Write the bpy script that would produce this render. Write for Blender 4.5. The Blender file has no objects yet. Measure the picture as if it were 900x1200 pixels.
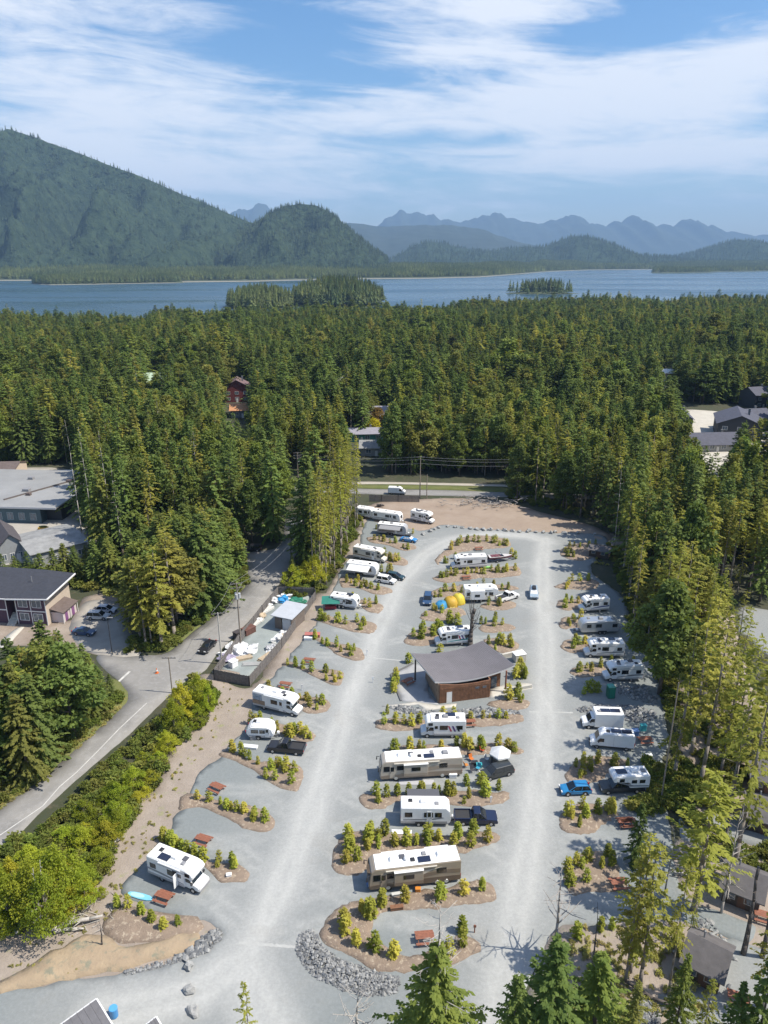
import bpy, bmesh, math, random
import numpy as np
from mathutils import Vector, Matrix, noise
from mathutils.geometry import delaunay_2d_cdt

# ------------------------------------------------------------------ camera, sky, sun, exposure
SC = bpy.context.scene
COL = SC.collection
F, PITCH, CAMH = 860.0, math.radians(19.2), 72.0          # photograph is 900 x 1200
SP, CP = math.sin(PITCH), math.cos(PITCH)
cam_d = bpy.data.cameras.new('camera'); cam = bpy.data.objects.new('camera', cam_d); COL.objects.link(cam)
cam.location = (0, 0, CAMH); cam.rotation_euler = (math.pi/2 - PITCH, 0, 0)
cam_d.sensor_fit = 'VERTICAL'; cam_d.angle = 2*math.atan(600/F); cam_d.clip_start = 0.5; cam_d.clip_end = 80000
SC.camera = cam
SC.render.resolution_x, SC.render.resolution_y = 768, 1024
vs = SC.view_settings
vs.view_transform = 'Standard'; vs.look = 'None'; vs.gamma = 1.0; vs.use_curve_mapping = False
vs.exposure = 0.42
SUN_EL, SUN_AZ = 55.0, 98.0                               # azimuth clockwise from +Y (straight ahead)
SKY_STRENGTH, SUN_STRENGTH = 0.125, 4.8

def nn(nt, typ, **kw):
    n = nt.nodes.new(typ)
    for k, v in kw.items():
        if k in n.inputs: n.inputs[k].default_value = v
        else: setattr(n, k, v)
    return n
def mth(nt, op, a, b=None, c=None, clamp=False):
    n = nt.nodes.new('ShaderNodeMath'); n.operation = op; n.use_clamp = clamp
    for i, v in enumerate((a, b, c)):
        if v is None: continue
        if isinstance(v, (int, float)): n.inputs[i].default_value = v
        else: nt.links.new(v, n.inputs[i])
    return n.outputs[0]
def mixc(nt, fac, a, b, blend='MIX'):
    n = nt.nodes.new('ShaderNodeMix'); n.data_type = 'RGBA'; n.blend_type = blend
    for sock, v in ((n.inputs[0], fac), (n.inputs[6], a), (n.inputs[7], b)):
        if isinstance(v, (int, float)): sock.default_value = v
        elif isinstance(v, tuple): sock.default_value = (*v[:3], 1)
        else: nt.links.new(v, sock)
    return n.outputs[2]

world = bpy.data.worlds.new('World'); SC.world = world; world.use_nodes = True
def build_world():
    nt = world.node_tree; nt.nodes.clear()
    out = nn(nt, 'ShaderNodeOutputWorld'); bg = nn(nt, 'ShaderNodeBackground', Strength=SKY_STRENGTH)
    sky = nn(nt, 'ShaderNodeTexSky'); sky.sky_type = 'NISHITA'; sky.sun_disc = False
    sky.sun_elevation = math.radians(SUN_EL); sky.sun_rotation = math.radians(SUN_AZ)
    sky.altitude = 60; sky.air_density = 1.0; sky.dust_density = 1.2; sky.ozone_density = 3.5
    tc = nn(nt, 'ShaderNodeTexCoord'); sep = nn(nt, 'ShaderNodeSeparateXYZ')
    nt.links.new(tc.outputs['Generated'], sep.inputs[0])
    X, Y, Z = sep.outputs
    def ns(scale, sx, sz, detail, rough, off=0.0, tilt=0.0, dist=0.0):
        cb = nn(nt, 'ShaderNodeCombineXYZ')
        zz = mth(nt, 'ADD', Z, mth(nt, 'MULTIPLY', X, tilt))
        nt.links.new(mth(nt, 'MULTIPLY', X, sx), cb.inputs[0]); nt.links.new(mth(nt, 'MULTIPLY_ADD', Y, sx, off), cb.inputs[1])
        nt.links.new(mth(nt, 'MULTIPLY', zz, sz), cb.inputs[2])
        t = nn(nt, 'ShaderNodeTexNoise', Scale=scale, Detail=detail, Roughness=rough, Distortion=dist)
        nt.links.new(cb.outputs[0], t.inputs['Vector']); return t.outputs['Fac']
    big = ns(1.0, 2.6, 12.0, 5, 0.58, 3.7, 0.03, 0.7)
    fib = ns(1.0, 5.5, 34.0, 7, 0.62, 9.1, 0.06, 1.2)
    fine = ns(1.0, 22.0, 120.0, 5, 0.7, 1.3, 0.06, 0.4)
    c = mth(nt, 'ADD', mth(nt, 'MULTIPLY', big, 0.75), mth(nt, 'MULTIPLY', fib, 0.55))
    c = mth(nt, 'ADD', c, mth(nt, 'MULTIPLY', fine, 0.16))
    # broad cloud banks and blue gaps: (azimuth x/y, elevation z, half widths, weight)
    banks = [(-0.36, .150, .20, .060, .26), (-0.55, .25, .13, .035, .30), (-0.30, .09, .3, .05, .16), (0.22, .165, .34, .034, .30), (0.5, .205, .16, .022, .28),
             (0.14, .262, .16, .018, .28), (0.10, .222, .09, .014, .20), (0.48, .285, .10, .018, .22), (0.33, .110, .24, .020, .22),
             (-0.10, .235, .10, .045, -.22), (0.02, .20, .09, .012, -.16), (0.30, .235, .08, .012, -.20), (0.02, .135, .12, .010, -.10), (0.40, .258, .12, .010, -.20), (-0.16, .285, .10, .02, -.2)]
    az = mth(nt, 'DIVIDE', X, mth(nt, 'MAXIMUM', Y, 0.2))
    front = mth(nt, 'GREATER_THAN', Y, 0.2)
    for a0, e0, wa, we, wt in banks:
        q = mth(nt, 'ADD', mth(nt, 'POWER', mth(nt, 'DIVIDE', mth(nt, 'SUBTRACT', az, a0), wa), 2), mth(nt, 'POWER', mth(nt, 'DIVIDE', mth(nt, 'SUBTRACT', Z, e0), we), 2))
        g = mth(nt, 'MULTIPLY', mth(nt, 'EXPONENT', mth(nt, 'MULTIPLY', q, -1.0)), wt)
        c = mth(nt, 'ADD', c, mth(nt, 'MULTIPLY', g, front))
    mr = nn(nt, 'ShaderNodeMapRange', **{'From Min': 0.68, 'From Max': 1.0, 'To Min': 0.0, 'To Max': 0.90}); mr.interpolation_type = 'SMOOTHSTEP'
    nt.links.new(c, mr.inputs[0])
    hs = nn(nt, 'ShaderNodeHueSaturation', Saturation=1.24, Value=1.0); nt.links.new(sky.outputs[0], hs.inputs['Color'])
    col = mixc(nt, mr.outputs[0], hs.outputs[0], (6.3, 6.5, 6.9))
    nt.links.new(col, bg.inputs[0]); nt.links.new(bg.outputs[0], out.inputs[0])
build_world()

sun_d = bpy.data.lights.new('sun', 'SUN'); sun = bpy.data.objects.new('sun', sun_d); COL.objects.link(sun)
sun_d.energy = SUN_STRENGTH; sun_d.angle = math.radians(0.53); sun_d.color = (1.0, 0.935, 0.82)
_e, _a = math.radians(SUN_EL), math.radians(SUN_AZ)
SUNV = Vector((math.cos(_e)*math.sin(_a), math.cos(_e)*math.cos(_a), math.sin(_e)))
sun.rotation_euler = SUNV.to_track_quat('Z', 'Y').to_euler(); sun.location = (200, -50, 300)
cy = SC.cycles
cy.max_bounces = 5; cy.diffuse_bounces = 2; cy.glossy_bounces = 2; cy.transmission_bounces = 3; cy.volume_bounces = 0; cy.transparent_max_bounces = 4
cy.use_denoising = True

R = random.Random(7)
NR = np.random.default_rng(11)

# ------------------------------------------------------------------ where the photograph's points lie on the ground
def at(px, py, z=0.0):
    u, v = (px-450)/F, (py-600)/F
    d = (u, CP - v*SP, -SP - v*CP)
    t = (z - CAMH)/d[2]
    return (d[0]*t, d[1]*t, z)
def zat(Y, py):                                            # height of a point at distance Y seen on row py
    v = (py-600)/F
    return CAMH - Y*(SP + v*CP)/(CP - v*SP)
def xat(px, Y, z): return (px-450)/F*(Y*CP + (CAMH-z)*SP)
ZOOM = {'A': (225, 560, 4), 'B': (400, 560, 3.6), 'C': (600, 560, 3), 'D': (0, 780, 4), 'E': (200, 780, 4), 'F': (400, 800, 3.75),
        'G': (620, 780, 3.214), 'H': (0, 980, 3), 'I': (280, 980, 2.8125), 'J': (580, 960, 2.8125), 'K': (0, 520, 4), 'P': (0, 0, 1)}
def zp(k, pts):
    ox, oy, s = ZOOM[k]
    return [(ox+u/s, oy+v/s) for u, v in pts]
def gp(k, pts, z=0.0): return [at(px, py, z)[:2] for px, py in zp(k, pts)]

# ------------------------------------------------------------------ object helpers
def link(o, parent=None):
    COL.objects.link(o)
    if parent is not None: o.parent = parent
    return o
def tag(o, label=None, cat=None, group=None, kind=None):
    if label: o['label'] = label
    if cat: o['category'] = cat
    if group: o['group'] = group
    if kind: o['kind'] = kind
    return o
def empty(name, loc, rz=0.0):
    o = bpy.data.objects.new(name, None); COL.objects.link(o)
    o.location = loc; o.rotation_euler = (0, 0, rz); o.empty_display_size = 0.3
    return o
def thing(name, label, cat, loc, rz=0.0, group=None): return tag(empty(name, loc, rz), label, cat, group)
def copy_tree(o, parent=None):
    c = o.copy(); COL.objects.link(c)
    if parent is not None: c.parent = parent
    for ch in list(o.children): copy_tree(ch, c)
    return c

class MB:
    def __init__(s): s.v = []; s.f = []
    def add(s, vs, fs):
        n = len(s.v); s.v += [tuple(p) for p in vs]; s.f += [[i+n for i in f] for f in fs]; return s
    def box(s, x0, x1, y0, y1, z0, z1):
        return s.frus((x0, x1, y0, y1, z0), (x0, x1, y0, y1, z1))
    def frus(s, b, t):
        x0, x1, y0, y1, z0 = b; X0, X1, Y0, Y1, z1 = t
        return s.add([(x0,y0,z0),(x1,y0,z0),(x1,y1,z0),(x0,y1,z0),(X0,Y0,z1),(X1,Y0,z1),(X1,Y1,z1),(X0,Y1,z1)],
                     [[0,3,2,1],[4,5,6,7],[0,1,5,4],[1,2,6,5],[2,3,7,6],[3,0,4,7]])
    def prism(s, prof, y0, y1):                            # (x, z) outline pushed along y
        n = len(prof)
        return s.add([(x,y0,z) for x,z in prof]+[(x,y1,z) for x,z in prof], [list(range(n)), list(range(2*n-1,n-1,-1))]+[[i,(i+1)%n,n+(i+1)%n,n+i][::-1] for i in range(n)])
    def slab(s, prof, z0, z1):                             # (x, y) outline pushed along z
        n = len(prof)
        return s.add([(x,y,z0) for x,y in prof]+[(x,y,z1) for x,y in prof], [list(range(n))[::-1], list(range(n,2*n))]+[[i,(i+1)%n,n+(i+1)%n,n+i] for i in range(n)])
    def tube(s, p0, p1, r0, r1=None, n=6, cap=True):
        r1 = r0 if r1 is None else r1
        p0, p1 = Vector(p0), Vector(p1); d = (p1-p0)
        if d.length < 1e-6: return s
        d.normalize(); a = d.orthogonal().normalized(); b = d.cross(a)
        vs = []
        for p, r in ((p0, r0), (p1, r1)):
            for i in range(n):
                t = 2*math.pi*i/n; vs.append(p + a*(r*math.cos(t)) + b*(r*math.sin(t)))
        fs = [[i, (i+1)%n, n+(i+1)%n, n+i] for i in range(n)]
        if cap: fs += [list(range(n))[::-1], list(range(n, 2*n))]
        return s.add(vs, fs)
    def path(s, pts, rs, n=6):
        for i in range(len(pts)-1): s.tube(pts[i], pts[i+1], rs[i], rs[i+1], n)
        return s
    def blob(s, c, r, seed=0, rough=0.25, sub=2):
        bm = bmesh.new(); bmesh.ops.create_icosphere(bm, subdivisions=sub, radius=1.0)
        for v in bm.verts:
            k = 1 + rough*noise.noise(v.co*1.3 + Vector((seed*3.1, seed*1.7, 0))) + rough*.5*noise.noise(v.co*3.1 + Vector((seed, 0, seed)))
            v.co = Vector((v.co.x*r[0]*k + c[0], v.co.y*r[1]*k + c[1], v.co.z*r[2]*k + c[2]))
        bm.verts.index_update()
        s.add([v.co for v in bm.verts], [[v.index for v in f.verts] for f in bm.faces]); bm.free(); return s
    def mesh(s, name, mat, bevel=0.0, smooth=False, seg=1, fix=True):
        me = bpy.data.meshes.new(name); me.from_pydata(s.v, [], s.f)
        if fix or bevel:
            bm = bmesh.new(); bm.from_mesh(me)
            bmesh.ops.recalc_face_normals(bm, faces=bm.faces)
            if bevel:
                bmesh.ops.bevel(bm, geom=[e for e in bm.edges if len(e.link_faces) == 2 and e.calc_face_angle() > .35], offset=bevel, segments=seg, affect='EDGES', clamp_overlap=True)
            bm.to_mesh(me); bm.free()
        if mat: me.materials.append(mat)
        if smooth: me.polygons.foreach_set('use_smooth', [True]*len(me.polygons))
        return me
    def build(s, name, mat, parent=None, bevel=0.0, smooth=False, seg=1):
        o = bpy.data.objects.new(name, s.mesh(name, mat, bevel, smooth, seg)); return link(o, parent)

# ------------------------------------------------------------------ materials
MATS = {}
def mat(name, col, rough=0.6, var=0.0, scale=1.0, bump=0.0, metal=0.0, col2=None, spec=0.5, coat=0.0, bscale=None, spots=None, bdist=.15):
    if name in MATS: return MATS[name]
    m = bpy.data.materials.new(name); m.use_nodes = True; nt = m.node_tree
    b = nt.nodes['Principled BSDF']
    b.inputs['Roughness'].default_value = rough; b.inputs['Metallic'].default_value = metal; b.inputs['Specular IOR Level'].default_value = spec
    if coat: b.inputs['Coat Weight'].default_value = coat; b.inputs['Coat Roughness'].default_value = .08
    b.inputs['Base Color'].default_value = (*col, 1)
    if var or col2 or bump or spots:
        tc = nn(nt, 'ShaderNodeTexCoord')
        t = nn(nt, 'ShaderNodeTexNoise', Scale=scale, Detail=6, Roughness=0.65); nt.links.new(tc.outputs['Object'], t.inputs['Vector'])
        f = nn(nt, 'ShaderNodeMapRange', **{'From Min': .3, 'From Max': .7}); nt.links.new(t.outputs['Fac'], f.inputs[0])
        c2 = col2 or tuple(max(0, c*(1-var)) for c in col); c1 = col if col2 else tuple(min(1, c*(1+var)) for c in col)
        c = mixc(nt, f.outputs[0], c1, c2)
        if spots:                                          # fine specks: (scale, colour, threshold)
            t2 = nn(nt, 'ShaderNodeTexNoise', Scale=spots[0], Detail=3, Roughness=.6); nt.links.new(tc.outputs['Object'], t2.inputs['Vector'])
            f2 = nn(nt, 'ShaderNodeMapRange', **{'From Min': spots[2], 'From Max': spots[2]+.12}); nt.links.new(t2.outputs['Fac'], f2.inputs[0])
            c = mixc(nt, f2.outputs[0], c, spots[1])
        nt.links.new(c, b.inputs['Base Color'])
        if bump:
            t3 = nn(nt, 'ShaderNodeTexNoise', Scale=bscale or scale*6, Detail=5, Roughness=.7); nt.links.new(tc.outputs['Object'], t3.inputs['Vector'])
            bp = nn(nt, 'ShaderNodeBump', Strength=bump, Distance=bdist); nt.links.new(t3.outputs['Fac'], bp.inputs['Height']); nt.links.new(bp.outputs[0], b.inputs['Normal'])
    MATS[name] = m; return m
def paint(name, col, rough=.35): return mat('paint_'+name, col, rough, .05, 1.3, coat=.4)

def foliage(name, dark, light, warm, trans=.38, patch=None):
    m = bpy.data.materials.new(name); m.use_nodes = True; nt = m.node_tree
    b = nt.nodes['Principled BSDF']; out = nt.nodes['Material Output']
    at_ = nn(nt, 'ShaderNodeAttribute'); at_.attribute_name = 'tint'
    oi = nn(nt, 'ShaderNodeObjectInfo')
    c = mixc(nt, at_.outputs['Fac'], dark, light)
    rnd = mth(nt, 'POWER', oi.outputs['Random'], 1.6)
    c = mixc(nt, mth(nt, 'MULTIPLY', rnd, .75), c, warm)
    if patch:                                              # random lighter patches, painted to stand in for sunlit relief on wooded slopes
        t = nn(nt, 'ShaderNodeTexNoise', Scale=patch, Detail=4, Roughness=.6, Distortion=.8); nt.links.new(oi.outputs['Location'], t.inputs['Vector'])
        f = nn(nt, 'ShaderNodeMapRange', **{'From Min': .42, 'From Max': .66}); nt.links.new(t.outputs['Fac'], f.inputs[0]); c = mixc(nt, mth(nt, 'MULTIPLY', f.outputs[0], .6), c, tuple(min(.3, v*1.6) for v in warm))
    k = nn(nt, 'ShaderNodeHueSaturation'); nt.links.new(c, k.inputs['Color'])
    r2 = mth(nt, 'FRACT', mth(nt, 'MULTIPLY', oi.outputs['Random'], 17.3))
    nt.links.new(mth(nt, 'MULTIPLY_ADD', r2, .70, .76), k.inputs['Value'])
    b.inputs['Roughness'].default_value = .75; b.inputs['Specular IOR Level'].default_value = .25
    nt.links.new(k.outputs[0], b.inputs['Base Color'])
    tr = nn(nt, 'ShaderNodeBsdfTranslucent'); nt.links.new(mixc(nt, 1.0, k.outputs[0], (1.25, 1.15, .55), 'MULTIPLY'), tr.inputs[0])
    mx = nn(nt, 'ShaderNodeMixShader', Fac=trans)
    nt.links.new(b.outputs[0], mx.inputs[1]); nt.links.new(tr.outputs[0], mx.inputs[2]); nt.links.new(mx.outputs[0], out.inputs[0])
    return m
FOL_CON = foliage('conifer_needles', (.078, .126, .030), (.148, .205, .046), (.178, .220, .056))
FOL_SLIM = foliage('thin_conifer_needles', (.190, .215, .038), (.310, .325, .060), (.360, .320, .072), .48)
FOL_ALD = foliage('alder_leaves', (.190, .265, .026), (.330, .390, .038), (.460, .400, .042), .48)
FOL_SAP = foliage('sapling_needles', (.200, .260, .032), (.350, .380, .060), (.460, .370, .075))
FOL_BUSH = foliage('bush_leaves', (.098, .142, .027), (.178, .218, .042), (.235, .215, .055))
FOL_ISL = foliage('island_needles', (.050, .085, .032), (.105, .145, .048), (.135, .150, .050), .3, .004)
FOL_FAR = foliage('far_needles', (.024, .048, .032), (.054, .084, .048), (.075, .100, .048), .25, .0035)
BARK = mat('bark', (.12, .095, .075), .9, .35, 3.0, .5)
BARK_PALE = mat('pale_bark', (.25, .215, .18), .9, .35, 2.0, .5)
DEAD = mat('dead_wood', (.34, .31, .28), .9, .3, 3.0, .4)
DEADDARK = mat('charred_wood', (.10, .085, .075), .9, .4, 3.0, .4)
GLASS = mat('dark_glass', (.012, .016, .02), .06, spec=.8)
GLASSL = mat('house_glass', (.10, .13, .16), .08, spec=.8)
TYRE = mat('tyre_rubber', (.02, .02, .02), .8)
RIM = mat('rim_metal', (.5, .5, .52), .35, metal=.8)
WHITE = mat('white_fibreglass', (.80, .80, .79), .4, .05, 1.5, coat=.2)
ROOFW = mat('white_membrane', (.80, .79, .76), .7, .08, 2.0)
GREYP = mat('grey_plastic', (.25, .25, .26), .6)
BLACKP = mat('black_plastic', (.025, .025, .028), .5)
CHROME = mat('bright_metal', (.62, .64, .66), .3, .05, 1.0, metal=.85)
LAMPW = mat('lamp_lens', (.7, .7, .68), .15)
LAMPR = mat('red_lens', (.45, .02, .02), .2)
SOLAR = mat('solar_cells', (.02, .025, .05), .12, spec=.8)
REDWOOD = mat('red_cedar_wood', (.27, .105, .062), .7, .25, 4, .2)
CEDAR = mat('brown_cedar', (.20, .095, .05), .65, .35, 1.6, .2)
FENCEW = mat('weathered_fence_wood', (.165, .15, .14), .85, .3, 2.5, .3)
CONCRETE = mat('concrete', (.48, .46, .42), .85, .12, .9, .15)
ROCK = mat('grey_rock', (.21, .215, .22), .85, .35, .9, .5, col2=(.12, .125, .13))
ROCKP = mat('pale_rock', (.30, .30, .29), .85, .25, 1.2, .4)
# ------------------------------------------------------------------ the setting: terrain, sea, hills
SEA = -15.0
def shore(a):                                              # distance of the near shore along the bearing x/y = a
    xs = [-2, -.6, -.35, -.2, -.1, .0, .07, .13, .25, .6, 2]
    ys = [900, 930, 960, 1060, 1120, 1130, 1120, 1240, 1330, 1380, 1400]
    a = np.asarray(a, float)
    return np.interp(a, xs, ys)+22*np.sin(a*61)+16*np.sin(a*143+1)+10*np.sin(a*290)
def ground_z(x, y):
    x = np.asarray(x, float); y = np.asarray(y, float)
    S = shore(x/np.maximum(y, 60)); t = np.clip((y-330)/np.maximum(S-330, 1), 0, 1.4)
    z = -14.6*t*t*(3-2*np.minimum(t, 1))*np.where(t > 1, 1.0, 1.0)
    t1 = np.minimum(t, 1); z = -14.4*(t1*t1*(3-2*t1)) - np.where(t > 1, (t-1)*14, 0)
    # headland behind the gap to the right stays high for longer
    return np.maximum(z, -19.0)

def np_mesh(name, v, f, mats, smooth=False):
    v = np.asarray(v, np.float32); f = np.asarray(f, np.int32); k = f.shape[1]
    me = bpy.data.meshes.new(name); me.vertices.add(len(v)); me.vertices.foreach_set('co', v.ravel())
    me.loops.add(f.size); me.loops.foreach_set('vertex_index', f.ravel())
    me.polygons.add(len(f)); me.polygons.foreach_set('loop_start', np.arange(0, f.size, k, dtype=np.int32)); me.polygons.foreach_set('loop_total', np.full(len(f), k, np.int32))
    if smooth: me.polygons.foreach_set('use_smooth', np.ones(len(f), bool))
    me.update(calc_edges=True); me.validate()
    for m in mats: me.materials.append(m)
    return me
def fattr(me, name, arr, dom='POINT'):
    a = me.attributes.new(name, 'FLOAT', dom); a.data.foreach_set('value', np.asarray(arr, np.float32).ravel())
def grid_faces(nx, ny):
    i = np.arange(nx*ny).reshape(ny, nx)
    return np.stack([i[:-1, :-1], i[:-1, 1:], i[1:, 1:], i[1:, :-1]], -1).reshape(-1, 4)
def pip(P, poly):
    P = np.asarray(P); poly = np.asarray(poly); x, y = P[:, 0], P[:, 1]; ins = np.zeros(len(P), bool); j = len(poly)-1
    for i in range(len(poly)):
        xi, yi = poly[i]; xj, yj = poly[j]
        if yi != yj:
            c = ((yi > y) != (yj > y)) & (x < (xj-xi)*(y-yi)/(yj-yi)+xi); ins ^= c
        j = i
    return ins
def segdist(P, line, closed=False):
    P = np.asarray(P, float); L = np.asarray(line, float); d = np.full(len(P), 1e9)
    for i in range(len(L) if closed else len(L)-1):
        a, b = L[i], L[(i+1) % len(L)]; ab = b-a; t = np.clip(((P-a)@ab)/max(ab@ab, 1e-9), 0, 1)
        d = np.minimum(d, np.hypot(*(P-(a+t[:, None]*ab)).T))
    return d
def smooth_poly(poly, step=1.0, jit=.25, seed=0, curve=True):
    P = [Vector((x, y)) for x, y in poly]; n = len(P); out = []
    for i in range(n):
        p0, p1, p2, p3 = P[i-1], P[i], P[(i+1) % n], P[(i+2) % n]
        k = max(1, int((p2-p1).length/step))
        for j in range(k):
            t = j/k
            if curve: q = .5*((2*p1)+(p2-p0)*t+(2*p0-5*p1+4*p2-p3)*t*t+(3*p1-p0-3*p2+p3)*t**3)
            else: q = p1.lerp(p2, t)
            out.append(q)
    res = []
    for q in out:
        a = noise.noise(Vector((q.x*.35+seed*7, q.y*.35, seed))); b = noise.noise(Vector((q.x*.35, q.y*.35+seed*5, seed+9)))
        c = noise.noise(Vector((q.x*1.3, q.y*1.3, seed+3)))
        res.append((q.x+jit*(a*1.4+c*.8), q.y+jit*(b*1.4-c*.8)))
    return res
def sheet(name, poly, z, m, spacing=1.5, jit=.25, seed=0, curve=True, attrs=None, mound=0.0, mw=1.0, kind='structure', label=None, step=None, skirt=.06, rough=0.0):
    B = smooth_poly(poly, step or min(1.0, spacing), jit, seed, curve); nb = len(B); Bn = np.array(B)
    x0, y0 = Bn.min(0); x1, y1 = Bn.max(0)
    gx, gy = np.meshgrid(np.arange(x0, x1, spacing), np.arange(y0, y1, spacing)); G = np.stack([gx.ravel(), gy.ravel()], 1)
    G += NR.uniform(-.3, .3, G.shape)*spacing
    G = G[pip(G, Bn)]
    if len(G): G = G[segdist(G, Bn, True) > spacing*.45]
    pts = [Vector(p) for p in B]+[Vector(p) for p in G]
    vs, _, fs, *_ = delaunay_2d_cdt(pts, [], [list(range(nb))], 1, 1e-5)
    V = np.array([(p.x, p.y) for p in vs]); fs = [f for f in fs if len(f) == 3]
    d = segdist(V, Bn, True); Z = np.full(len(V), z) + mound*np.clip(d/mw, 0, 1)**.7
    if rough: Z += np.clip(d/.6, 0, 1)*rough*np.array([max(0, .35+noise.noise(Vector((p[0]*.7, p[1]*.7, seed))) + .6*noise.noise(Vector((p[0]*2.1, p[1]*2.1, seed+4)))) for p in V])
    me = np_mesh(name, np.c_[V, Z], fs, [m])
    bm = bmesh.new(); bm.from_mesh(me)                     # faces up, and a little skirt so it meets the ground below
    for f in bm.faces:
        f.normal_update()
        if f.normal.z < 0: f.normal_flip()
    if skirt:
        be = [e for e in bm.edges if e.is_boundary]; r = bmesh.ops.extrude_edge_only(bm, edges=be)
        for v in r['geom']:
            if isinstance(v, bmesh.types.BMVert): v.co.z -= skirt
        bmesh.ops.recalc_face_normals(bm, faces=[g for g in r['geom'] if isinstance(g, bmesh.types.BMFace)])
    bm.to_mesh(me); bm.free()
    if attrs:
        co = np.zeros(len(me.vertices)*3, np.float32); me.vertices.foreach_get('co', co); co = co.reshape(-1, 3)
        for k, fn in attrs.items(): fattr(me, k, fn(co[:, :2]))
    if mound: me.polygons.foreach_set('use_smooth', [True]*len(me.polygons))
    o = bpy.data.objects.new(name, me); link(o); tag(o, label, None, None, kind); return o

# -- ground sheet: forest floor
GROUND = mat('forest_floor', (.062, .058, .034), .95, 0, .12, .5, col2=(.040, .052, .022), bscale=.8, spots=(.5, (.10, .085, .055), .58))
gx = np.linspace(-1100, 1100, 150); gy = np.r_[np.linspace(-160, 400, 60), np.linspace(410, 1500, 110)]
Xg, Yg = np.meshgrid(gx, gy); Zg = ground_z(Xg, Yg)
Zg = Zg + np.where((Yg > 540), 1, 0)*0.8*np.sin(Xg*.03)*np.sin(Yg*.041)
tag(link(bpy.data.objects.new('ground', np_mesh('ground', np.c_[Xg.ravel(), Yg.ravel(), Zg.ravel()], grid_faces(150, 170), [GROUND], True))), 'dark forest floor under the trees', kind='structure')

# -- sea
def water_mat():
    m = bpy.data.materials.new('sea_water'); m.use_nodes = True; nt = m.node_tree; b = nt.nodes['Principled BSDF']
    tc = nn(nt, 'ShaderNodeTexCoord'); mp = nn(nt, 'ShaderNodeMapping'); mp.inputs['Scale'].default_value = (.0011, .0042, 1); mp.inputs['Rotation'].default_value = (0, 0, .12)
    nt.links.new(tc.outputs['Object'], mp.inputs[0])
    t = nn(nt, 'ShaderNodeTexNoise', Scale=1.0, Detail=5, Roughness=.6, Distortion=.6); nt.links.new(mp.outputs[0], t.inputs['Vector'])
    f = nn(nt, 'ShaderNodeMapRange', **{'From Min': .38, 'From Max': .64, 'To Min': .16, 'To Max': .40}); nt.links.new(t.outputs['Fac'], f.inputs[0])
    nt.links.new(f.outputs[0], b.inputs['Roughness'])
    b.inputs['Base Color'].default_value = (.030, .075, .115, 1); b.inputs['IOR'].default_value = 1.33
    t2 = nn(nt, 'ShaderNodeTexNoise', Scale=.22, Detail=4, Roughness=.6); nt.links.new(tc.outputs['Object'], t2.inputs['Vector'])
    bs = mth(nt, 'MULTIPLY_ADD', f.outputs[0], -.12, .075)
    bp = nn(nt, 'ShaderNodeBump', Distance=.6); nt.links.new(bs, bp.inputs['Strength']); nt.links.new(t2.outputs['Fac'], bp.inputs['Height']); nt.links.new(bp.outputs[0], b.inputs['Normal'])
    return m
me = np_mesh('sea', [(-14000, 300, SEA), (14000, 300, SEA), (14000, 25500, SEA), (-14000, 25500, SEA)], [[0, 1, 2, 3]], [water_mat()])
tag(link(bpy.data.objects.new('sea', me)), 'calm blue inlet beyond the forest', kind='structure')

# -- hills: silhouettes traced from the photograph, each at its own distance
def hill_mat(name, a, b_, scale, bump):
    m = mat(name, a, .95, 0, scale, bump, col2=b_, bscale=scale*3, spec=.1, bdist=14); return m
def ridge(name, sil, Yc, df, db, base, m, nx=200, ny=70, amp=.10, gul=260.0, seed=0, label=None, cn=.008, lift=4):
    xs, zs = [], []
    for px, py in sil:
        z = zat(Yc, py+lift); zs.append(z); xs.append(xat(px, Yc, z))
    xx = np.linspace(min(xs), max(xs), nx); zc = np.interp(xx, xs, zs)
    zc = np.convolve(np.pad(zc, 1, 'edge'), np.ones(3)/3, 'valid'); zc = zc+np.array([noise.noise(Vector((x/gul*5, seed, 1)))*cn+noise.noise(Vector((x/gul*14, seed, 4)))*cn*.6-(abs(noise.noise(Vector((x/gul*3.5, seed, 7))))*2.4-.4)*cn*1.6*(cn > .01) for x in xx])*np.maximum(zc-base, 0)
    yy = np.r_[np.linspace(Yc-df, Yc, int(ny*.75)), np.linspace(Yc+db/12, Yc+db, ny-int(ny*.75))]
    V = np.zeros((ny, nx, 3))
    for j, y in enumerate(yy):
        p = (y-(Yc-df))/df if y <= Yc else 1-(y-Yc)/db
        pr = math.sin(max(0, min(1, p))*math.pi/2)**1.25
        for i, x in enumerate(xx):
            h = zc[i]-base
            g = noise.noise(Vector((x/gul + .25*math.sin(y/gul*.9), y/gul*.33, seed)))
            g2 = noise.noise(Vector((x/gul*2.7, y/gul*1.1, seed+5))); g3 = noise.noise(Vector((x/gul*7, y/gul*5, seed+8)))
            k = amp*h*min(.05, (1-abs(g)*2.2)*.8+.5*g2+.22*g3-1.0)*min(1, p*3)*(1 if p < .8 else max(0.02, (1-p)*5))
            V[j, i] = (x, y, base + max(-3, h*pr + (k if h > 8 else 0)))
    me = np_mesh(name, V.reshape(-1, 3), grid_faces(nx, ny), [m], True)
    o = link(bpy.data.objects.new(name, me)); tag(o, label, kind='structure'); return V
HILLA = hill_mat('wooded_slope', (.058, .086, .042), (.018, .034, .020), .022, 1.0)
HILLB = hill_mat('far_slope', (.050, .060, .040), (.030, .042, .028), .004, .6)
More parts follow.
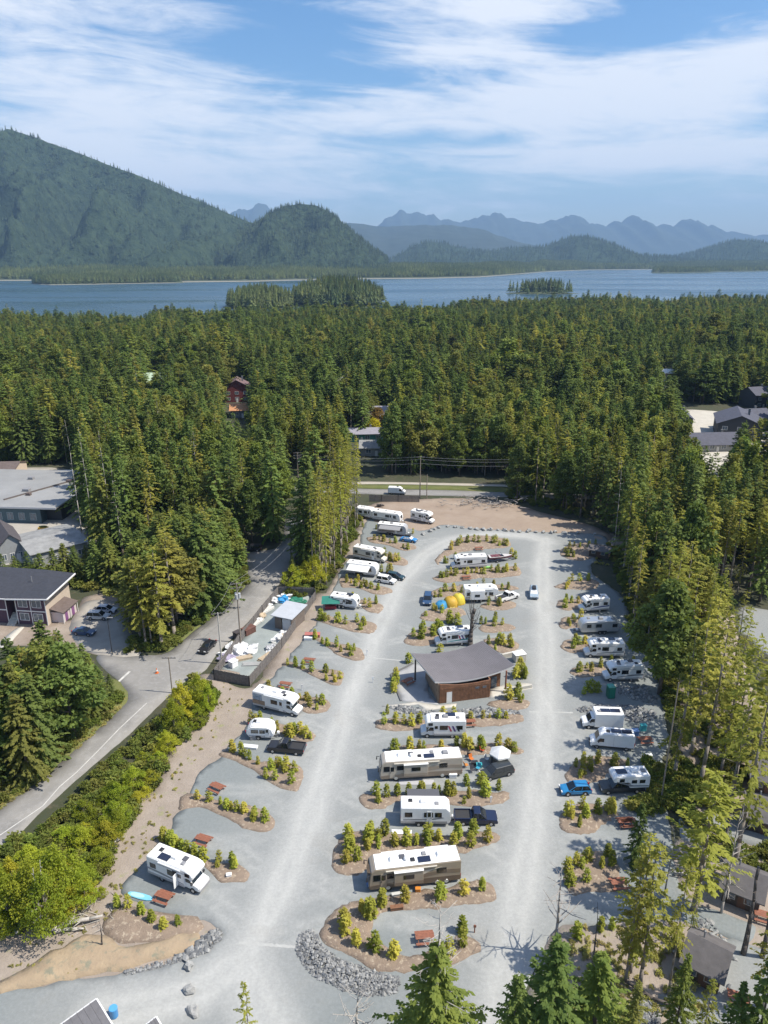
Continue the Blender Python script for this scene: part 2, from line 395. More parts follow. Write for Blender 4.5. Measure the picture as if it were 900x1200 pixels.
CONE = ridge('wooded_mountain', [(-420, 300), (-300, 245), (-200, 205), (-110, 172), (-50, 155), (0, 149), (30, 152), (60, 163), (85, 172), (110, 181), (130, 189), (170, 204), (210, 222), (250, 238), (275, 249), (290, 255), (315, 262), (345, 270), (400, 285), (455, 299)],
             4700, 1500, 1800, SEA, HILLA, 260, 110, .48, 420, 1, 'steep wooded mountain rising beyond the inlet')
KNOB = ridge('wooded_knoll', [(255, 302), (280, 276), (300, 256), (315, 246), (330, 239), (350, 234), (370, 236), (390, 246), (410, 264), (430, 281), (455, 300)],
             4350, 900, 900, SEA, HILLA, 110, 70, .34, 260, 3, 'round wooded knoll at the foot of the mountain')
MID = ridge('dark_hills', [(430, 312), (452, 303), (465, 296), (485, 284), (500, 279), (515, 280), (530, 284), (550, 288), (575, 291), (600, 287), (640, 285), (655, 278), (672, 273), (690, 273), (705, 279), (720, 287), (740, 294), (770, 297), (800, 300), (840, 303), (900, 303), (980, 306)],
            7200, 1500, 1500, SEA, HILLA, 200, 60, .24, 420, 6, 'low dark wooded hills across the water')
MID2 = ridge('dark_hill_group', [(770, 304), (800, 296), (822, 292), (840, 285), (855, 279), (870, 277), (890, 280), (905, 284), (940, 282), (1000, 300)],
             7900, 1300, 1300, SEA, HILLA, 90, 50, .10, 420, 8, 'dark wooded hill at the edge of the water')
ridge('blue_ridge', [(380, 275), (408, 261), (425, 263), (450, 266), (480, 264), (520, 264), (545, 266), (570, 271), (600, 282), (640, 292), (700, 300)], 12500, 3000, 2500, SEA, HILLB, 140, 50, .12, 1100, 10, 'hazy blue ridge behind the dark hills', cn=.02, lift=0)
ridge('far_mountains', [(250, 262), (285, 248), (296, 246), (305, 242), (312, 243), (320, 252), (345, 262), (400, 268), (440, 266), (455, 258), (470, 250), (476, 249), (483, 253), (500, 252), (516, 258), (530, 263), (548, 261), (565, 256), (580, 253), (592, 255), (605, 261), (622, 265), (640, 264), (655, 258), (671, 255), (685, 260), (700, 266), (715, 264), (728, 259), (740, 257), (752, 262), (770, 266), (790, 264), (806, 259), (818, 262), (835, 268), (850, 274), (880, 277), (950, 282), (1000, 276), (1100, 290)],
      20500, 4000, 3000, SEA, HILLB, 300, 50, .16, 1500, 12, 'pale blue jagged mountains on the horizon', cn=.07, lift=-2)

# -- far shore lowland, headlands and islands
def lowland(name, pts_near, depth, hmax, m, label, seed=0, beach=True):
    """land whose near waterline passes the given photo points, rising inland"""
    P = np.array([at(px, py, SEA)[:2] for px, py in pts_near]); n = 120
    tt = np.linspace(0, len(P)-1, n); W = np.stack([np.interp(tt, range(len(P)), P[:, i]) for i in (0, 1)], 1)
    V = []
    prof = [(-.04, -2.5), (0, .05), (.02, .6), (.045, 1.3), (.08, 3.0), (.2, .35), (.45, .75), (.75, 1.0), (1, .9)]
    for k, (t, h) in enumerate(prof):
        for i, (x, y) in enumerate(W):
            r = math.hypot(x, y); ux, uy = x/r, y/r
            w = noise.noise(Vector((x/260, seed, 2)))*.02*depth*.6
            e = min(1, i/6, (n-1-i)/6)
            z = h if k < 5 else 3+(hmax-3)*h*(.8+.4*noise.noise(Vector((x/400, y/400, seed))))
            V.append((x+ux*(t*depth+w), y+uy*(t*depth+w), SEA+(z*e if z > 0 else z)))
    V = np.array(V); f = grid_faces(n, len(prof)); me = np_mesh(name, V, f, [m, SANDB], True)
    mi = np.zeros(len(f), np.int32); mi[:(n-1)*3] = 1 if beach else 0; me.polygons.foreach_set('material_index', mi)
    tag(link(bpy.data.objects.new(name, me)), label, kind='structure')
    return V.reshape(len(prof), n, 3)
SANDB = mat('beach_sand', (.24, .22, .17), .9, .12, .02)
LOWG = mat('far_ground', (.05, .065, .03), .95, .3, .02)
LOW1 = lowland('far_shore', [(-260, 331), (-120, 330), (0, 329), (40, 329), (120, 331), (200, 331), (300, 330), (330, 329), (400, 327.5), (440, 327), (500, 326.5), (560, 325), (600, 322), (640, 318.5), (690, 316.5), (760, 316), (900, 316), (1000, 316)], 1500, 42, LOWG, 'low wooded far shore with a pale beach', 1)
LOW2 = lowland('wooded_headland', [(763, 320), (775, 320.3), (800, 320), (830, 319.5), (845, 318.6), (870, 318.5), (900, 317.8), (960, 317)], 420, 14, LOWG, 'wooded headland on the far side of the inlet', 4, False)
LOW3 = lowland('far_point', [(38, 333), (60, 334), (100, 333.5), (150, 332.6), (215, 331.5)], 200, 10, LOWG, 'low wooded point reaching into the inlet', 6)
def island(name, cx, base, halfw, depth, hz, label):
    x0, y0, _ = at(cx, base, SEA); hw = halfw/F*(y0*CP+(CAMH-SEA)*SP); n, m_ = 48, 9; V = []; cyy = y0+depth
    for j in range(m_):
        t = j/(m_-1)
        for i in range(n):
            a = 2*math.pi*i/n; k = (1+.12*noise.noise(Vector((math.cos(a)*2, math.sin(a)*2, cx))))*(1-t)
            z = (-3 if j == 0 else .05 if j == 1 else .9 if j == 2 else 1.5+(hz-1.5)*(1-(1-t)**2))
            rr = k if j > 1 else k*(1.05 if j == 1 else 1.12)/(1-t)*(1-t*.2)
            V.append((x0+hw*rr*math.cos(a), cyy+depth*rr*math.sin(a), SEA+z))
    f = [[j*n+i, j*n+(i+1) % n, (j+1)*n+(i+1) % n, (j+1)*n+i] for j in range(m_-1) for i in range(n)]
    me = np_mesh(name, V, f, [LOWG, SANDB], True); mi = np.zeros(len(f), np.int32); mi[:n] = 1; me.polygons.foreach_set('material_index', mi)
    tag(link(bpy.data.objects.new(name, me)), label, kind='structure')
    return (x0, cyy, hw, depth, hz)
ISL = [island('wooded_island', 391, 361, 62, 130, 24, 'wooded island with a narrow beach in the inlet'),
       island('wooded_islet', 296, 363, 44, 90, 17, 'lower wooded islet beside the larger wooded island'),
       island('small_islet', 640, 345, 42, 60, 7, 'small rocky islet with a clump of conifers in the inlet')]

# -- campground ground plan (photo points on the ground)
GRAVEL_P = [(0, 1160), (100, 1148), (183, 1132), (228, 1118), (248, 1103), (258, 1094), (240, 1080), (200, 1072), (165, 1060), (141, 1046), (150, 1030), (176, 1005), (192, 985), (203, 960), (215, 948),
            (228, 918), (240, 900), (262, 884), (276, 866), (288, 853), (296, 826), (303, 806), (318, 794), (332, 779), (342, 766), (356, 748), (371, 730), (382, 708), (391, 690), (402, 662), (413, 655), (421, 638), (426, 618), (436, 606), (470, 612),
            (492, 622), (522, 615), (560, 619), (600, 622), (650, 624), (704, 627), (712, 640), (698, 655), (695, 672), (730, 700), (738, 727), (746, 752), (765, 778), (775, 800), (778, 826), (782, 868), (775, 905), (778, 935), (785, 970), (790, 1000),
            (795, 1035), (812, 1058), (850, 1072), (885, 1088), (870, 1108), (820, 1085), (770, 1078), (700, 1084), (655, 1088), (640, 1110), (620, 1150), (600, 1210), (590, 1330), (300, 1400), (-150, 1330), (-80, 1180)]
GRAVEL = [at(x, y)[:2] for x, y in GRAVEL_P]
LROAD = [at(x, y)[:2] for x, y in [(120, 1190), (230, 1165), (290, 1120), (325, 1050), (358, 970), (386, 890), (412, 815), (440, 745), (468, 685), (495, 652), (530, 632), (570, 626), (620, 628), (645, 636)]]
LROAD2 = [at(x, y)[:2] for x, y in [(290, 1120), (300, 1170), (340, 1260)]]
RROAD = [at(x, y)[:2] for x, y in [(640, 632), (636, 660), (636, 700), (640, 760), (640, 830), (634, 900), (622, 980), (608, 1060), (590, 1150), (575, 1300)]]
PADS = [at(x, y)[:2] for x, y in [(205, 1035), (240, 985), (265, 925), (330, 884), (335, 842), (335, 800), (372, 768), (398, 738), (412, 712), (432, 678), (445, 660), (470, 632), (540, 664), (575, 700), (530, 748), (519, 860), (493, 912), (498, 962), (485, 1034), (500, 1085), (690, 718), (695, 745), (700, 772), (725, 800), (705, 855), (715, 880), (700, 935), (715, 985), (720, 1055)]]
def turn_ins():
    out = []
    for p in PADS:
        for L in (LROAD, RROAD):
            Q = np.array(L); D = []
            for a, b in zip(Q[:-1], Q[1:]): t = np.clip(((np.array(p)-a)@(b-a))/((b-a)@(b-a)), 0, 1); D.append(a+t*(b-a))
            q = min(D, key=lambda c: math.hypot(c[0]-p[0], c[1]-p[1])); d = math.hypot(q[0]-p[0], q[1]-p[1])
            if d < 26:
                for sgn in (1, -1): out.append([p, ((p[0]*.45+q[0]*.55), p[1]*.45+q[1]*.55), (q[0], q[1]+sgn*6.5)])
    return out
def gravel_worn(P):
    w = np.zeros(len(P))
    for L, hw in ((LROAD, 1.6), (LROAD2, 2.0), (RROAD, 1.5)):
        d = segdist(P, L); d = d+np.array([.7*noise.noise(Vector((p[0]*.12, p[1]*.12, 5))) for p in P]); w = np.maximum(w, np.exp(-(np.maximum(d-1.1, 0)/hw)**2)*(.85+.15*np.cos((d-.9)*3.2)))
    for k, L in enumerate(turn_ins()):                      # where vehicles swing into the pads
        d = segdist(P, smooth_line(L)); w = np.maximum(w, (.42+.12*math.sin(k*2.3))*np.exp(-((d-.75)/.5)**2))
    return w
def smooth_line(L):
    (a, b, c) = [np.array(p, float) for p in L]; return [tuple((1-t)**2*a+2*t*(1-t)*b+t*t*c) for t in np.linspace(0, 1, 7)]
def gravel_pad(P):                                         # compacted darker pads away from the roads
    d = np.minimum(segdist(P, LROAD), segdist(P, RROAD)); return np.clip((d-5)/8, 0, 1)
def gravel_mat():
    m = bpy.data.materials.new('gravel'); m.use_nodes = True; nt = m.node_tree; b = nt.nodes['Principled BSDF']
    tc = nn(nt, 'ShaderNodeTexCoord'); P = tc.outputs['Object']
    def nz(s, d=5, r=.6):
        t = nn(nt, 'ShaderNodeTexNoise', Scale=s, Detail=d, Roughness=r); nt.links.new(P, t.inputs['Vector']); return t.outputs['Fac']
    w = nn(nt, 'ShaderNodeAttribute'); w.attribute_name = 'worn'; pd = nn(nt, 'ShaderNodeAttribute'); pd.attribute_name = 'pad'
    c = mixc(nt, nz(.22), (.246, .258, .254), (.288, .296, .288))
    c = mixc(nt, mth(nt, 'MULTIPLY', pd.outputs['Fac'], .75), c, (.200, .222, .222))
    st = nn(nt, 'ShaderNodeMapping'); st.inputs['Scale'].default_value = (1, .06, 1); st.inputs['Rotation'].default_value = (0, 0, -.1); nt.links.new(P, st.inputs[0])
    ts = nn(nt, 'ShaderNodeTexNoise', Scale=.9, Detail=4); nt.links.new(st.outputs[0], ts.inputs['Vector'])
    wf = mth(nt, 'MULTIPLY', w.outputs['Fac'], mth(nt, 'ADD', mth(nt, 'MULTIPLY', nz(.12), .5), mth(nt, 'MULTIPLY_ADD', ts.outputs['Fac'], .35, .32)), clamp=True)
    c = mixc(nt, wf, c, (.47, .468, .445))
    f = nn(nt, 'ShaderNodeMapRange', **{'From Min': .55, 'From Max': .78, 'To Max': .55}); nt.links.new(nz(.09, 6, .7), f.inputs[0])
    c = mixc(nt, f.outputs[0], c, (.30, .285, .255))
    f2 = nn(nt, 'ShaderNodeMapRange', **{'From Min': .40, 'From Max': .66, 'To Min': .90, 'To Max': 1.07}); nt.links.new(nz(2.6, 6, .8), f2.inputs[0])
    v = nn(nt, 'ShaderNodeHueSaturation'); nt.links.new(c, v.inputs['Color']); nt.links.new(f2.outputs[0], v.inputs['Value'])
    nt.links.new(v.outputs[0], b.inputs['Base Color']); b.inputs['Roughness'].default_value = .95; b.inputs['Specular IOR Level'].default_value = .2
    bp = nn(nt, 'ShaderNodeBump', Strength=.35, Distance=.05); nt.links.new(nz(9, 4, .8), bp.inputs['Height']); nt.links.new(bp.outputs[0], b.inputs['Normal'])
    return m
GRAVELM = gravel_mat()
DIRT = mat('bare_dirt', (.335, .28, .23), .95, 0, .25, .5, col2=(.235, .185, .145), bscale=3, spots=(.55, (.135, .14, .06), .62))
DIRTG = mat('weedy_dirt', (.35, .295, .245), .95, 0, .3, .7, col2=(.26, .215, .175), bscale=3, spots=(.5, (.26, .255, .13), .60))
SANDY = mat('sandy_bank', (.41, .315, .205), .95, 0, .5, .9, col2=(.31, .235, .16), bscale=2, spots=(.9, (.24, .225, .16), .56))
MULCH = mat('bark_mulch', (.315, .240, .178), .95, 0, .8, .9, col2=(.225, .172, .130), bscale=6, spots=(2.2, (.44, .36, .27), .55))
ASPH = mat('asphalt', (.245, .236, .222), .9, .10, .25, .2, bscale=8, spots=(1.2, (.27, .262, .25), .5))
CLEARD = mat('cleared_earth', (.345, .275, .215), .95, 0, .15, .5, col2=(.265, .20, .15), bscale=2, spots=(.5, (.30, .235, .17), .6))
GRASSV = mat('grass_verge', (.105, .135, .030), .95, 0, .4, .6, col2=(.155, .150, .055), bscale=5)
PAVELINE = mat('road_paint', (.52, .51, .48), .8, .25, 1.2)

DZ = .02
sheet('dirt_verge', [at(x, y)[:2] for x, y in [(-60, 1205), (0, 1165), (100, 1152), (185, 1136), (232, 1116), (262, 1096), (300, 1000), (330, 900), (360, 800), (400, 720), (430, 660), (440, 612), (428, 604), (405, 640), (385, 690), (366, 700), (330, 752), (294, 806), (250, 790), (225, 800), (205, 845), (190, 880), (170, 925), (120, 985), (90, 1030), (60, 1070), (-60, 1090)]],
      DZ, DIRTG, 2.0, .5, 3, label='pale weedy dirt between the road bushes and the camping pads', rough=.012)
sheet('sandy_bank', gp('H', [(-20, 560), (-15, 520), (80, 470), (150, 420), (230, 380), (300, 340), (360, 350), (420, 385), (520, 372), (620, 350), (690, 330), (700, 370), (640, 415), (540, 450), (420, 475), (250, 505), (100, 532)]),
      .05, SANDY, 1.0, .4, 5, mound=.5, mw=3, label='bare sandy bank above the entrance drive', rough=.25)
sheet('mulch_bank', gp('H', [(370, 290), (420, 245), (470, 250), (560, 265), (640, 280), (700, 290), (720, 320), (690, 350), (600, 370), (500, 375), (420, 385), (365, 350)]), .045, MULCH, 1.0, .3, 6, mound=.35, mw=2, label='mulched bank beside the nearest camping pad')
sheet('cleared_earth', [at(x, y)[:2] for x, y in [(424, 604), (432, 592), (470, 586), (540, 584), (590, 588), (640, 602), (690, 615), (716, 628), (706, 634), (650, 627), (560, 622), (522, 618), (490, 626), (450, 618)]], .035, CLEARD, 2.5, .5, 8, rough=.04, label='bare brown cleared earth at the back of the campground')
sheet('dirt_slope', [at(x, y)[:2] for x, y in [(648, 1090), (700, 1078), (770, 1074), (790, 1040), (800, 985), (960, 975), (960, 1180), (960, 1300), (650, 1300), (615, 1200)]], .03, DIRTG, 2.0, .5, 9, label='weedy brown dirt among the tall bare trunks', rough=.02)
sheet('dirt_strip', [at(x, y)[:2] for x, y in [(640, 650), (700, 640), (745, 700), (770, 760), (795, 820), (800, 900), (800, 960), (830, 1010), (900, 1050), (960, 1080), (960, 900), (880, 800), (850, 700), (790, 660), (715, 625)]], .012, DIRT, 2.0, .5, 10, label='bare dirt strip under the row of tall trees')
sheet('gravel_lot', GRAVEL, .05, GRAVELM, .8, .35, 1, attrs={'worn': gravel_worn, 'pad': gravel_pad}, label='blue grey gravel loop and camping pads with pale wheel tracks')
sheet('gravel_path', [at(x, y)[:2] for x, y in [(800, 985), (845, 980), (910, 1000), (980, 1020), (980, 975), (905, 965), (850, 955), (800, 955)]], .06, GRAVELM, 1.5, .3, 12, label='gravel path between the dark cabins')
sheet('gravel_track', [at(x, y)[:2] for x, y in [(868, 712), (900, 715), (1000, 735), (1000, 800), (905, 770), (880, 750), (862, 735)]], .03, GRAVELM, 2.0, .3, 13, label='grey gravel track beyond the tall trees')
sheet('gravel_yard', [at(x, y)[:2] for x, y in [(845, 1100), (890, 1110), (960, 1130), (960, 1250), (860, 1260), (780, 1190), (770, 1165), (800, 1160)]], .055, GRAVELM, 1.5, .3, 14, label='gravel around the nearest dark cabin')

BEDS = [  # polygon (photo points), label
    (gp('H', [(560, 15), (600, 25), (680, 60), (740, 90), (830, 95), (876, 130), (860, 160), (780, 165), (720, 110), (650, 75), (590, 40)]), 'mulch bed behind the white motorhome with the open door'),
    (gp('E', [(60, 610), (110, 595), (200, 625), (300, 640), (400, 670), (470, 710), (488, 760), (450, 782), (370, 775), (290, 735), (210, 690), (130, 665), (40, 680)]), 'mulch bed between the two empty pads'),
    (gp('E', [(225, 420), (270, 400), (330, 420), (420, 450), (520, 450), (600, 475), (622, 520), (600, 580), (540, 585), (460, 545), (360, 480), (280, 440)]), 'mulch bed in front of the black pickup'),
    (gp('E', [(360, 265), (400, 235), (470, 260), (550, 280), (640, 300), (685, 330), (660, 355), (590, 355), (520, 320), (450, 300)]), 'mulch bed behind the small white teardrop trailer'),
    (gp('E', [(395, 110), (430, 95), (520, 120), (600, 140), (700, 150), (742, 190), (720, 225), (650, 225), (590, 200), (500, 165)]), 'mulch bed behind the motorhome with the rear mural'),
    (gp('A', [(425, 880), (460, 860), (520, 890), (600, 900), (680, 900), (716, 930), (700, 970), (640, 965), (570, 930), (480, 890)]), 'mulch bed with a picnic table behind the mural motorhome'),
    (gp('A', [(555, 745), (590, 740), (650, 770), (720, 785), (790, 800), (806, 840), (770, 860), (700, 840), (630, 795)]), 'narrow mulch bed beside the fenced yard'),
    (gp('A', [(580, 660), (620, 640), (700, 665), (800, 665), (855, 690), (850, 728), (780, 730), (690, 705), (620, 685)]), 'mulch bed in front of the striped trailer with the green tarp'),
    (gp('A', [(765, 585), (800, 570), (860, 580), (895, 610), (880, 635), (820, 625)]), 'small mulch bed behind the striped trailer'),
    (gp('B', [(0, 425), (60, 420), (130, 450), (200, 465), (212, 485), (140, 490), (60, 465), (0, 462)]), 'mulch bed in front of the white suv'),
    (gp('B', [(165, 335), (200, 318), (250, 335), (282, 355), (265, 370), (210, 365), (175, 350)]), 'mulch bed beside the beige motorhome'),
    (gp('B', [(110, 255), (170, 245), (230, 270), (300, 280), (312, 300), (270, 308), (190, 285), (120, 272)]), 'mulch bed in front of the blue car'),
    (gp('P', [(524, 643), (530, 635), (547, 629), (567, 628), (592, 632), (598, 640), (578, 643), (555, 645), (536, 648), (518, 655), (515, 662), (510, 655)]), 'curved mulch bed at the top of the loop'),
    (gp('P', [(507, 679), (519, 671), (544, 667), (578, 665), (604, 664), (611, 671), (600, 676), (555, 679), (525, 683)]), 'mulch bed in front of the white motorhome beside the boat'),
    (gp('P', [(503, 697), (512, 690), (530, 687), (560, 684), (600, 686), (603, 692), (560, 694), (520, 700)]), 'mulch bed behind the yellow tents'),
    (gp('P', [(492, 725), (497, 717), (518, 711), (540, 713), (545, 720), (530, 726), (508, 728)]), 'mulch bed in front of the yellow tents'),
    (gp('P', [(562, 711), (575, 705), (602, 706), (602, 713), (580, 716)]), 'mulch bed in front of the white pickup'),
    (gp('P', [(476, 753), (481, 741), (500, 735), (519, 737), (514, 750), (497, 757)]), 'mulch bed with tall saplings near the washroom roof'),
    (gp('P', [(560, 737), (572, 729), (598, 732), (600, 739), (575, 742)]), 'small mulch bed behind the washroom'),
    (gp('P', [(566, 752), (580, 748), (604, 752), (607, 760), (588, 766)]), 'small mulch bed at the washroom corner'),
    (gp('P', [(440, 850), (448, 843), (493, 843), (500, 852), (470, 857), (446, 855)]), 'mulch bed below the washroom patio'),
    (gp('P', [(540, 846), (556, 840), (603, 836), (615, 841), (603, 849), (560, 852)]), 'mulch bed along the riprap below the washroom'),
    (gp('F', [(640, 92), (720, 72), (815, 80), (822, 112), (740, 122), (660, 110)]), 'mulch bed at the washroom steps'),
    (gp('P', [(454, 881), (461, 876), (533, 873), (587, 871), (611, 877), (608, 884), (549, 885), (500, 882)]), 'mulch bed behind the tan motorhome with the white canopy'),
    (gp('P', [(420, 939), (429, 931), (461, 931), (512, 929), (549, 927), (592, 928), (597, 934), (592, 941), (549, 946), (528, 944), (517, 936), (480, 934), (461, 940), (451, 948), (432, 948)]), 'mulch bed between the tan motorhome and the navy pickup'),
    (gp('P', [(389, 1021), (390, 1000), (398, 985), (415, 975), (470, 976), (512, 981), (549, 975), (581, 976), (586, 984), (571, 992), (528, 1000), (488, 997), (455, 1002), (435, 1016), (412, 1026)]), 'mulch bed behind the nearest tan motorhome'),
    (gp('P', [(375, 1088), (397, 1064), (433, 1055), (479, 1048), (515, 1040), (564, 1033), (580, 1044), (579, 1056), (550, 1060), (508, 1066), (465, 1066), (440, 1073), (432, 1087), (440, 1101), (465, 1119), (493, 1121), (529, 1098), (556, 1101), (563, 1115), (545, 1124), (500, 1138), (440, 1137), (397, 1116), (380, 1101)]), 'curved mulch bed around the nearest middle pad'),
    (gp('C', [(168, 262), (195, 238), (260, 228), (330, 240), (310, 270), (250, 292), (195, 285)]), 'mulch bed by the wooden kiosk'),
    (gp('C', [(150, 385), (190, 368), (260, 355), (300, 365), (290, 390), (210, 392)]), 'shaded mulch bed under the tall trees'),
    (gp('C', [(158, 445), (185, 425), (255, 432), (250, 458), (190, 468)]), 'mulch bed in front of the smallest motorhome by the trees'),
    (gp('C', [(163, 515), (185, 490), (255, 497), (240, 525), (185, 532)]), 'mulch bed in front of the silver trailer'),
    (gp('C', [(172, 595), (200, 570), (275, 578), (268, 605), (205, 617)]), 'mulch bed in front of the white motorhome with curved stripes'),
    (gp('C', [(203, 685), (230, 662), (320, 658), (335, 690), (240, 702)]), 'mulch bed behind the green portable toilet'),
    (gp('G', [(138, 425), (160, 370), (230, 345), (320, 350), (375, 362), (310, 400), (260, 442), (170, 455)]), 'mulch bed between the white van and the blue hatchback'),
    (gp('G', [(112, 600), (130, 540), (200, 520), (290, 530), (340, 560), (270, 600), (240, 637), (140, 628)]), 'mulch bed in front of the blue hatchback'),
    (gp('J', [(228, 205), (240, 140), (300, 110), (385, 112), (410, 180), (440, 225), (330, 242), (250, 247)]), 'mulch bed below the last picnic table'),
]
for i, (poly, lab) in enumerate(BEDS):
    sheet('planting_bed', poly, .056, MULCH, .6, .38, 20+i, mound=.14, mw=2.2, label=lab, skirt=.05, rough=.06, step=.5)

# asphalt road by the woods, its verge and markings
ROAD_P = [(-60, 1045), (0, 1000), (45, 955), (100, 905), (150, 862), (185, 828), (215, 800), (240, 786), (255, 766), (285, 735), (312, 705), (330, 680), (340, 662), (352, 640), (358, 618), (352, 606), (335, 610), (328, 640), (290, 648), (288, 660), (289, 685), (262, 712), (225, 742), (196, 765), (170, 768), (145, 770), (115, 768), (118, 780), (140, 800), (148, 815), (130, 838), (95, 870), (55, 905), (0, 945), (-60, 990)]
sheet('road', [at(x, y)[:2] for x, y in ROAD_P], .04, ASPH, 2.5, .08, 40, label='grey asphalt road running past the woods')
sheet('parking_area', [at(x, y)[:2] for x, y in [(82, 733), (100, 706), (135, 706), (150, 735), (165, 765), (140, 772), (110, 766), (92, 756)]], .034, mat('parking_gravel', (.34, .315, .275), .95, .14, .3, .2), 2.0, .2, 41, label='gravel parking area beside the purple apartment house')
sheet('gravel_forecourt', [at(x, y)[:2] for x, y in [(-120, 725), (0, 722), (80, 728), (100, 700), (145, 700), (150, 768), (120, 768), (80, 760), (0, 758), (-120, 775)]], .022, DIRT, 2.0, .3, 42, label='dry dirt in front of the purple apartment house')
sheet('grass_verge', [at(x, y)[:2] for x, y in [(150, 815), (132, 840), (95, 872), (55, 908), (0, 948), (-60, 995), (-60, 960), (0, 920), (60, 870), (110, 828), (130, 795)]], .045, GRASSV, 1.5, .25, 43, label='dry grass verge beside the asphalt road', rough=.08)
sheet('grass_verge', [at(x, y)[:2] for x, y in [(196, 764), (225, 741), (262, 711), (289, 684), (288, 655), (275, 660), (272, 690), (235, 725), (195, 755)]], .045, GRASSV, 1.5, .25, 44, label='grass verge under the trees opposite the fenced yard', rough=.08)
def stripe(name, pts, w, z, lab):
    L = [Vector(at(x, y)[:2]) for x, y in pts]; mb = MB(); vs = []
    for i, p in enumerate(L):
        d = (L[min(i+1, len(L)-1)]-L[max(i-1, 0)]).normalized(); nrm = Vector((-d.y, d.x))*w/2
        vs += [(p.x+nrm.x, p.y+nrm.y, z), (p.x-nrm.x, p.y-nrm.y, z)]
    mb.add(vs, [[2*i, 2*i+1, 2*i+3, 2*i+2] for i in range(len(L)-1)])
    tag(mb.build(name, PAVELINE), lab, kind='structure')
stripe('road_marking', [(0, 979), (25, 962), (50, 945), (70, 922), (90, 905), (115, 880), (140, 854), (172, 824)], .15, .046, 'faded white edge line along the asphalt road')
stripe('road_marking', [(139, 799), (152, 787)], .45, .046, 'short white stop line at the side street')
sheet('yard_floor', gp('A', [(110, 928), (268, 962), (570, 548), (410, 528), (330, 640), (230, 760)]), .052, mat('yard_concrete', (.27, .30, .29), .9, .15, .3, .1), 2.0, .05, 45, curve=False, label='grey green floor of the fenced storage yard')
sheet('dirt_forecourt', gp('A', [(90, 910), (150, 900), (225, 915), (210, 935), (115, 925)]), .06, DIRT, 1.0, .2, 46, label='patch of dirt at the corner of the storage yard')
# highway at the back
sheet('highway', [at(x, y)[:2] for x, y in [(330, 569), (430, 573), (520, 574.5), (610, 577), (700, 579), (700, 585), (610, 583), (520, 581), (430, 579), (330, 575)]], .03, ASPH, 3, .1, 47, label='highway crossing behind the campground')
sheet('grass_strip', [at(x, y)[:2] for x, y in [(400, 568), (470, 568), (600, 571), (600, 577), (520, 574.2), (430, 572.6), (400, 571)]], .035, GRASSV, 3, .2, 48, label='green grass strip beyond the highway')
sheet('footpath', [at(x, y)[:2] for x, y in [(400, 564.5), (470, 565), (600, 568), (600, 570.3), (470, 567.5), (400, 567.3)]], .03, mat('path_gravel', (.42, .38, .32), .9, .1, .3), 3, .1, 49, label='pale footpath beyond the grass strip')
# commercial lot, far lots
sheet('commercial_lot', [at(x, y)[:2] for x, y in [(-140, 552), (0, 549), (60, 548), (95, 556), (98, 585), (100, 612), (115, 640), (60, 655), (-140, 660)]], .03, mat('lot_gravel', (.37, .345, .305), .95, .12, .2), 3, .3, 50, label='pale gravel lot around the flat roofed shop building')
sheet('town_lot', [at(x, y, 0)[:2] for x, y in [(788, 482), (860, 484), (900, 492), (900, 560), (820, 562), (790, 520)]], .03, mat('lot_concrete', (.48, .45, .39), .95, .1, .2), 4, .3, 51, label='pale concrete yard between the dark roofed houses')
sheet('forest_clearing', [at(x, y, 0)[:2] for x, y in [(765, 430), (792, 430), (792, 450), (775, 462), (760, 445)]], .03, MATS['lot_concrete'], 6, .5, 52, label='pale clearing deep in the forest')
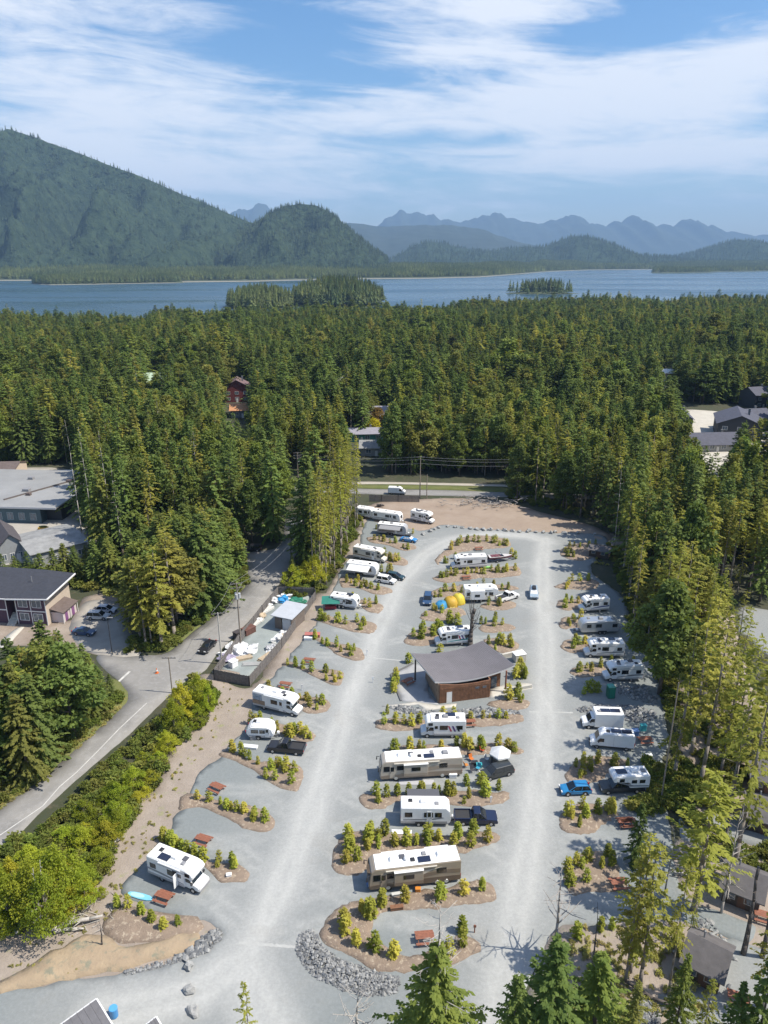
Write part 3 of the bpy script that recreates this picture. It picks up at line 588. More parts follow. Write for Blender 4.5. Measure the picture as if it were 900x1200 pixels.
# ------------------------------------------------------------------ trees
def kites(pos, dirv, length, width, nrm):
    """leaf sprays as folded kites: pos, dirv, nrm are (n,3)"""
    side = np.cross(dirv, nrm); side /= np.maximum(np.linalg.norm(side, axis=1, keepdims=True), 1e-6)
    L = length[:, None]; W = width[:, None]
    a = pos; b = pos+dirv*L*.45+side*W*.5; c = pos+dirv*L-nrm*L*.12; d = pos+dirv*L*.45-side*W*.5
    n = len(pos); V = np.stack([a, b, c, d], 1).reshape(-1, 3); Fq = np.arange(4*n).reshape(n, 4)
    return V, Fq
def unit(v): return v/np.maximum(np.linalg.norm(v, axis=-1, keepdims=True), 1e-6)
def conifer_crown(name, seed, H, Rr, base, gap, nb, spr, m, top=.75, droop=.22, omit=.12, lump=.3, per=3, wid=.62):
    g = np.random.default_rng(seed); Ps, Ds, Ls, Ws, Ns, Ts = [], [], [], [], [], []
    z = base*H; az0 = 0; ph = g.uniform(0, 6.28, 4)
    while z < H-.15:
        t = (z-base*H)/(H*(1-base)); prof = min(1, .5+t*2.8)*(1-t**1.5)**(top*1.45)+.02
        for k in range(max(3, int(nb*(1-.45*t)))):
            if g.random() < omit: continue
            az = az0+6.283*k/nb*(1/(1-.45*t))+g.uniform(-.35, .35)
            lm = 1+lump*(math.sin(az*2+ph[0]+z*.5)*.5+math.sin(az*3+ph[1]-z*.9)*.35+math.sin(z*1.7+ph[2])*.3)
            r = Rr*prof*lm*g.uniform(.65, 1.15)+.12
            el = .55*t-.12+g.uniform(-.12, .15); tint = g.random()
            d = np.array([math.cos(az)*math.cos(el), math.sin(az)*math.cos(el), math.sin(el)]); sd = np.array([-math.sin(az), math.cos(az), 0])
            step = spr*.55; ns = max(1, int(r/step))
            for s in range(ns+1):
                q = (s+.6)/(ns+1)
                if q < .18 and t < .8: continue
                p = d*r*q; p[2] -= droop*r*q*q*(1-.6*t)
                for e in range(per):
                    an = g.uniform(.25, 1.05)*(1 if e % 2 else -1)*(0 if e == per-1 else 1)
                    dv = d*math.cos(an)+sd*math.sin(an)+np.array([0, 0, g.uniform(-.55, .05)-droop*q])
                    Ps.append(p+np.array([0, 0, z])+g.normal(0, .05*spr, 3)); Ds.append(dv); Ls.append(spr*g.uniform(.65, 1.2)*(1.1-.35*q)); Ws.append(spr*wid*g.uniform(.7, 1.2))
                    Ns.append(np.array([g.normal(0, .38), g.normal(0, .38), 1])+d*.25); Ts.append(min(1, max(0, tint*.75+g.uniform(0, .25))))
        az0 += 2.4; z += gap*g.uniform(.75, 1.25)*(1-.35*t)
    for k in range(6):
        Ps.append(np.array([0, 0, H-.1*spr-k*.1*spr])); Ds.append(np.array([g.normal(0, .25), g.normal(0, .25), 1.])); Ls.append(spr*.8); Ws.append(spr*.25); Ns.append(np.array([g.normal(), g.normal(), .1])); Ts.append(.8)
    V, Fq = kites(np.array(Ps), unit(np.array(Ds)), np.array(Ls), np.array(Ws), unit(np.array(Ns)))
    me = np_mesh(name, V, Fq, [m]); fattr(me, 'tint', np.repeat(Ts, 4)); return me
def trunk_mesh(name, seed, H, r, m, lean=.25, stubs=0, n=7, top=.02):
    g = random.Random(seed); mb = MB(); pts = [(0, 0, -.5)]; rs = [r*1.25]; x = y = 0
    for k in range(1, 9):
        t = k/8; x += g.uniform(-1, 1)*lean*.25; y += g.uniform(-1, 1)*lean*.25
        pts.append((x*t, y*t, H*t)); rs.append(max(top, r*(1-t)**.8))
    mb.path(pts, rs, n)
    for k in range(stubs):
        t = g.uniform(.25, .95); a = g.uniform(0, 6.28); L = g.uniform(.5, 1.6)*(1.2-t); z = H*t
        i = min(7, int(t*8)); p = Vector(pts[i]).lerp(Vector(pts[i+1]), t*8-i)
        q = p+Vector((math.cos(a)*L, math.sin(a)*L, g.uniform(-.3, .5)*L)); mb.tube(p, q, .05, .015, 4)
    return mb.mesh(name, m, smooth=True)
def broadleaf_crown(name, seed, H, Rr, m, clumps=34, leaves=70, leaf=.42, low=.18, cs=1.0):
    g = np.random.default_rng(seed); Ps, Ds, Ls, Ws, Ns, Ts = [], [], [], [], [], []
    for c in range(clumps):
        u = g.normal(size=3); u /= np.linalg.norm(u); k = g.uniform(.45, 1.0)
        zc = H*(low+(1-low)*(.5+.46*u[2]*k)); rel = (zc/H-low)/(1-low); env = math.sin(min(1, .25+rel*.9)*math.pi)**.7
        cc = np.array([u[0]*Rr*k*env*1.15, u[1]*Rr*k*env*1.15, zc]); cr = g.uniform(.16, .30)*Rr*cs; tint = g.random()
        n = int(leaves*g.uniform(.7, 1.3)); w = unit(g.normal(size=(n, 3))); w[:, 2] *= .7
        pos = cc+w*cr*g.uniform(.5, 1.1, (n, 1))
        Ps.append(pos); Ds.append(unit(w+g.normal(0, .6, (n, 3))+np.array([0, 0, -.25]))); Ls.append(leaf*g.uniform(.6, 1.25, n)); Ws.append(leaf*g.uniform(.45, .8, n))
        Ns.append(unit(w+g.normal(0, .5, (n, 3))+np.array([0, 0, .6]))); Ts.append(np.clip(tint*.7+g.uniform(0, .3, n), 0, 1))
    V, Fq = kites(np.concatenate(Ps), np.concatenate(Ds), np.concatenate(Ls), np.concatenate(Ws), np.concatenate(Ns))
    me = np_mesh(name, V, Fq, [m]); fattr(me, 'tint', np.repeat(np.concatenate(Ts), 4)); return me
def limb_trunk(name, seed, H, r, Rr, m, low=.18):
    g = random.Random(seed); mb = MB(); mb.path([(0, 0, -.4), (.1, .05, H*.35), (.0, .1, H*.75)], [r, r*.75, r*.25], 7)
    for k in range(8):
        a = g.uniform(0, 6.28); z = H*g.uniform(low, .6); L = Rr*g.uniform(.5, .9)
        p = Vector((.05, .05, z)); q = p+Vector((math.cos(a)*L*.55, math.sin(a)*L*.55, L*.5)); e = q+Vector((math.cos(a)*L*.4, math.sin(a)*L*.4, L*.5))
        mb.path([p, q, e], [r*.4, r*.25, .02], 5)
    return mb.mesh(name, m, smooth=True)

VAR = {}                                                    # kind -> list of (crown mesh, trunk mesh, nominal height)
def addvar(kind, crown, trunk, H): VAR.setdefault(kind, []).append((crown, trunk, H))
for s in range(5):                                          # dense dark forest conifers
    H = 22; addvar('conifer', conifer_crown('conifer_crown', 100+s, H, 3.3+.4*(s % 3), .08+.05*(s % 2), .56, 7, .72, FOL_CON, .52+.08*(s % 3), .26, .14, .45), trunk_mesh('conifer_trunk', 100+s, H*.97, .30, BARK), H)
for s in range(4):                                          # tall ones with a bare lower trunk
    H = 26; addvar('tall', conifer_crown('tall_crown', 200+s, H, 2.9+.3*(s % 2), .34+.06*s, .68, 6, .72, FOL_CON if s < 2 else FOL_SLIM, .5, .30, .24, .5), trunk_mesh('tall_trunk', 200+s, H*.97, .30, BARK_PALE if s % 2 else BARK, .4, 10), H)
for s in range(5):                                          # thin yellow-green conifers at the edge of the camp
    H = 22; addvar('slim', conifer_crown('slim_crown', 300+s, H, 2.3+.25*(s % 3), .22+.06*(s % 4), .55, 5, .54, FOL_SLIM, .50, .30, .30, .55, 3, .42), trunk_mesh('slim_trunk', 300+s, H*.97, .21, BARK_PALE, .5, 16), H)
for s in range(3):                                          # bright dense cedars
    H = 16; addvar('cedar', conifer_crown('cedar_crown', 400+s, H, 3.3, .05, .46, 8, .58, FOL_BUSH if s == 0 else FOL_CON, .62, .36, .08, .35, 3, .6), trunk_mesh('cedar_trunk', 400+s, H*.95, .28, BARK), H)
for s in range(5):                                          # alders
    H = 9; addvar('alder', broadleaf_crown('alder_crown', 500+s, H, 3.4+.5*(s % 3), FOL_ALD, 62, 70, .34, .04, .78), limb_trunk('alder_trunk', 500+s, H, .14, 2.7, BARK_PALE, .15), H)
for s in range(2):                                          # close foreground conifers, finer sprays
    H = 20; addvar('near', conifer_crown('near_crown', 600+s, H, 4.0, .05, .36, 9, .36, FOL_BUSH if s == 0 else FOL_CON, .72, .34, .10, .3, 3, .5), trunk_mesh('near_trunk', 600+s, H*.97, .34, BARK), H)
for s in range(4):                                          # the row by the road: crowns only in the upper half
    H = 24; addvar('row', conifer_crown('row_crown', 650+s, H, 1.9+.2*(s % 3), .38+.06*(s % 3), .55, 5, .54, FOL_SLIM, .45, .28, .26, .5, 3, .42), trunk_mesh('row_trunk', 650+s, H*.97, .20, BARK_PALE, .5, 18), H)
for s in range(3):                                          # round topped trees mixed into the forest
    H = 17; addvar('round', broadleaf_crown('round_crown', 550+s, H, 3.6+.3*s, FOL_BUSH if s else FOL_CON, 60, 90, .62, .12), limb_trunk('round_trunk', 550+s, H, .24, 3.4, BARK, .12), H)
NAMES = {'round': 'round_topped_tree', 'row': 'slender_conifer', 'conifer': 'conifer_tree', 'tall': 'tall_conifer', 'slim': 'slender_conifer', 'cedar': 'cedar_tree', 'alder': 'alder_tree', 'near': 'conifer_tree'}
CATS = {'alder': 'tree'}
def tree_thing(kind, x, y, h, label, group, var=None, wide=1.0, rz=None, z=None):
    cr, tr, H = VAR[kind][R.randrange(len(VAR[kind])) if var is None else var]
    z = float(ground_z(x, y)) if z is None else z
    o = thing(NAMES[kind], label, 'tree', (x, y, z), R.uniform(0, 6.28) if rz is None else rz, group)
    s = h/H; o.scale = (s*wide, s*wide, s)
    link(bpy.data.objects.new('trunk', tr), o); link(bpy.data.objects.new('crown', cr), o)
    return o

# -- scatter: a mass nobody could count, as one object
def scatter(name, pts, scl, proto, label, wide=None):
    pts = np.asarray(pts, np.float32)
    me = bpy.data.meshes.new(name); me.vertices.add(len(pts)); me.vertices.foreach_set('co', pts.ravel())
    fattr(me, 'scl', scl); fattr(me, 'rot', NR.uniform(0, 6.283, len(pts))); fattr(me, 'wid', np.ones(len(pts)) if wide is None else wide)
    o = bpy.data.objects.new(name, me); link(o); tag(o, label, None, None, 'stuff')
    ng = bpy.data.node_groups.new(name, 'GeometryNodeTree')
    ng.interface.new_socket('Geometry', in_out='INPUT', socket_type='NodeSocketGeometry'); ng.interface.new_socket('Geometry', in_out='OUTPUT', socket_type='NodeSocketGeometry')
    gi = ng.nodes.new('NodeGroupInput'); go = ng.nodes.new('NodeGroupOutput'); ip = ng.nodes.new('GeometryNodeInstanceOnPoints')
    oi = ng.nodes.new('GeometryNodeObjectInfo'); oi.inputs['Object'].default_value = proto; oi.inputs['As Instance'].default_value = True; oi.transform_space = 'ORIGINAL'
    def named(n):
        a = ng.nodes.new('GeometryNodeInputNamedAttribute'); a.data_type = 'FLOAT'; a.inputs['Name'].default_value = n
        return [s for s in a.outputs if s.type == 'VALUE'][0]
    sc_, wd = named('scl'), named('wid')
    mu = ng.nodes.new('ShaderNodeMath'); mu.operation = 'MULTIPLY'; ng.links.new(sc_, mu.inputs[0]); ng.links.new(wd, mu.inputs[1])
    cs = ng.nodes.new('ShaderNodeCombineXYZ'); ng.links.new(mu.outputs[0], cs.inputs[0]); ng.links.new(mu.outputs[0], cs.inputs[1]); ng.links.new(sc_, cs.inputs[2])
    cr = ng.nodes.new('ShaderNodeCombineXYZ'); ng.links.new(named('rot'), cr.inputs[2])
    ng.links.new(gi.outputs[0], ip.inputs['Points']); ng.links.new(oi.outputs['Geometry'], ip.inputs['Instance'])
    ng.links.new(cr.outputs[0], ip.inputs['Rotation']); ng.links.new(cs.outputs[0], ip.inputs['Scale']); ng.links.new(ip.outputs[0], go.inputs[0])
    md = o.modifiers.new('scatter', 'NODES'); md.node_group = ng
    return o
def joined(name, parts):
    """one mesh from several (mesh) with their materials, for scattered copies"""
    bm = bmesh.new(); mats = []
    for me in parts:
        k = len(mats); mats += list(me.materials); n0 = len(bm.faces); bm.from_mesh(me); bm.faces.ensure_lookup_table()
        for f in bm.faces[n0:]: f.material_index = k
    out = bpy.data.meshes.new(name); bm.to_mesh(out); bm.free()
    for m in mats: out.materials.append(m)
    return bpy.data.objects.new(name, out)

# zones of trees: polygon of base points (photo), spacing, heights, kinds, label, group
def poisson(poly, sp, excl=(), rnd=R):
    P = np.array(poly); x0, y0 = P.min(0); x1, y1 = P.max(0); c = sp/1.35; out = []
    nx, ny = int((x1-x0)/c)+1, int((y1-y0)/(c))+1
    gx, gy = np.meshgrid(np.arange(nx), np.arange(ny)); g = np.stack([x0+(gx.ravel()+NR.uniform(.0, .95, nx*ny))*c, y0+(gy.ravel()+NR.uniform(.0, .95, nx*ny))*c], 1)
    g = g[NR.random(len(g)) < .62]; g = g[pip(g, P)]
    for e in excl: g = g[~pip(g, np.array(e))]
    return g
def W(pts): return [at(x, y)[:2] for x, y in pts]
FOREST_EXCL = [GRAVEL, W([(-200, 545), (92, 545), (100, 580), (104, 612), (118, 645), (60, 672), (0, 680), (-200, 700)]),
               W([(150, 768), (196, 765), (262, 712), (289, 684), (288, 655), (285, 640), (330, 636), (338, 560), (362, 560), (366, 640), (332, 690), (250, 790), (150, 790)]),
               W([(400, 562), (470, 562), (600, 566), (720, 573), (720, 640), (600, 640), (420, 640), (420, 585), (400, 585)]),
               W([(786, 490), (905, 490), (905, 562), (815, 566), (786, 520)]), W([(862, 705), (1000, 720), (1000, 810), (900, 780), (856, 745)]),
               W([(815, 545), (850, 545), (850, 575), (815, 575)])]
# sight lines kept open in front of houses that show through the trees: (photo x range, near row, far row)
SIGHT = [(260, 298, 448, 548), (170, 198, 444, 480), (385, 405, 448, 488), (430, 464, 484, 528), (402, 452, 514, 556), (764, 792, 436, 480), (785, 900, 474, 580), (815, 850, 545, 620), (205, 216, 470, 510)]
def in_sight(x, y):
    dep = y*CP+CAMH*SP; px = 450+F*x/dep
    d = math.atan2(CAMH, y)-PITCH; py = 600+F*math.tan(d)
    return any(a <= px <= b and c <= py <= e for a, b, c, e in SIGHT)
TREES = []                                                  # (x, y, h, kind, wide, label, group)
def zone(poly, sp, h0, h1, kinds, label, group, excl=(), wide=(.85, 1.15), cap=None):
    for x, y in poisson(poly, sp, excl):
        if in_sight(x, y): continue
        h = R.uniform(h0, h1)
        if cap:                                             # crowns stay below the outline the wood has in the photograph
            px = 450+F*x/(y*CP+(CAMH-h*.7)*SP); h = min(h, zat(y, np.interp(px, [c[0] for c in cap], [c[1] for c in cap])+R.uniform(0, 14)))
            if h < 4: continue
        TREES.append((x, y, h, R.choice(kinds), R.uniform(*wide), label, group))
def one(px, py, top, kind, label, group, wide=1.0, var=None):
    x, y, _ = at(px, py); TREES.append((x, y, zat(y, top), kind, wide, label, group, var))

GF = 'trees of the forest around the campground'
zone(W([(-60, 800), (0, 800), (40, 778), (90, 785), (132, 803), (138, 818), (98, 860), (45, 905), (0, 932), (-60, 960)]), 4.2, 15, 25, ['conifer', 'slim', 'cedar', 'cedar', 'round'], 'dark conifer in the clump beside the asphalt road and the side street', GF, (), (1.0, 1.3), [(-60, 775), (0, 768), (30, 750), (66, 730), (90, 752), (110, 775), (135, 800), (150, 815)])
for a in [(66, 850, 728, 'conifer'), (30, 870, 748, 'conifer'), (98, 838, 762, 'conifer'), (118, 822, 780, 'cedar'), (10, 905, 765, 'conifer'), (50, 900, 790, 'cedar'), (85, 860, 772, 'conifer'), (35, 915, 815, 'cedar')]: one(*a, 'tall dark conifer rising from the clump beside the asphalt road', GF, 1.2)
zone(W([(150, 748), (175, 762), (205, 752), (240, 722), (270, 695), (286, 668), (280, 650), (250, 640), (200, 650), (165, 680), (146, 720)]), 4.2, 14, 23, ['conifer', 'cedar', 'round', 'slim', 'slim', 'round'], 'green conifer in the wood between the parking area and the road', GF, (), (1.1, 1.45), [(140, 690), (160, 620), (200, 590), (240, 585), (290, 600)])
for px, py, tp in [(165, 752, 655), (190, 760, 640), (178, 758, 690), (205, 748, 620)]: one(px, py, tp, 'slim', 'yellowing conifer at the corner of the parking area', GF, 1.7)
zone(W([(-60, 690), (0, 690), (40, 692), (75, 693), (105, 690), (150, 688), (165, 675), (140, 660), (112, 650), (60, 680), (-60, 688)]), 4.0, 8, 15, ['conifer', 'cedar', 'cedar'], 'green conifer in the row behind the purple apartment house', GF, (), (1.1, 1.4), [(-60, 650), (60, 640), (110, 625), (160, 610)])
zone(W([(104, 610), (122, 648), (160, 680), (205, 648), (250, 638), (288, 640), (330, 634), (340, 565), (345, 520), (-200, 500), (-200, 545), (94, 545), (100, 585)]), 5.0, 17, 26, ['conifer', 'conifer', 'round', 'tall', 'cedar', 'slim'], 'dark conifer in the wood behind the flat roofed shop building', GF, FOREST_EXCL)
zone(W([(366, 694), (384, 690), (399, 660), (411, 640), (420, 620), (420, 600), (408, 592), (394, 605), (380, 640), (366, 668)]), 2.8, 19, 27, ['row'], 'tall slender tree in the row between the road and the campground', GF, (), (.75, 1.0))
for px, py, tp in [(362, 655, 530), (372, 640, 500), (358, 665, 560)]: one(px, py, tp, 'conifer', 'dark spruce at the head of the slender tree row', GF, 1.2)
zone(W([(336, 700), (352, 690), (372, 690), (372, 672), (350, 668), (340, 680)]), 3.0, 5, 8, ['alder', 'cedar'], 'low bushy tree behind the fenced storage yard', GF)
zone(W([(352, 561), (430, 558), (600, 560), (720, 566), (735, 560), (735, 530), (345, 520)]), 5.2, 14, 24, ['conifer', 'round', 'tall', 'slim'], 'dark conifer across the highway behind the campground', GF, FOREST_EXCL)
zone(W([(592, 584), (640, 599), (695, 612), (722, 626), (728, 660), (735, 690), (760, 720), (860, 700), (960, 715), (960, 570), (720, 560), (600, 568)]), 4.8, 16, 26, ['conifer', 'tall', 'tall', 'slim', 'round'], 'tall conifer at the wooded edge behind the cleared earth', GF, [W([(862, 705), (1000, 720), (1000, 810), (900, 780), (856, 745)])])
zone(W([(712, 662), (732, 700), (742, 752), (760, 780), (772, 820), (784, 845), (830, 850), (862, 815), (862, 760), (845, 715), (800, 672), (755, 645)]), 5.3, 16, 25, ['slim', 'slim', 'slim', 'row', 'round'], 'thin yellow green conifer beside the motorhomes at the wooded side', GF, (), (.85, 1.25), [(690, 610), (740, 598), (800, 625), (880, 690)])
zone(W([(800, 850), (830, 850), (880, 830), (960, 850), (960, 900), (880, 890), (830, 900)]), 5.0, 14, 24, ['slim', 'tall'], 'thin conifer near the dark cabins', GF)
GB = 'tall trees near the cabins'
for px, py, tp, v, w in [(790, 911, 735, 0, 1.0), (810, 884, 700, 1, 1.0), (821, 918, 720, 3, 1.0), (856, 940, 745, 2, 1.0), (869, 974, 760, 3, 1.05), (861, 1012, 780, 1, 1.0), (845, 905, 770, 4, 1.0), (886, 905, 800, 0, 1.0)]:
    one(px, py, tp, 'slim', 'tall thin conifer with a long bare trunk near the dark cabins', GB, w*1.15, v)
for px, py, tp, k, w, lab in [(813, 1068, 905, 'slim', 1.9, 'broad yellow green conifer with a bare trunk above the gravel path'), (738, 1139, 978, 'slim', 1.3, 'thin conifer on twin bare trunk beside the last picnic table'), (750, 1153, 990, 'slim', 1.2, 'thin conifer with bare lower trunk on the dirt slope'),
        (743, 1015, 940, 'cedar', .75, 'small bright conifer beside the picnic table by the trees'), (783, 1166, 1010, 'slim', .8, 'very thin conifer beside the nearest dark cabin'), (733, 1150, 1000, 'slim', .9, 'thin conifer standing closest to the twin trunk tree'),
        (790, 1215, 1118, 'cedar', .7, 'small green conifer growing below the nearest dark cabin'), (872, 1285, 1120, 'conifer', .9, 'dark conifer at the lower corner near the nearest cabin'), (808, 1105, 1040, 'slim', .7, 'short thin conifer above the nearest cabin roof')]:
    one(px, py, tp, k, lab, GB, w)
for px, py, tp, k, w, lab in [(817, 1245, 1148, 'slim', 1.0, 'thin green conifer growing in front of the nearest cabin wall'), (846, 1275, 1152, 'conifer', .8, 'dark little conifer at the lower edge below the nearest cabin'), (893, 1180, 1020, 'slim', 1.0, 'thin conifer at the edge behind the nearest cabin')]: one(px, py, tp, k, lab, GB, w)
for px, py, tp, k, w, v, lab in [(506, 1330, 1105, 'near', 1.4, 0, 'broad bright conifer with a bare grey top in front of the riprap'), (632, 1330, 1098, 'near', 1.3, 1, 'dark green conifer at the lower edge beside the loop road'), (592, 1340, 1140, 'near', .95, 1, 'shorter dark conifer at the lower edge in front of the loop road'),
        (682, 1310, 1118, 'near', 1.4, 0, 'yellow green conifer at the lower edge below the bare snag'), (294, 1262, 1152, 'slim', .85, 1, 'small thin conifer standing in the entrance drive'), (720, 1340, 1150, 'near', .7, 0, 'yellow green conifer on the slope below the thin trunks')]:
    one(px, py, tp, k, lab, None, w, v)
ALD = W([(-30, 1050), (0, 1046), (34, 1026), (70, 996), (108, 956), (146, 912), (178, 880), (206, 846), (216, 826), (240, 812), (258, 822), (248, 850), (208, 872), (194, 895), (174, 930), (140, 975), (122, 1020), (125, 1055), (80, 1088), (0, 1105), (-30, 1105)])
zone(ALD, 2.2, 1.8, 4.8, ['alder'], 'bright green bushy alder between the asphalt road and the camping pads', 'alders along the asphalt road')
for px, py, tp in [(12, 1085, 1010), (45, 1085, 1000), (75, 1066, 985), (20, 1060, 1000), (60, 1096, 1020), (215, 846, 795), (235, 834, 786), (205, 860, 815), (246, 836, 800)]: one(px, py, tp, 'alder', 'tall bright alder near the end of the roadside thicket', 'alders along the asphalt road', .72)
NEARN = len(TREES)
# deep forest
deep = np.array([(-900, 240), (-330, 170), (-140, 226), (-90, 300), (0, 250), (60, 250), (110, 232), (140, 180), (330, 150), (900, 300), (1000, 1380), (400, 1380), (0, 1200), (-300, 1150), (-900, 1100)], float)
g = poisson(deep, 6.3, FOREST_EXCL)
S_ = shore(g[:, 0]/np.maximum(g[:, 1], 60)); g = g[g[:, 1] < S_-12]
ax = np.abs(g[:, 0])/(g[:, 1]*CP+CAMH*SP); g = g[ax < .66]
for x, y in g:
    if in_sight(x, y): continue
    patch = noise.noise(Vector((x*.012, y*.012, 3))); far = min(1, max(0, (y-300)/500))
    h = R.triangular(12, 28, 19)*(1-.10*far)*(1+.42*patch)*(1.3 if R.random() < .05 else 1)
    k = R.choice(['slim', 'conifer', 'conifer', 'round', 'tall', 'cedar'] if patch > .05 else ['conifer', 'conifer', 'tall', 'conifer', 'cedar', 'round'])
    TREES.append((x, y, h, k, R.uniform(1.0, 1.7), 'dark conifer in the wood behind the flat roofed shop building' if x < -60 else 'dark conifer across the highway behind the campground' if x < 70 else 'tall conifer at the wooded edge behind the cleared earth', GF))
def visible(x, y, h):
    z = float(ground_z(x, y)); dep = y*CP+(CAMH-z)*SP
    if y < 20: return False
    px = 450+F*x/dep
    return -15 < px < 915
order = sorted(range(len(TREES)), key=lambda i: (0 if i >= NEARN-0 and False else TREES[i][1]))
vis = [i for i in order if visible(*TREES[i][:3])]
named = set(vis[:300]); SC_ = {}
for i, t in enumerate(TREES):
    x, y, h, k, w, lab, grp = t[:7]; v = t[7] if len(t) > 7 else None
    if i in named: tree_thing(k, x, y, h, lab, grp, v, w)
    else:
        v = R.randrange(len(VAR[k])) if v is None else v
        SC_.setdefault((k, v), []).append((x, y, float(ground_z(x, y)), h/VAR[k][v][2], w))
PROTO = {}
for (k, v), L in sorted(SC_.items()):
    L = np.array(L); PROTO[k, v] = joined('forest_'+NAMES[k], [VAR[k][v][0], VAR[k][v][1]])
    scatter('forest', L[:, [0, 1, 2]], L[:, 3], PROTO[k, v], 'dense conifer forest stretching to the inlet', L[:, 4])

# far trees on the islands, far shore and mountain
def far_tree(name, seed, fm=FOL_FAR):
    g = np.random.default_rng(seed); V, Fq, T = [], [], []
    for k in range(9):
        z0 = .06+.10*k; r = .17*(1-k/9.5)*g.uniform(.8, 1.2); n = 7; a0 = g.uniform(0, 6); t = g.random()
        for i in range(n):
            a = a0+6.283*i/n; rr = r*g.uniform(.6, 1.25); b = a+.55
            q = len(V); V += [(0, 0, z0+.16), (rr*math.cos(a), rr*math.sin(a), z0-.02+g.uniform(-.02, .02)), (rr*.8*math.cos(b), rr*.8*math.sin(b), z0+.01)]; Fq.append((q, q+1, q+2)); T += [t]*3
    me = np_mesh(name, V, Fq, [fm]); fattr(me, 'tint', T); return bpy.data.objects.new(name, me)
FT = [far_tree('far_conifer', 900+i) for i in range(3)]; FI = [far_tree('island_conifer', 910+i, FOL_ISL) for i in range(3)]
def far_scatter(name, P, h0, h1, label, FT=FT):
    P = np.asarray(P); idx = NR.integers(0, 3, len(P)); s = NR.uniform(h0, h1, len(P))
    for k in range(3):
        m_ = idx == k
        if m_.any(): scatter(name, P[m_], s[m_], FT[k], label, NR.uniform(1.1, 2.1, m_.sum()))
def on_grid(V, n, rows=None, zmin=None):
    ny, nx = V.shape[:2]; j0, j1 = rows or (0, ny-1)
    A = np.linalg.norm(np.cross(V[1:, :-1]-V[:-1, :-1], V[:-1, 1:]-V[:-1, :-1]), axis=2); A = A[j0:j1]; p = (A/A.sum()).ravel()
    c = NR.choice(len(p), n, p=p); j = c//(nx-1)+j0; i = c % (nx-1); u, v = NR.random((2, n, 1))
    P = V[j, i]*(1-u)*(1-v)+V[j, i+1]*u*(1-v)+V[j+1, i]*(1-u)*v+V[j+1, i+1]*u*v
    return P if zmin is None else P[P[:, 2] > zmin]
far_scatter('mountain_forest', np.concatenate([on_grid(CONE, 4500, (72, 88), 2), on_grid(CONE, 5000, (0, 72), 2)]), 14, 30, 'forest covering the steep mountain')
far_scatter('knoll_forest', np.concatenate([on_grid(KNOB, 1500, (44, 58), 2), on_grid(KNOB, 1600, (0, 44), 2)]), 14, 28, 'forest covering the round knoll')
far_scatter('hill_forest', np.concatenate([on_grid(MID, 5000, (0, 50), 2), on_grid(MID2, 1700, (0, 42), 2)]), 22, 38, 'forest covering the low dark hills')
far_scatter('shore_forest', np.concatenate([on_grid(LOW1, 42000, (4, 8), -11.5), on_grid(LOW1, 9000, (4, 5), -11.5)]), 17, 30, 'forest along the far shore', FI)
far_scatter('headland_forest', np.concatenate([on_grid(LOW2, 2600, (4, 8), -11), on_grid(LOW3, 2600, (4, 8), -12.4)]), 17, 27, 'forest on the far points', FI)
for (x0, yc, hw, dp, hz), n, lab, h in zip(ISL, (1500, 600, 230), ('conifers covering the wooded island', 'conifers covering the wooded islet', 'conifers on the small rocky islet'), ((13, 33), (12, 29), (12, 34))):
    rr = np.sqrt(NR.random(n))*.93; a = NR.uniform(0, 6.283, n)
    if hz < 8: rr *= np.where(NR.random(n) < .35, 1, .62)
    z = SEA+1.5+(hz-1.5)*(1-rr**2); far_scatter('island_forest', np.c_[x0+hw*rr*np.cos(a), yc+dp*rr*np.sin(a), z-.5], *h, lab, FI)
# ------------------------------------------------------------------ vehicles (x forward, z up, origin on the ground under the middle)
def near_pose(rear, front, W, snap=None):
    """pose of a vehicle whose side towards the camera stands on the ground between two photo points"""
    a, b = Vector(at(*rear)[:2]), Vector(at(*front)[:2]); d = (b-a); yaw = math.atan2(d.y, d.x); L = d.length
    n = Vector((-d.y, d.x)).normalized(); mid = (a+b)/2
    if n.dot(mid) < 0: n = -n
    p = mid+n*W/2
    return (p.x, p.y, .055), yaw, L
def wheel(parent, x, y, r=.38, w=.26, rim=RIM):
    t = MB().tube((x, y-w/2, r), (x, y+w/2, r), r, r, 14).build('wheel', TYRE, parent, smooth=False)
    s = 1 if y > 0 else -1
    MB().tube((x, y+s*(w/2-.03), r), (x, y+s*(w/2+.012), r), r*.6, r*.55, 10).build('rim', rim, t)
def sidequad(mb, prof, ys, t=.02):
    """a flat piece with outline prof (x, z) on both flanks at |y| = ys"""
    mb.prism(prof, ys-.01, ys+t); mb.prism(prof, -ys-t, -ys+.01); return mb
def rect(x0, x1, z0, z1): return [(x0, z0), (x1, z0), (x1, z1), (x0, z1)]
def win(parent, x0, x1, z0, z1, y, side, frame=True, name='window'):
    """one window on one flank (side = +1 or -1), frame proud of the wall"""
    w = MB().prism(rect(x0, x1, z0, z1), *sorted((side*(y-.01), side*(y+.018)))).build(name, GLASS, parent)
    if frame:
        m = MB(); e = .05
        for q in (rect(x0-e, x1+e, z1, z1+e), rect(x0-e, x1+e, z0-e, z0), rect(x0-e, x0, z0, z1), rect(x1, x1+e, z0, z1)): m.prism(q, *sorted((side*(y-.01), side*(y+.026))))
        m.build('window_frame', BLACKP, w)
    return w
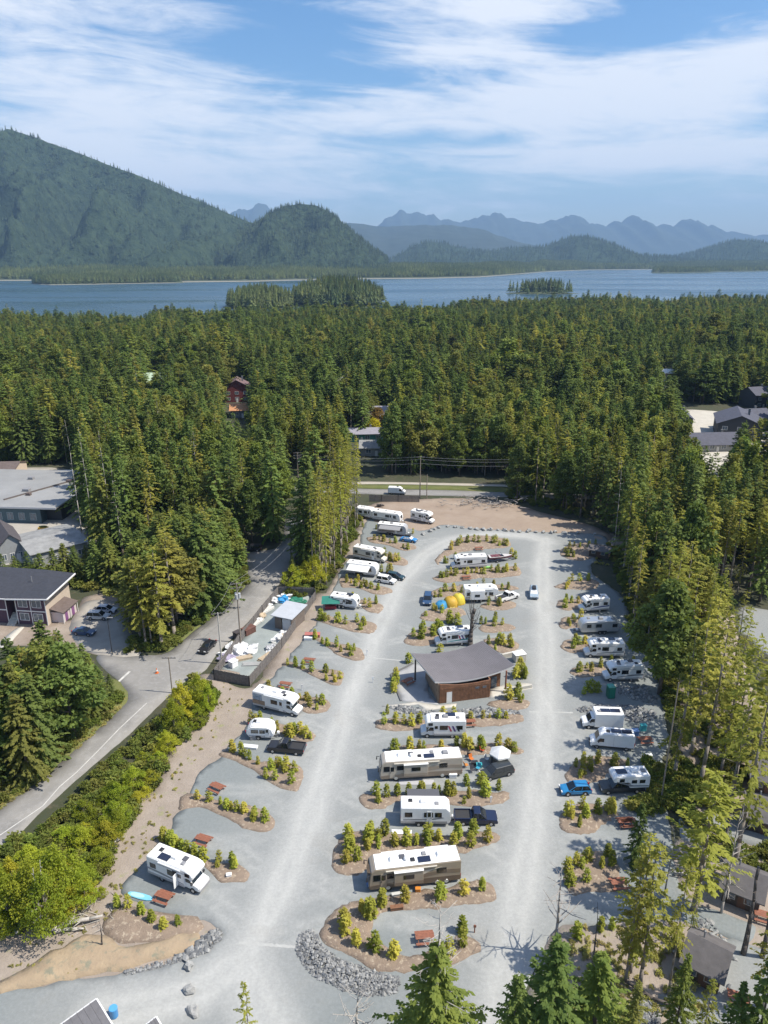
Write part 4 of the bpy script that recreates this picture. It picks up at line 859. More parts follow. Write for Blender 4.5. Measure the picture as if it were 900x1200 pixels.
def roof_kit(o, z, items):
    for kind, x, y in items:
        if kind == 'ac':
            MB().frus((x-.5, x+.5, y-.38, y+.38, z), (x-.38, x+.3, y-.3, y+.3, z+.32)).build('air_conditioner', WHITE if R.random() < .6 else GREYP, o, .05)
        elif kind == 'vent': MB().frus((x-.3, x+.3, y-.3, y+.3, z), (x-.22, x+.22, y-.24, y+.24, z+.16)).build('roof_vent', GREYP if R.random() < .5 else BLACKP, o, .03)
        elif kind == 'hatch': MB().box(x-.35, x+.35, y-.35, y+.35, z, z+.10).build('roof_hatch', mat('smoked_plastic', (.10, .10, .11), .3), o, .03)
        elif kind == 'solar': MB().box(x-.75, x+.75, y-.45, y+.45, z+.05, z+.10).build('solar_panel', SOLAR, o)
        elif kind == 'dish': MB().blob((x, y, z+.2), (.28, .28, .24), 3, 0, 2).build('satellite_dome', WHITE, o, smooth=True)
        elif kind == 'pod': MB().frus((x-.9, x+.9, y-.45, y+.45, z), (x-.7, x+.75, y-.38, y+.38, z+.38)).build('roof_box', BLACKP, o, .08)
def door(o, x, side, y, z0=.65, h=1.95, w=.72, m=None, opened=False):
    if opened:
        d = MB().box(x-.03, x+.03, *sorted((side*(y+.02), side*(y+.74))), z0, z0+h).build('door', m or WHITE, o, .02)
        MB().prism(rect(x-w+.02, x-.03, z0, z0+h), *sorted((side*(y-.01), side*(y+.02)))).build('doorway', BLACKP, o)
        return
    d = MB().prism(rect(x-w/2, x+w/2, z0, z0+h), *sorted((side*(y-.01), side*(y+.03)))).build('door', m or mat('door_white', (.70, .70, .69), .45), o, .012)
    MB().prism(rect(x-w/2+.13, x+w/2-.13, z0+h*.55, z0+h*.9), *sorted((side*(y+.02), side*(y+.045)))).build('door_window', GLASS, d)
    MB().prism(rect(x+w/2-.14, x+w/2-.06, z0+h*.42, z0+h*.5), *sorted((side*(y+.02), side*(y+.07)))).build('handle', BLACKP, d)
def swoosh(o, pts, y, m, name='paint_stripe'):
    sidequad(MB(), pts, y, .012).build(name, m, o)
def awning_roll(o, x0, x1, z, y, side, m=None):
    MB().tube((x0, side*(y+.08), z), (x1, side*(y+.08), z), .09, .09, 8).build('awning_roll', m or WHITE, o)
def awning_out(o, x0, x1, z, y, side, reach, m, drop=.55, legs=True):
    a = MB(); n = 6
    for i in range(n):
        t0, t1 = i/n, (i+1)/n; f = lambda t: (y+.05+reach*t, z-drop*t**1.3)
        (ya, za), (yb, zb) = f(t0), f(t1); a.add([(x0, side*ya, za), (x1, side*ya, za), (x1, side*yb, zb), (x0, side*yb, zb), (x0, side*ya, za+.025), (x1, side*ya, za+.025), (x1, side*yb, zb+.025), (x0, side*yb, zb+.025)], [[0, 1, 2, 3], [7, 6, 5, 4], [0, 4, 5, 1], [2, 6, 7, 3], [1, 5, 6, 2], [0, 3, 7, 4]])
    a.build('awning', m, o)
    for x in (x0+.06, x1-.06):
        MB().tube((x, side*(y+reach), z-drop), (x, side*(y+.02), z-1.9), .025, .025, 5).build('awning_arm', CHROME, o)

def motorhome_c(pose, label, L=7.4, group='motorhomes parked in the campground', stripes='grey', cabcol=None, roof=None, extra='', body=None, solar=1):
    loc, yaw = pose; o = thing('motorhome', label, 'motorhome', loc, yaw, group); h, f, W = L/2, L/2, 2.42; y = W/2
    fg = body or WHITE; T = 3.22
    MB().prism([(-h, .62), (-h, T-.12), (-h+.12, T), (f-1.75, T), (f-.95, T-.22), (f-.62, T-.62), (f-.78, 2.12), (f-1.95, 2.04), (f-1.95, .62)], -y, y).build('body', fg, o, .07, seg=2)
    MB().box(-h+.15, f-1.5, -y+.12, y-.12, T-.02, T+.045).build('roof', roof or ROOFW, o, .03)
    c = cabcol or WHITE
    cab = MB().prism([(f-2.05, .50), (f-2.05, 2.05), (f-1.35, 2.05), (f-.90, 1.32), (f-.18, 1.12), (f, .95), (f+.02, .48)], -1.0, 1.0).build('cab', c, o, .06, seg=2)
    MB().add([(f-1.28, -.84, 1.98), (f-1.28, .84, 1.98), (f-.86, .90, 1.36), (f-.86, -.90, 1.36), (f-1.31, -.84, 1.95), (f-1.31, .84, 1.95), (f-.89, .9, 1.33), (f-.89, -.9, 1.33)], [[0, 1, 2, 3], [7, 6, 5, 4], [0, 4, 5, 1], [1, 5, 6, 2], [2, 6, 7, 3], [3, 7, 4, 0]]).build('windshield', GLASS, o)
    for s in (-1, 1):
        MB().prism([(f-1.95, 1.35), (f-1.95, 1.95), (f-1.42, 1.95), (f-1.02, 1.35)], *sorted((s*.99, s*1.02))).build('cab_window', GLASS, o)
        MB().box(f-.06, f+.05, *sorted((s*.55, s*.92)), .78, .98).build('headlight', LAMPW, o)
        MB().box(f-1.0, f-.85, *sorted((s*1.02, s*1.28)), 1.35, 1.65).build('mirror', BLACKP, o)
        MB().box(-h-.03, -h+.02, *sorted((s*.85, s*1.12)), .85, 1.25).build('tail_light', LAMPR, o)
        wheel(o, f-.95, s*.93); wheel(o, -h+2.1, s*1.03)
        win(o, -h+.55, -h+1.35, 1.75, 2.35, y, s); win(o, -.6, .55, 1.70, 2.38, y, s); win(o, f-1.75, f-1.15, 2.45, 2.85, y, s)
        win(o, .95, 1.35, 1.9, 2.3, y, s)
    door(o, f-2.95, -1, y, opened='door' in extra, m=WHITE)
    MB().box(f-.02, f+.10, -.95, .95, .42, .68).build('bumper', CHROME if 'chrome' in extra else GREYP, o, .03)
    MB().box(-h-.03, -h+.01, -.45, .45, 1.7, 2.5).build('rear_window', GLASS, o)
    sidequad(MB(), rect(-h+.02, f-2.0, .62, .95), y, .012).build('skirt', mat('skirt_grey', (.42, .42, .43), .5), o)
    if stripes:
        m1 = paint('stripe_'+stripes, {'grey': (.22, .23, .25), 'blue': (.05, .09, .25), 'red': (.32, .04, .05), 'brown': (.25, .17, .11), 'teal': (.03, .30, .30)}[stripes])
        swoosh(o, [(-h+.1, 1.35), (-h+1.9, 1.25), (f-2.1, 1.02), (f-2.1, 1.12), (-h+2.2, 1.5), (-h+.1, 1.62)], y, m1)
        swoosh(o, [(-h+.9, 2.55), (-h+2.9, 2.78), (f-1.9, 2.72), (f-1.9, 2.62), (-h+2.8, 2.6)], y, paint('stripe_pale', (.42, .43, .46)))
    if 'mural' in extra:
        MB().prism(rect(-h+.06, -h+2.4, .95, 1.75), -y-.022, -y+.01).build('mural_panel', mat('mural_tan', (.36, .25, .17), .5, 0, 2.2, 0, col2=(.15, .12, .10)), o)
        MB().prism(rect(-h+.06, -h+1.9, 1.76, 2.85), -y-.022, -y+.01).build('mural_panel', mat('mural_sky', (.14, .26, .42), .5, 0, 1.6, 0, col2=(.50, .52, .52)), o)
    if 'bars' in extra:
        for k, col in enumerate([(.03, .03, .05), (.10, .05, .22), (.45, .05, .09)]):
            x = -1.7-.55*k if False else -2.6+.62*k
            swoosh(o, [(x, 1.35), (x+.28, 1.35), (x+.72, 2.35), (x+.44, 2.35)], y, paint('bar_%d' % k, col))
    roof_kit(o, T+.04, [('ac', -.3, 0), ('vent', -h+1.2, .3), ('vent', f-2.6, -.35), ('hatch', 1.0, .35)]+([('solar', -h+2.3, -.5)] if solar else []))
    MB().path([(-h-.08, .5, .9), (-h-.08, .5, T), (-h+.2, .5, T+.12)], [.025]*3, 5).path([(-h-.08, .85, .9), (-h-.08, .85, T), (-h+.2, .85, T+.12)], [.025]*3, 5).build('ladder', CHROME, o)
    awning_roll(o, -1.9, f-2.4, T-.2, y, -1)
    return o
def motorhome_a(pose, label, L=11.6, group='motorhomes parked in the campground', low=(.20, .155, .115), mid=(.40, .34, .27), near=1, base=(.52, .47, .40)):
    loc, yaw = pose; o = thing('coach_motorhome', label, 'motorhome', loc, yaw, group); h, W, T = L/2, 2.55, 3.35; y = W/2; f = h
    B = paint('coach_%d' % int(base[0]*1000), base); lo = paint('coach_low_%d' % int(low[0]*1000), low); md = paint('coach_mid_%d' % int(mid[0]*1000), mid)
    MB().prism([(-h, .45), (-h, T-.1), (-h+.15, T), (f-.75, T), (f-.25, T-.35), (f-.02, 1.6), (f, 1.2), (f-.05, .45)], -y, y).build('body', B, o, .08, seg=2)
    MB().box(-h+.12, f-.8, -y+.06, y-.06, T-.01, T+.05).build('roof', ROOFW, o, .03)
    MB().add([(f-.20, -1.1, T-.45), (f-.20, 1.1, T-.45), (f+.012, 1.14, 1.62), (f+.012, -1.14, 1.62), (f-.26, -1.1, T-.45), (f-.26, 1.1, T-.45), (f-.05, 1.14, 1.62), (f-.05, -1.14, 1.62)], [[0, 1, 2, 3], [7, 6, 5, 4], [0, 4, 5, 1], [1, 5, 6, 2], [2, 6, 7, 3], [3, 7, 4, 0]]).build('windshield', GLASS, o)
    MB().box(f-.05, f+.035, -1.1, 1.1, .55, 1.15).build('grille', lo, o, .03)
    for s in (-1, 1):
        MB().box(f-.05, f+.05, *sorted((s*.7, s*1.1)), .80, 1.05).build('headlight', LAMPW, o)
        MB().path([(f-.1, s*1.2, 2.5), (f+.28, s*1.42, 2.45), (f+.28, s*1.42, 1.9)], [.04, .05, .09], 5).build('mirror', BLACKP, o)
        for x in (f-2.3, -h+2.9, -h+1.75): wheel(o, x, s*1.13, .48, .3, CHROME)
        win(o, f-1.35, f-.55, 1.75, 2.55, y, s)
        sidequad(MB(), [(-h+.03, .47), (f-.1, .47), (f-.1, 1.0), (f-1.6, 1.05), (f-4.4, 1.32), (-h+.03, 1.2)], y, .010).build('lower_paint', lo, o) if s > 0 else None
    swoosh(o, [(f-.5, 1.1), (f-2.4, 1.15), (f-4.8, 1.5), (f-6.6, 2.05), (-h+1.6, 2.3), (-h+.05, 2.2), (-h+.05, 1.6), (-h+2.4, 1.75), (f-6.0, 1.35), (f-3.0, .98)], y+.006, md)
    swoosh(o, [(f-5.2, 1.75), (f-6.6, 2.45), (-h+2.4, 2.75), (f-7.4, 2.35), (f-6.0, 1.6)], y+.012, paint('coach_cream', (.60, .55, .46)))
    # slide-outs stand proud of the flank
    for s, rooms in ((-near, [(f-4.9, f-1.9, B), (-h+1.0, -h+3.9, B)]), (near, [(-.9, 2.6, B)])):
        for (x0, x1, m) in rooms:
            so = MB().prism(rect(x0, x1, 1.0, 2.95), *sorted((s*(y-.05), s*(y+.42)))).build('slide_out', m, o, .04)
            MB().prism(rect(x0-.03, x1+.03, 2.95, 3.02), *sorted((s*(y-.03), s*(y+.5)))).build('slide_topper', ROOFW, so)
            MB().prism(rect(x0+.03, x1-.03, 1.03, 1.5), *sorted((s*(y+.40), s*(y+.43)))).build('slide_paint', md, so)
            m2 = (x0+x1)/2; MB().prism(rect(m2-.65, m2+.65, 1.9, 2.5), *sorted((s*(y+.40), s*(y+.445)))).build('window', GLASS, so)
    for s in (-1, 1):
        for x in (-1.6, .2) if s == -near else (3.0, -3.2): win(o, x-.55, x+.55, 1.9, 2.55, y, s)
    door(o, f-1.75 if near > 0 else -.2, near, y, .6, 2.05, .75, B)
    awning_roll(o, -2.6, f-2.0, 3.05, y, near, paint('coach_cream', (.60, .55, .46)))
    roof_kit(o, T+.05, [('ac', -h+2.4, 0), ('ac', f-3.0, 0), ('vent', .2, .35), ('hatch', 1.4, -.3), ('vent', -h+4.3, -.4), ('solar', -1.2, .5), ('dish', f-4.6, .2)])
    MB().path([(-h-.06, -.5, .8), (-h-.06, -.5, T), (-h+.2, -.5, T+.15)], [.03]*3, 5).path([(-h-.06, -.85, .8), (-h-.06, -.85, T), (-h+.2, -.85, T+.15)], [.03]*3, 5).build('ladder', CHROME, o)
    MB().box(-h-.03, -h+.02, -.8, .8, 1.9, 2.7).build('rear_window', GLASS, o); MB().box(-h-.10, -h+.02, -1.15, 1.15, .5, .75).build('bumper', lo, o, .03)
    for s in (-1, 1): MB().box(-h-.04, -h+.02, *sorted((s*.95, s*1.2)), .9, 1.3).build('tail_light', LAMPR, o)
    return o
def trailer(pose, label, L=7.5, group='travel trailers parked in the campground', body=None, nose='wedge', stripe='grey', T=3.05, awn=None, awnc=None, hitch=1, axles=2, raised=False, low=None, extra=''):
    """nose points along +x; awn = (side, reach)"""
    loc, yaw = pose; o = thing('travel_trailer', label, 'trailer', loc, yaw, group); h, W = L/2, 2.45; y = W/2; m = body or WHITE; z0 = .55
    if nose == 'round': prof = [(-h, z0), (-h, T-.15), (-h+.2, T), (h-.9, T), (h-.4, T-.22), (h-.1, T-.75), (h, T-1.35), (h-.12, .8), (h-.4, z0)]
    elif nose == 'silver': prof = [(-h+.25, z0), (-h, 1.1), (-h+.03, 1.9), (-h+.4, T-.3), (-h+1.1, T), (h-1.1, T), (h-.4, T-.3), (h-.03, 1.9), (h, 1.1), (h-.25, z0)]
    elif nose == 'fifth': prof = [(-h, z0), (-h, T-.1), (-h+.12, T), (h-1.2, T+.08), (h-.2, T-.35), (h, T-1.0), (h-.15, 1.75), (h-2.1, 1.6), (h-2.4, z0)]
    elif nose == 'drop': prof = [(-h, 1.25), (-h+.22, T-.7), (-h+.9, T-.15), (-h+1.7, T), (h-1.2, T-.05), (h-.45, T-.45), (h-.05, 1.25), (h-.1, .8), (h-.4, z0), (-h+.5, z0)]
    else: prof = [(-h, z0), (-h, T-.1), (-h+.12, T), (h-.7, T), (h-.15, T-.55), (h, 1.5), (h-.1, .75), (h-.35, z0)]
    MB().prism(prof, -y, y).build('body', m, o, .16 if nose in ('silver', 'drop') else .07, smooth=False, seg=3 if nose in ('silver', 'drop') else 2)
    if nose not in ('silver', 'drop'): MB().box(-h+.2, h-(1.3 if nose == 'fifth' else 1.0), -y+.1, y-.1, T-.02, T+.03).build('roof', ROOFW, o, .02)
    if hitch: MB().path([(h-.4, .8, .5), (h+1.1, 0, .48)], [.06, .06], 5).path([(h-.4, -.8, .5), (h+1.1, 0, .48)], [.06, .06], 5).build('hitch', BLACKP, o); MB().box(h+.15, h+.55, -.22, .22, .52, .95).build('gas_bottle', WHITE, o, .06); MB().tube((h+.9, 0, .5), (h+.9, 0, .02), .05).build('jack', GREYP, o)
    dx = (.45,) if axles == 2 else (0,)
    for s in (-1, 1):
        for x in ([-.5-.45, -.5+.45] if axles == 2 else [-.3]): wheel(o, x, s*(y-.12), .34, .22)
        MB().prism([(-1.5, .55), (-1.35, .86), (.35, .86), (.5, .55)] if axles == 2 else [(-.8, .55), (-.65, .86), (.05, .86), (.2, .55)], *sorted((s*(y-.02), s*(y+.03)))).build('wheel_arch', BLACKP, o)
        MB().box(-h-.03, -h+.05 if nose == 'drop' else -h+.02, *sorted((s*.85, s*1.1)), 1.35, 1.6).build('tail_light', LAMPR, o)
        zz = 1.65 if T > 2.8 else 1.35; zt = zz+.65 if T > 2.8 else zz+.5
        xs = [(-h+.6, -h+1.5), (-.2, .9), (h-2.1, h-1.3)] if L > 5.5 else [(-h+.95, -h+2.0), (0.0, .95)]
        for a, b in xs: win(o, a, b, zz, zt, y, s)
    door(o, h-2.9 if L > 5.5 else h-1.15, -1, y, .62, T-1.0 if T < 2.8 else 1.95, .68)
    if nose != 'silver':
        if nose != 'fifth': MB().add([(h-.13, -.6, T-.62), (h-.13, .6, T-.62), (h+.005, .6, 1.55), (h+.005, -.6, 1.55), (h-.2, -.6, T-.62), (h-.2, .6, T-.62), (h-.1, .6, 1.55), (h-.1, -.6, 1.55)], [[0, 1, 2, 3], [7, 6, 5, 4], [0, 4, 5, 1], [1, 5, 6, 2], [2, 6, 7, 3], [3, 7, 4, 0]]).build('front_window', GLASS, o) if nose == 'wedge' else None
        sidequad(MB(), rect(-h+.02 if nose != 'drop' else -h+.5, h-(2.5 if nose == 'fifth' else .5), z0+.02, .95), y, .010).build('lower_panel', low or mat('skirt_grey', (.42, .42, .43), .5), o)
    if stripe: swoosh(o, [(-h+.35, 1.05), (h-2.6, 1.15), (h-.9, 1.5), (h-1.2, 1.62), (h-2.8, 1.3), (-h+.35, 1.28)], y, paint('tstripe_'+stripe, {'grey': (.20, .21, .23), 'black': (.03, .03, .035), 'green': (.10, .22, .10), 'tan': (.38, .31, .23)}[stripe]))
    if stripe == 'black': swoosh(o, [(-h+.4, 2.3), (-.8, 2.35), (h-1.1, 1.75), (h-1.0, 2.15), (-.6, 2.62), (-h+.4, 2.6)], y, paint('tstripe_black', (.03, .03, .035)))
    roof_kit(o, T+.02 if nose != 'drop' else T-.04, [('ac', -.3, 0), ('vent', -h+1.3, .2)]+([('vent', h-1.9, -.3)] if L > 5.5 else [])+([('solar', 1.0, .5)] if 'solar' in extra else []))
    if 'slide' in extra:
        for s in (-1,):
            so = MB().prism(rect(-2.6, .6, .95, T-.25), *sorted((s*(y-.05), s*(y+.75)))).build('slide_out', m, o, .04); MB().prism(rect(-1.6, -.5, 1.6, 2.2), *sorted((s*(y+.7), s*(y+.77)))).build('window', GLASS, so)
    if awn: awning_out(o, -h+.9, h-1.4, T-.25, y, awn[0], awn[1], awnc or ROOFW)
    else: awning_roll(o, -h+.9, h-1.4, T-.22, y, -1)
    return o
def car_body(o, pm, L, W, H, kind):
    h = L/2; y = W/2; belt = .98 if H > 1.6 else .88; g = .22
    if kind == 'pickup': prof = [(-h, .42), (-h, 1.02), (-h+.03, 1.06), (h-1.55, 1.08), (h-.25, 1.0), (h-.05, .86), (h, .60), (h-.05, .40)]
    elif kind == 'sedan': prof = [(-h, .35), (-h+.02, .78), (-h+.15, .90), (-h+1.0, .93), (h-1.35, .92), (h-.3, .76), (h-.05, .62), (h, .45), (h-.05, .26), (-h+.1, .26)]
    else: prof = [(-h, .38), (-h+.02, belt), (h-1.25, belt), (h-.3, belt-.14), (h-.06, belt-.3), (h, .5), (h-.05, .30), (-h+.1, .30)]
    MB().prism(prof, -y, y).build('body', pm, o, .09, seg=2)
    if kind == 'pickup': a = (-.55, h-1.45, -.30, h-2.35)
    elif kind == 'sedan': a = (-h+.75, h-1.25, -h+1.45, h-2.15)
    elif kind == 'hatch': a = (-h+.06, h-1.05, -h+.55, h-2.05)
    else: a = (-h+.05, h-1.15, -h+.38, h-1.95)
    b = 1.04 if kind == 'pickup' else .90 if kind == 'sedan' else belt-.02
    MB().frus((a[0], a[1], -y+.07, y-.07, b), (a[2], a[3], -y+.24, y-.24, H-.06)).build('windows', GLASS, o, .03)
    MB().frus((a[2]-.05, a[3]+.08, -y+.21, y-.21, H-.09), (a[2]+.06, a[3]-.06, -y+.28, y-.28, H)).build('roof', pm, o, .03)
    p = MB()
    for s in (-1, 1):
        for q0, q1 in ((a[0], a[2]), (a[1], a[3]), ((a[0]*.55+a[1]*.45), (a[2]*.55+a[3]*.45))): p.tube((q0, s*(y-.075), b), (q1, s*(y-.235), H-.06), .045, .04, 5)
    p.build('pillars', pm, o)
    for s in (-1, 1):
        MB().box(h-.14, h-.0, *sorted((s*(y-.45), s*(y-.08))), .64, .80).build('headlight', LAMPW, o); MB().box(-h-.015, -h+.1, *sorted((s*(y-.32), s*(y-.06))), .72, .95).build('tail_light', LAMPR, o)
        for x in (h-.92, -h+.98 if kind != 'pickup' else -h+1.15):
            MB().tube((x, s*(y-.2), .40), (x, s*(y+.012), .40), .41, .41, 14).build('wheel_arch', BLACKP, o); wheel(o, x, s*(y-.10), .36 if H > 1.6 else .33, .24)
        MB().box(h-1.75, h-1.62, *sorted((s*y, s*(y+.18))), .95, 1.1).build('mirror', pm, o)
    MB().box(h-.08, h+.012, -.5, .5, .42, .62).build('grille', BLACKP, o)
    MB().box(-h-.03, -h+.08, -y+.1, y-.1, .40, .56).build('bumper', BLACKP if kind != 'pickup' else CHROME, o, .02)
    if kind == 'pickup':
        MB().box(-h+.10, -.72, -y+.16, y-.16, 1.0, 1.075).build('cargo_bed', mat('bed_liner', (.03, .03, .032), .8), o)
        r = MB()
        for s in (-1, 1): r.box(-h+.02, -.62, *sorted((s*(y-.15), s*(y-.02))), 1.05, 1.24)
        r.box(-h+.02, -h+.12, -y+.15, y-.15, 1.05, 1.24); r.build('bed_rail', pm, o, .02)
def car(pose, label, kind, col, group='cars parked in the campground', L=None, name=None, extra=''):
    d = {'sedan': (4.6, 1.82, 1.45), 'hatch': (4.35, 1.8, 1.56), 'suv': (4.7, 1.9, 1.74), 'pickup': (5.8, 2.0, 1.92)}[kind]
    loc, yaw = pose; o = thing(name or {'pickup': 'pickup_truck', 'suv': 'suv', 'sedan': 'sedan', 'hatch': 'hatchback'}[kind], label, {'pickup': 'pickup truck'}.get(kind, 'car'), loc, yaw, group)
    car_body(o, col, L or d[0], d[1], d[2], kind)
    if 'box' in extra: roof_kit(o, d[2]-.01, [('pod', -.3, 0)]); 
    if 'whitebox' in extra: o.children[-1].data.materials[0] = WHITE
    return o
def van(pose, label, col=None, L=6.0, T=2.65, group='vans parked in the campground', boxy=False, solar=2, side_windows=False):
    loc, yaw = pose; o = thing('van', label, 'van', loc, yaw, group); h, W = L/2, 2.05; y = W/2; m = col or WHITE
    if boxy:
        MB().prism([(-h, .5), (-h, T-.05), (-h+.05, T), (h-2.0, T), (h-1.85, T-.1), (h-1.85, .5)], -y-.12, y+.12).build('box_body', m, o, .04)
        MB().prism([(h-1.9, .45), (h-1.9, 2.1), (h-1.45, 2.1), (h-.85, 1.35), (h-.1, 1.1), (h, .85), (h, .42)], -y+.04, y-.04).build('cab', m, o, .06, seg=2); wy = y-.04; a = (h-1.40, 2.02, h-.86, 1.40)
    else:
        MB().prism([(-h, .42), (-h+.03, T-.2), (-h+.2, T), (h-1.9, T), (h-1.35, T-.25), (h-.75, 1.45), (h-.15, 1.15), (h, .85), (h, .38)], -y, y).build('body', m, o, .10, seg=2); wy = y; a = (h-1.28, T-.42, h-.78, 1.50)
    MB().add([(a[0]+.03, -.8, a[1]), (a[0]+.03, .8, a[1]), (a[2]+.035, .86, a[3]), (a[2]+.035, -.86, a[3]), (a[0]-.05, -.8, a[1]), (a[0]-.05, .8, a[1]), (a[2]-.05, .86, a[3]), (a[2]-.05, -.86, a[3])], [[0, 1, 2, 3], [7, 6, 5, 4], [0, 4, 5, 1], [1, 5, 6, 2], [2, 6, 7, 3], [3, 7, 4, 0]]).build('windshield', GLASS, o)
    for s in (-1, 1):
        MB().prism([(h-2.0, 1.32), (h-2.0, 1.92), (h-1.35, 1.92), (h-.92, 1.32)], *sorted((s*(wy-.02), s*(wy+.015)))).build('cab_window', GLASS, o)
        MB().box(h-.1, h+.02, *sorted((s*.5, s*.85)), .78, 1.0).build('headlight', LAMPW, o); MB().box(-h-.02, -h+.05, *sorted((s*.8, s*.98)), .9, 1.4).build('tail_light', LAMPR, o)
        for x in (h-1.0, -h+1.2): wheel(o, x, s*(y-.12), .36, .24)
        MB().box(h-1.25, h-1.1, *sorted((s*(wy+.02), s*(wy+.26))), 1.3, 1.6).build('mirror', BLACKP, o)
        sidequad(MB(), rect(-h+.1, h-.3, .44, .60), wy, .014).build('sill', BLACKP, o) if s > 0 else None
        if side_windows: win(o, -h+.6, -h+1.7, 1.45, 2.0, y, s, False); win(o, -.3, .8, 1.45, 2.0, y, s, False)
    MB().box(h-.04, h+.05, -.9, .9, .40, .65).build('bumper', BLACKP, o, .02); MB().box(h-.05, h+.02, -.42, .42, .72, .98).build('grille', BLACKP, o)
    if not boxy: sidequad(MB(), [(-.15, .62), (-.13, .62), (-.13, 2.3), (-.15, 2.3)], y, .004).build('door_seam', GREYP, o)
    roof_kit(o, T, [('solar', -h+1.2+1.6*k, 0) for k in range(solar)]+[('vent', h-2.6, .2)])
    return o
# ------------------------------------------------------------------ which vehicle stands where
def NP(k, rear, front, Wd): 
    (r, f) = zp(k, [rear, front]); p = near_pose(r, f, Wd); return p[:2], p[2]
P1, _ = NP('H', (530, 145), (690, 212), 2.4)
motorhome_c(P1, 'white motorhome with its side door open beside the blue paddleboard', 7.6, stripes='grey', extra='door', solar=1)
P, _ = NP('E', (480, 352), (362, 348), 2.2)
trailer((P[0], P[1]+math.pi), 'small white teardrop trailer with a rounded roof behind the black pickup', 4.6, nose='drop', stripe=None, T=2.6, axles=1)
P, _ = NP('E', (606, 427), (466, 412), 2.0); car(P, 'black pickup truck with an open bed beside the teardrop trailer', 'pickup', paint('black', (.018, .018, .022)))
P, _ = NP('E', (392, 198), (585, 248), 2.4)
motorhome_c(P, 'white motorhome with a landscape mural at its rear beside the fenced yard', 8.4, stripes=None, extra='mural', solar=0)
P, _ = NP('A', (640, 606), (780, 624), 2.4)
trailer(P, 'black and white striped trailer with a green tarp at its side', 6.2, stripe='black', T=2.75, extra='solar')
P, _ = NP('A', (715, 452), (872, 472), 2.4)
trailer(P, 'white trailer with a white awning folded out behind the white suv', 7.6, nose='round', stripe='tan', awn=(-1, 2.3), awnc=WHITE)
P, _ = NP('B', (145, 442), (222, 455), 1.9); car(P, 'white suv parked in front of the trailer with the white awning', 'suv', paint('white', (.78, .78, .77)))
P, _ = NP('B', (186, 426), (258, 438), 1.9); car(P, 'dark teal estate car parked beside the white suv', 'hatch', paint('dark_teal', (.02, .05, .06)), L=4.6)
P, _ = NP('B', (54, 342), (172, 364), 2.5)
motorhome_c(P, 'beige motorhome under the slender tree row', 8.6, stripes='brown', body=mat('beige_fibreglass', (.62, .58, .50), .45, .05, 1.5), cabcol=MATS['beige_fibreglass'], solar=0)
P, _ = NP('B', (152, 238), (272, 250), 2.4)
trailer(P, 'grey trailer with a dark front behind the bright blue car', 8.2, body=paint('trailer_grey', (.42, .42, .43)), stripe='black', nose='round', awn=(-1, 1.6), awnc=mat('grey_canvas', (.28, .28, .29), .8))
P, _ = NP('B', (240, 268), (320, 279), 1.85); car(P, 'bright blue car with a white roof box near the cleared earth', 'sedan', paint('bright_blue', (.05, .24, .52)), extra='box whitebox')
P, _ = NP('B', (128, 180), (250, 198), 2.4); trailer(P, 'long white trailer nearest the wooden fence at the back', 8.6, stripe='grey', nose='wedge')
P, _ = NP('B', (70, 168), (122, 176), 2.4); trailer(P, 'small white trailer with a green stripe half hidden by the slender trees', 5.4, stripe='green', nose='wedge', axles=1)
P, _ = NP('B', (290, 182), (380, 200), 2.4); motorhome_c(P, 'white motorhome parked by itself on the cleared earth', 6.8, stripes='grey')
# middle
P, _ = NP('F', (542, 247), (354, 248), 2.4); motorhome_c(P, 'white motorhome with slanted purple and red bars below the washroom', 7.0, stripes=None, extra='bars', solar=1)
P, _ = NP('F', (525, 415), (176, 438), 2.55); motorhome_a(P, 'long tan coach motorhome behind the dark suv and white canopy', 12.0, near=1, low=(.24, .19, .145), mid=(.33, .27, .21), base=(.47, .415, .345))
P, _ = NP('F', (752, 410), (640, 440), 1.95); car(P, 'dark grey suv beside the white canopy tent', 'suv', paint('charcoal', (.035, .04, .042)), L=5.0)
P, _ = NP('F', (275, 634), (466, 636), 2.4)
trailer(P, 'white trailer with a dark grey awning hitched behind the navy pickup', 6.7, nose='wedge', stripe='grey', awn=(1, 2.2), awnc=mat('charcoal_canvas', (.10, .10, .11), .8), low=paint('trailer_low', (.30, .30, .31)))
P, _ = NP('F', (503, 632), (682, 634), 2.0); car(P, 'navy blue crew cab pickup in front of the white trailer', 'pickup', paint('navy', (.012, .02, .055)))
P, _ = NP('I', (708, 155), (452, 186), 2.55); motorhome_a(P, 'long brown and tan coach motorhome nearest the curved mulch bed', 11.2, near=1, low=(.13, .098, .072), mid=(.22, .17, .125), base=(.33, .275, .21))
P, _ = NP('B', (545, 706), (408, 716), 2.3); motorhome_c(P, 'white motorhome with teal front marks half hidden behind the washroom roof', 7.2, stripes='teal', extra='bars')
P, _ = NP('B', (526, 527), (655, 524), 2.5); trailer((P[0], P[1]), 'white fifth wheel trailer with a slide-out behind the orange tents', 7.6, nose='fifth', stripe='tan', hitch=0, extra='slide', T=3.3)
P, _ = NP('B', (680, 532), (745, 510), 2.0); car(P, 'white pickup truck in front of the fifth wheel trailer', 'pickup', paint('white', (.78, .78, .77)))
P, _ = NP('B', (384, 505), (378, 545), 1.85); car(P, 'dark blue car beside the blue tent', 'suv', paint('dark_blue', (.03, .07, .15)))
P, _ = NP('B', (792, 470), (795, 523), 1.9); car(P, 'silver blue car with a white roof box driving on the loop road', 'suv', paint('silver_blue', (.30, .38, .45)), extra='box whitebox')
P, _ = NP('B', (615, 384), (466, 390), 2.45); motorhome_c(P, 'long white motorhome with a boat on a trailer behind it', 8.6, stripes='grey', solar=0)
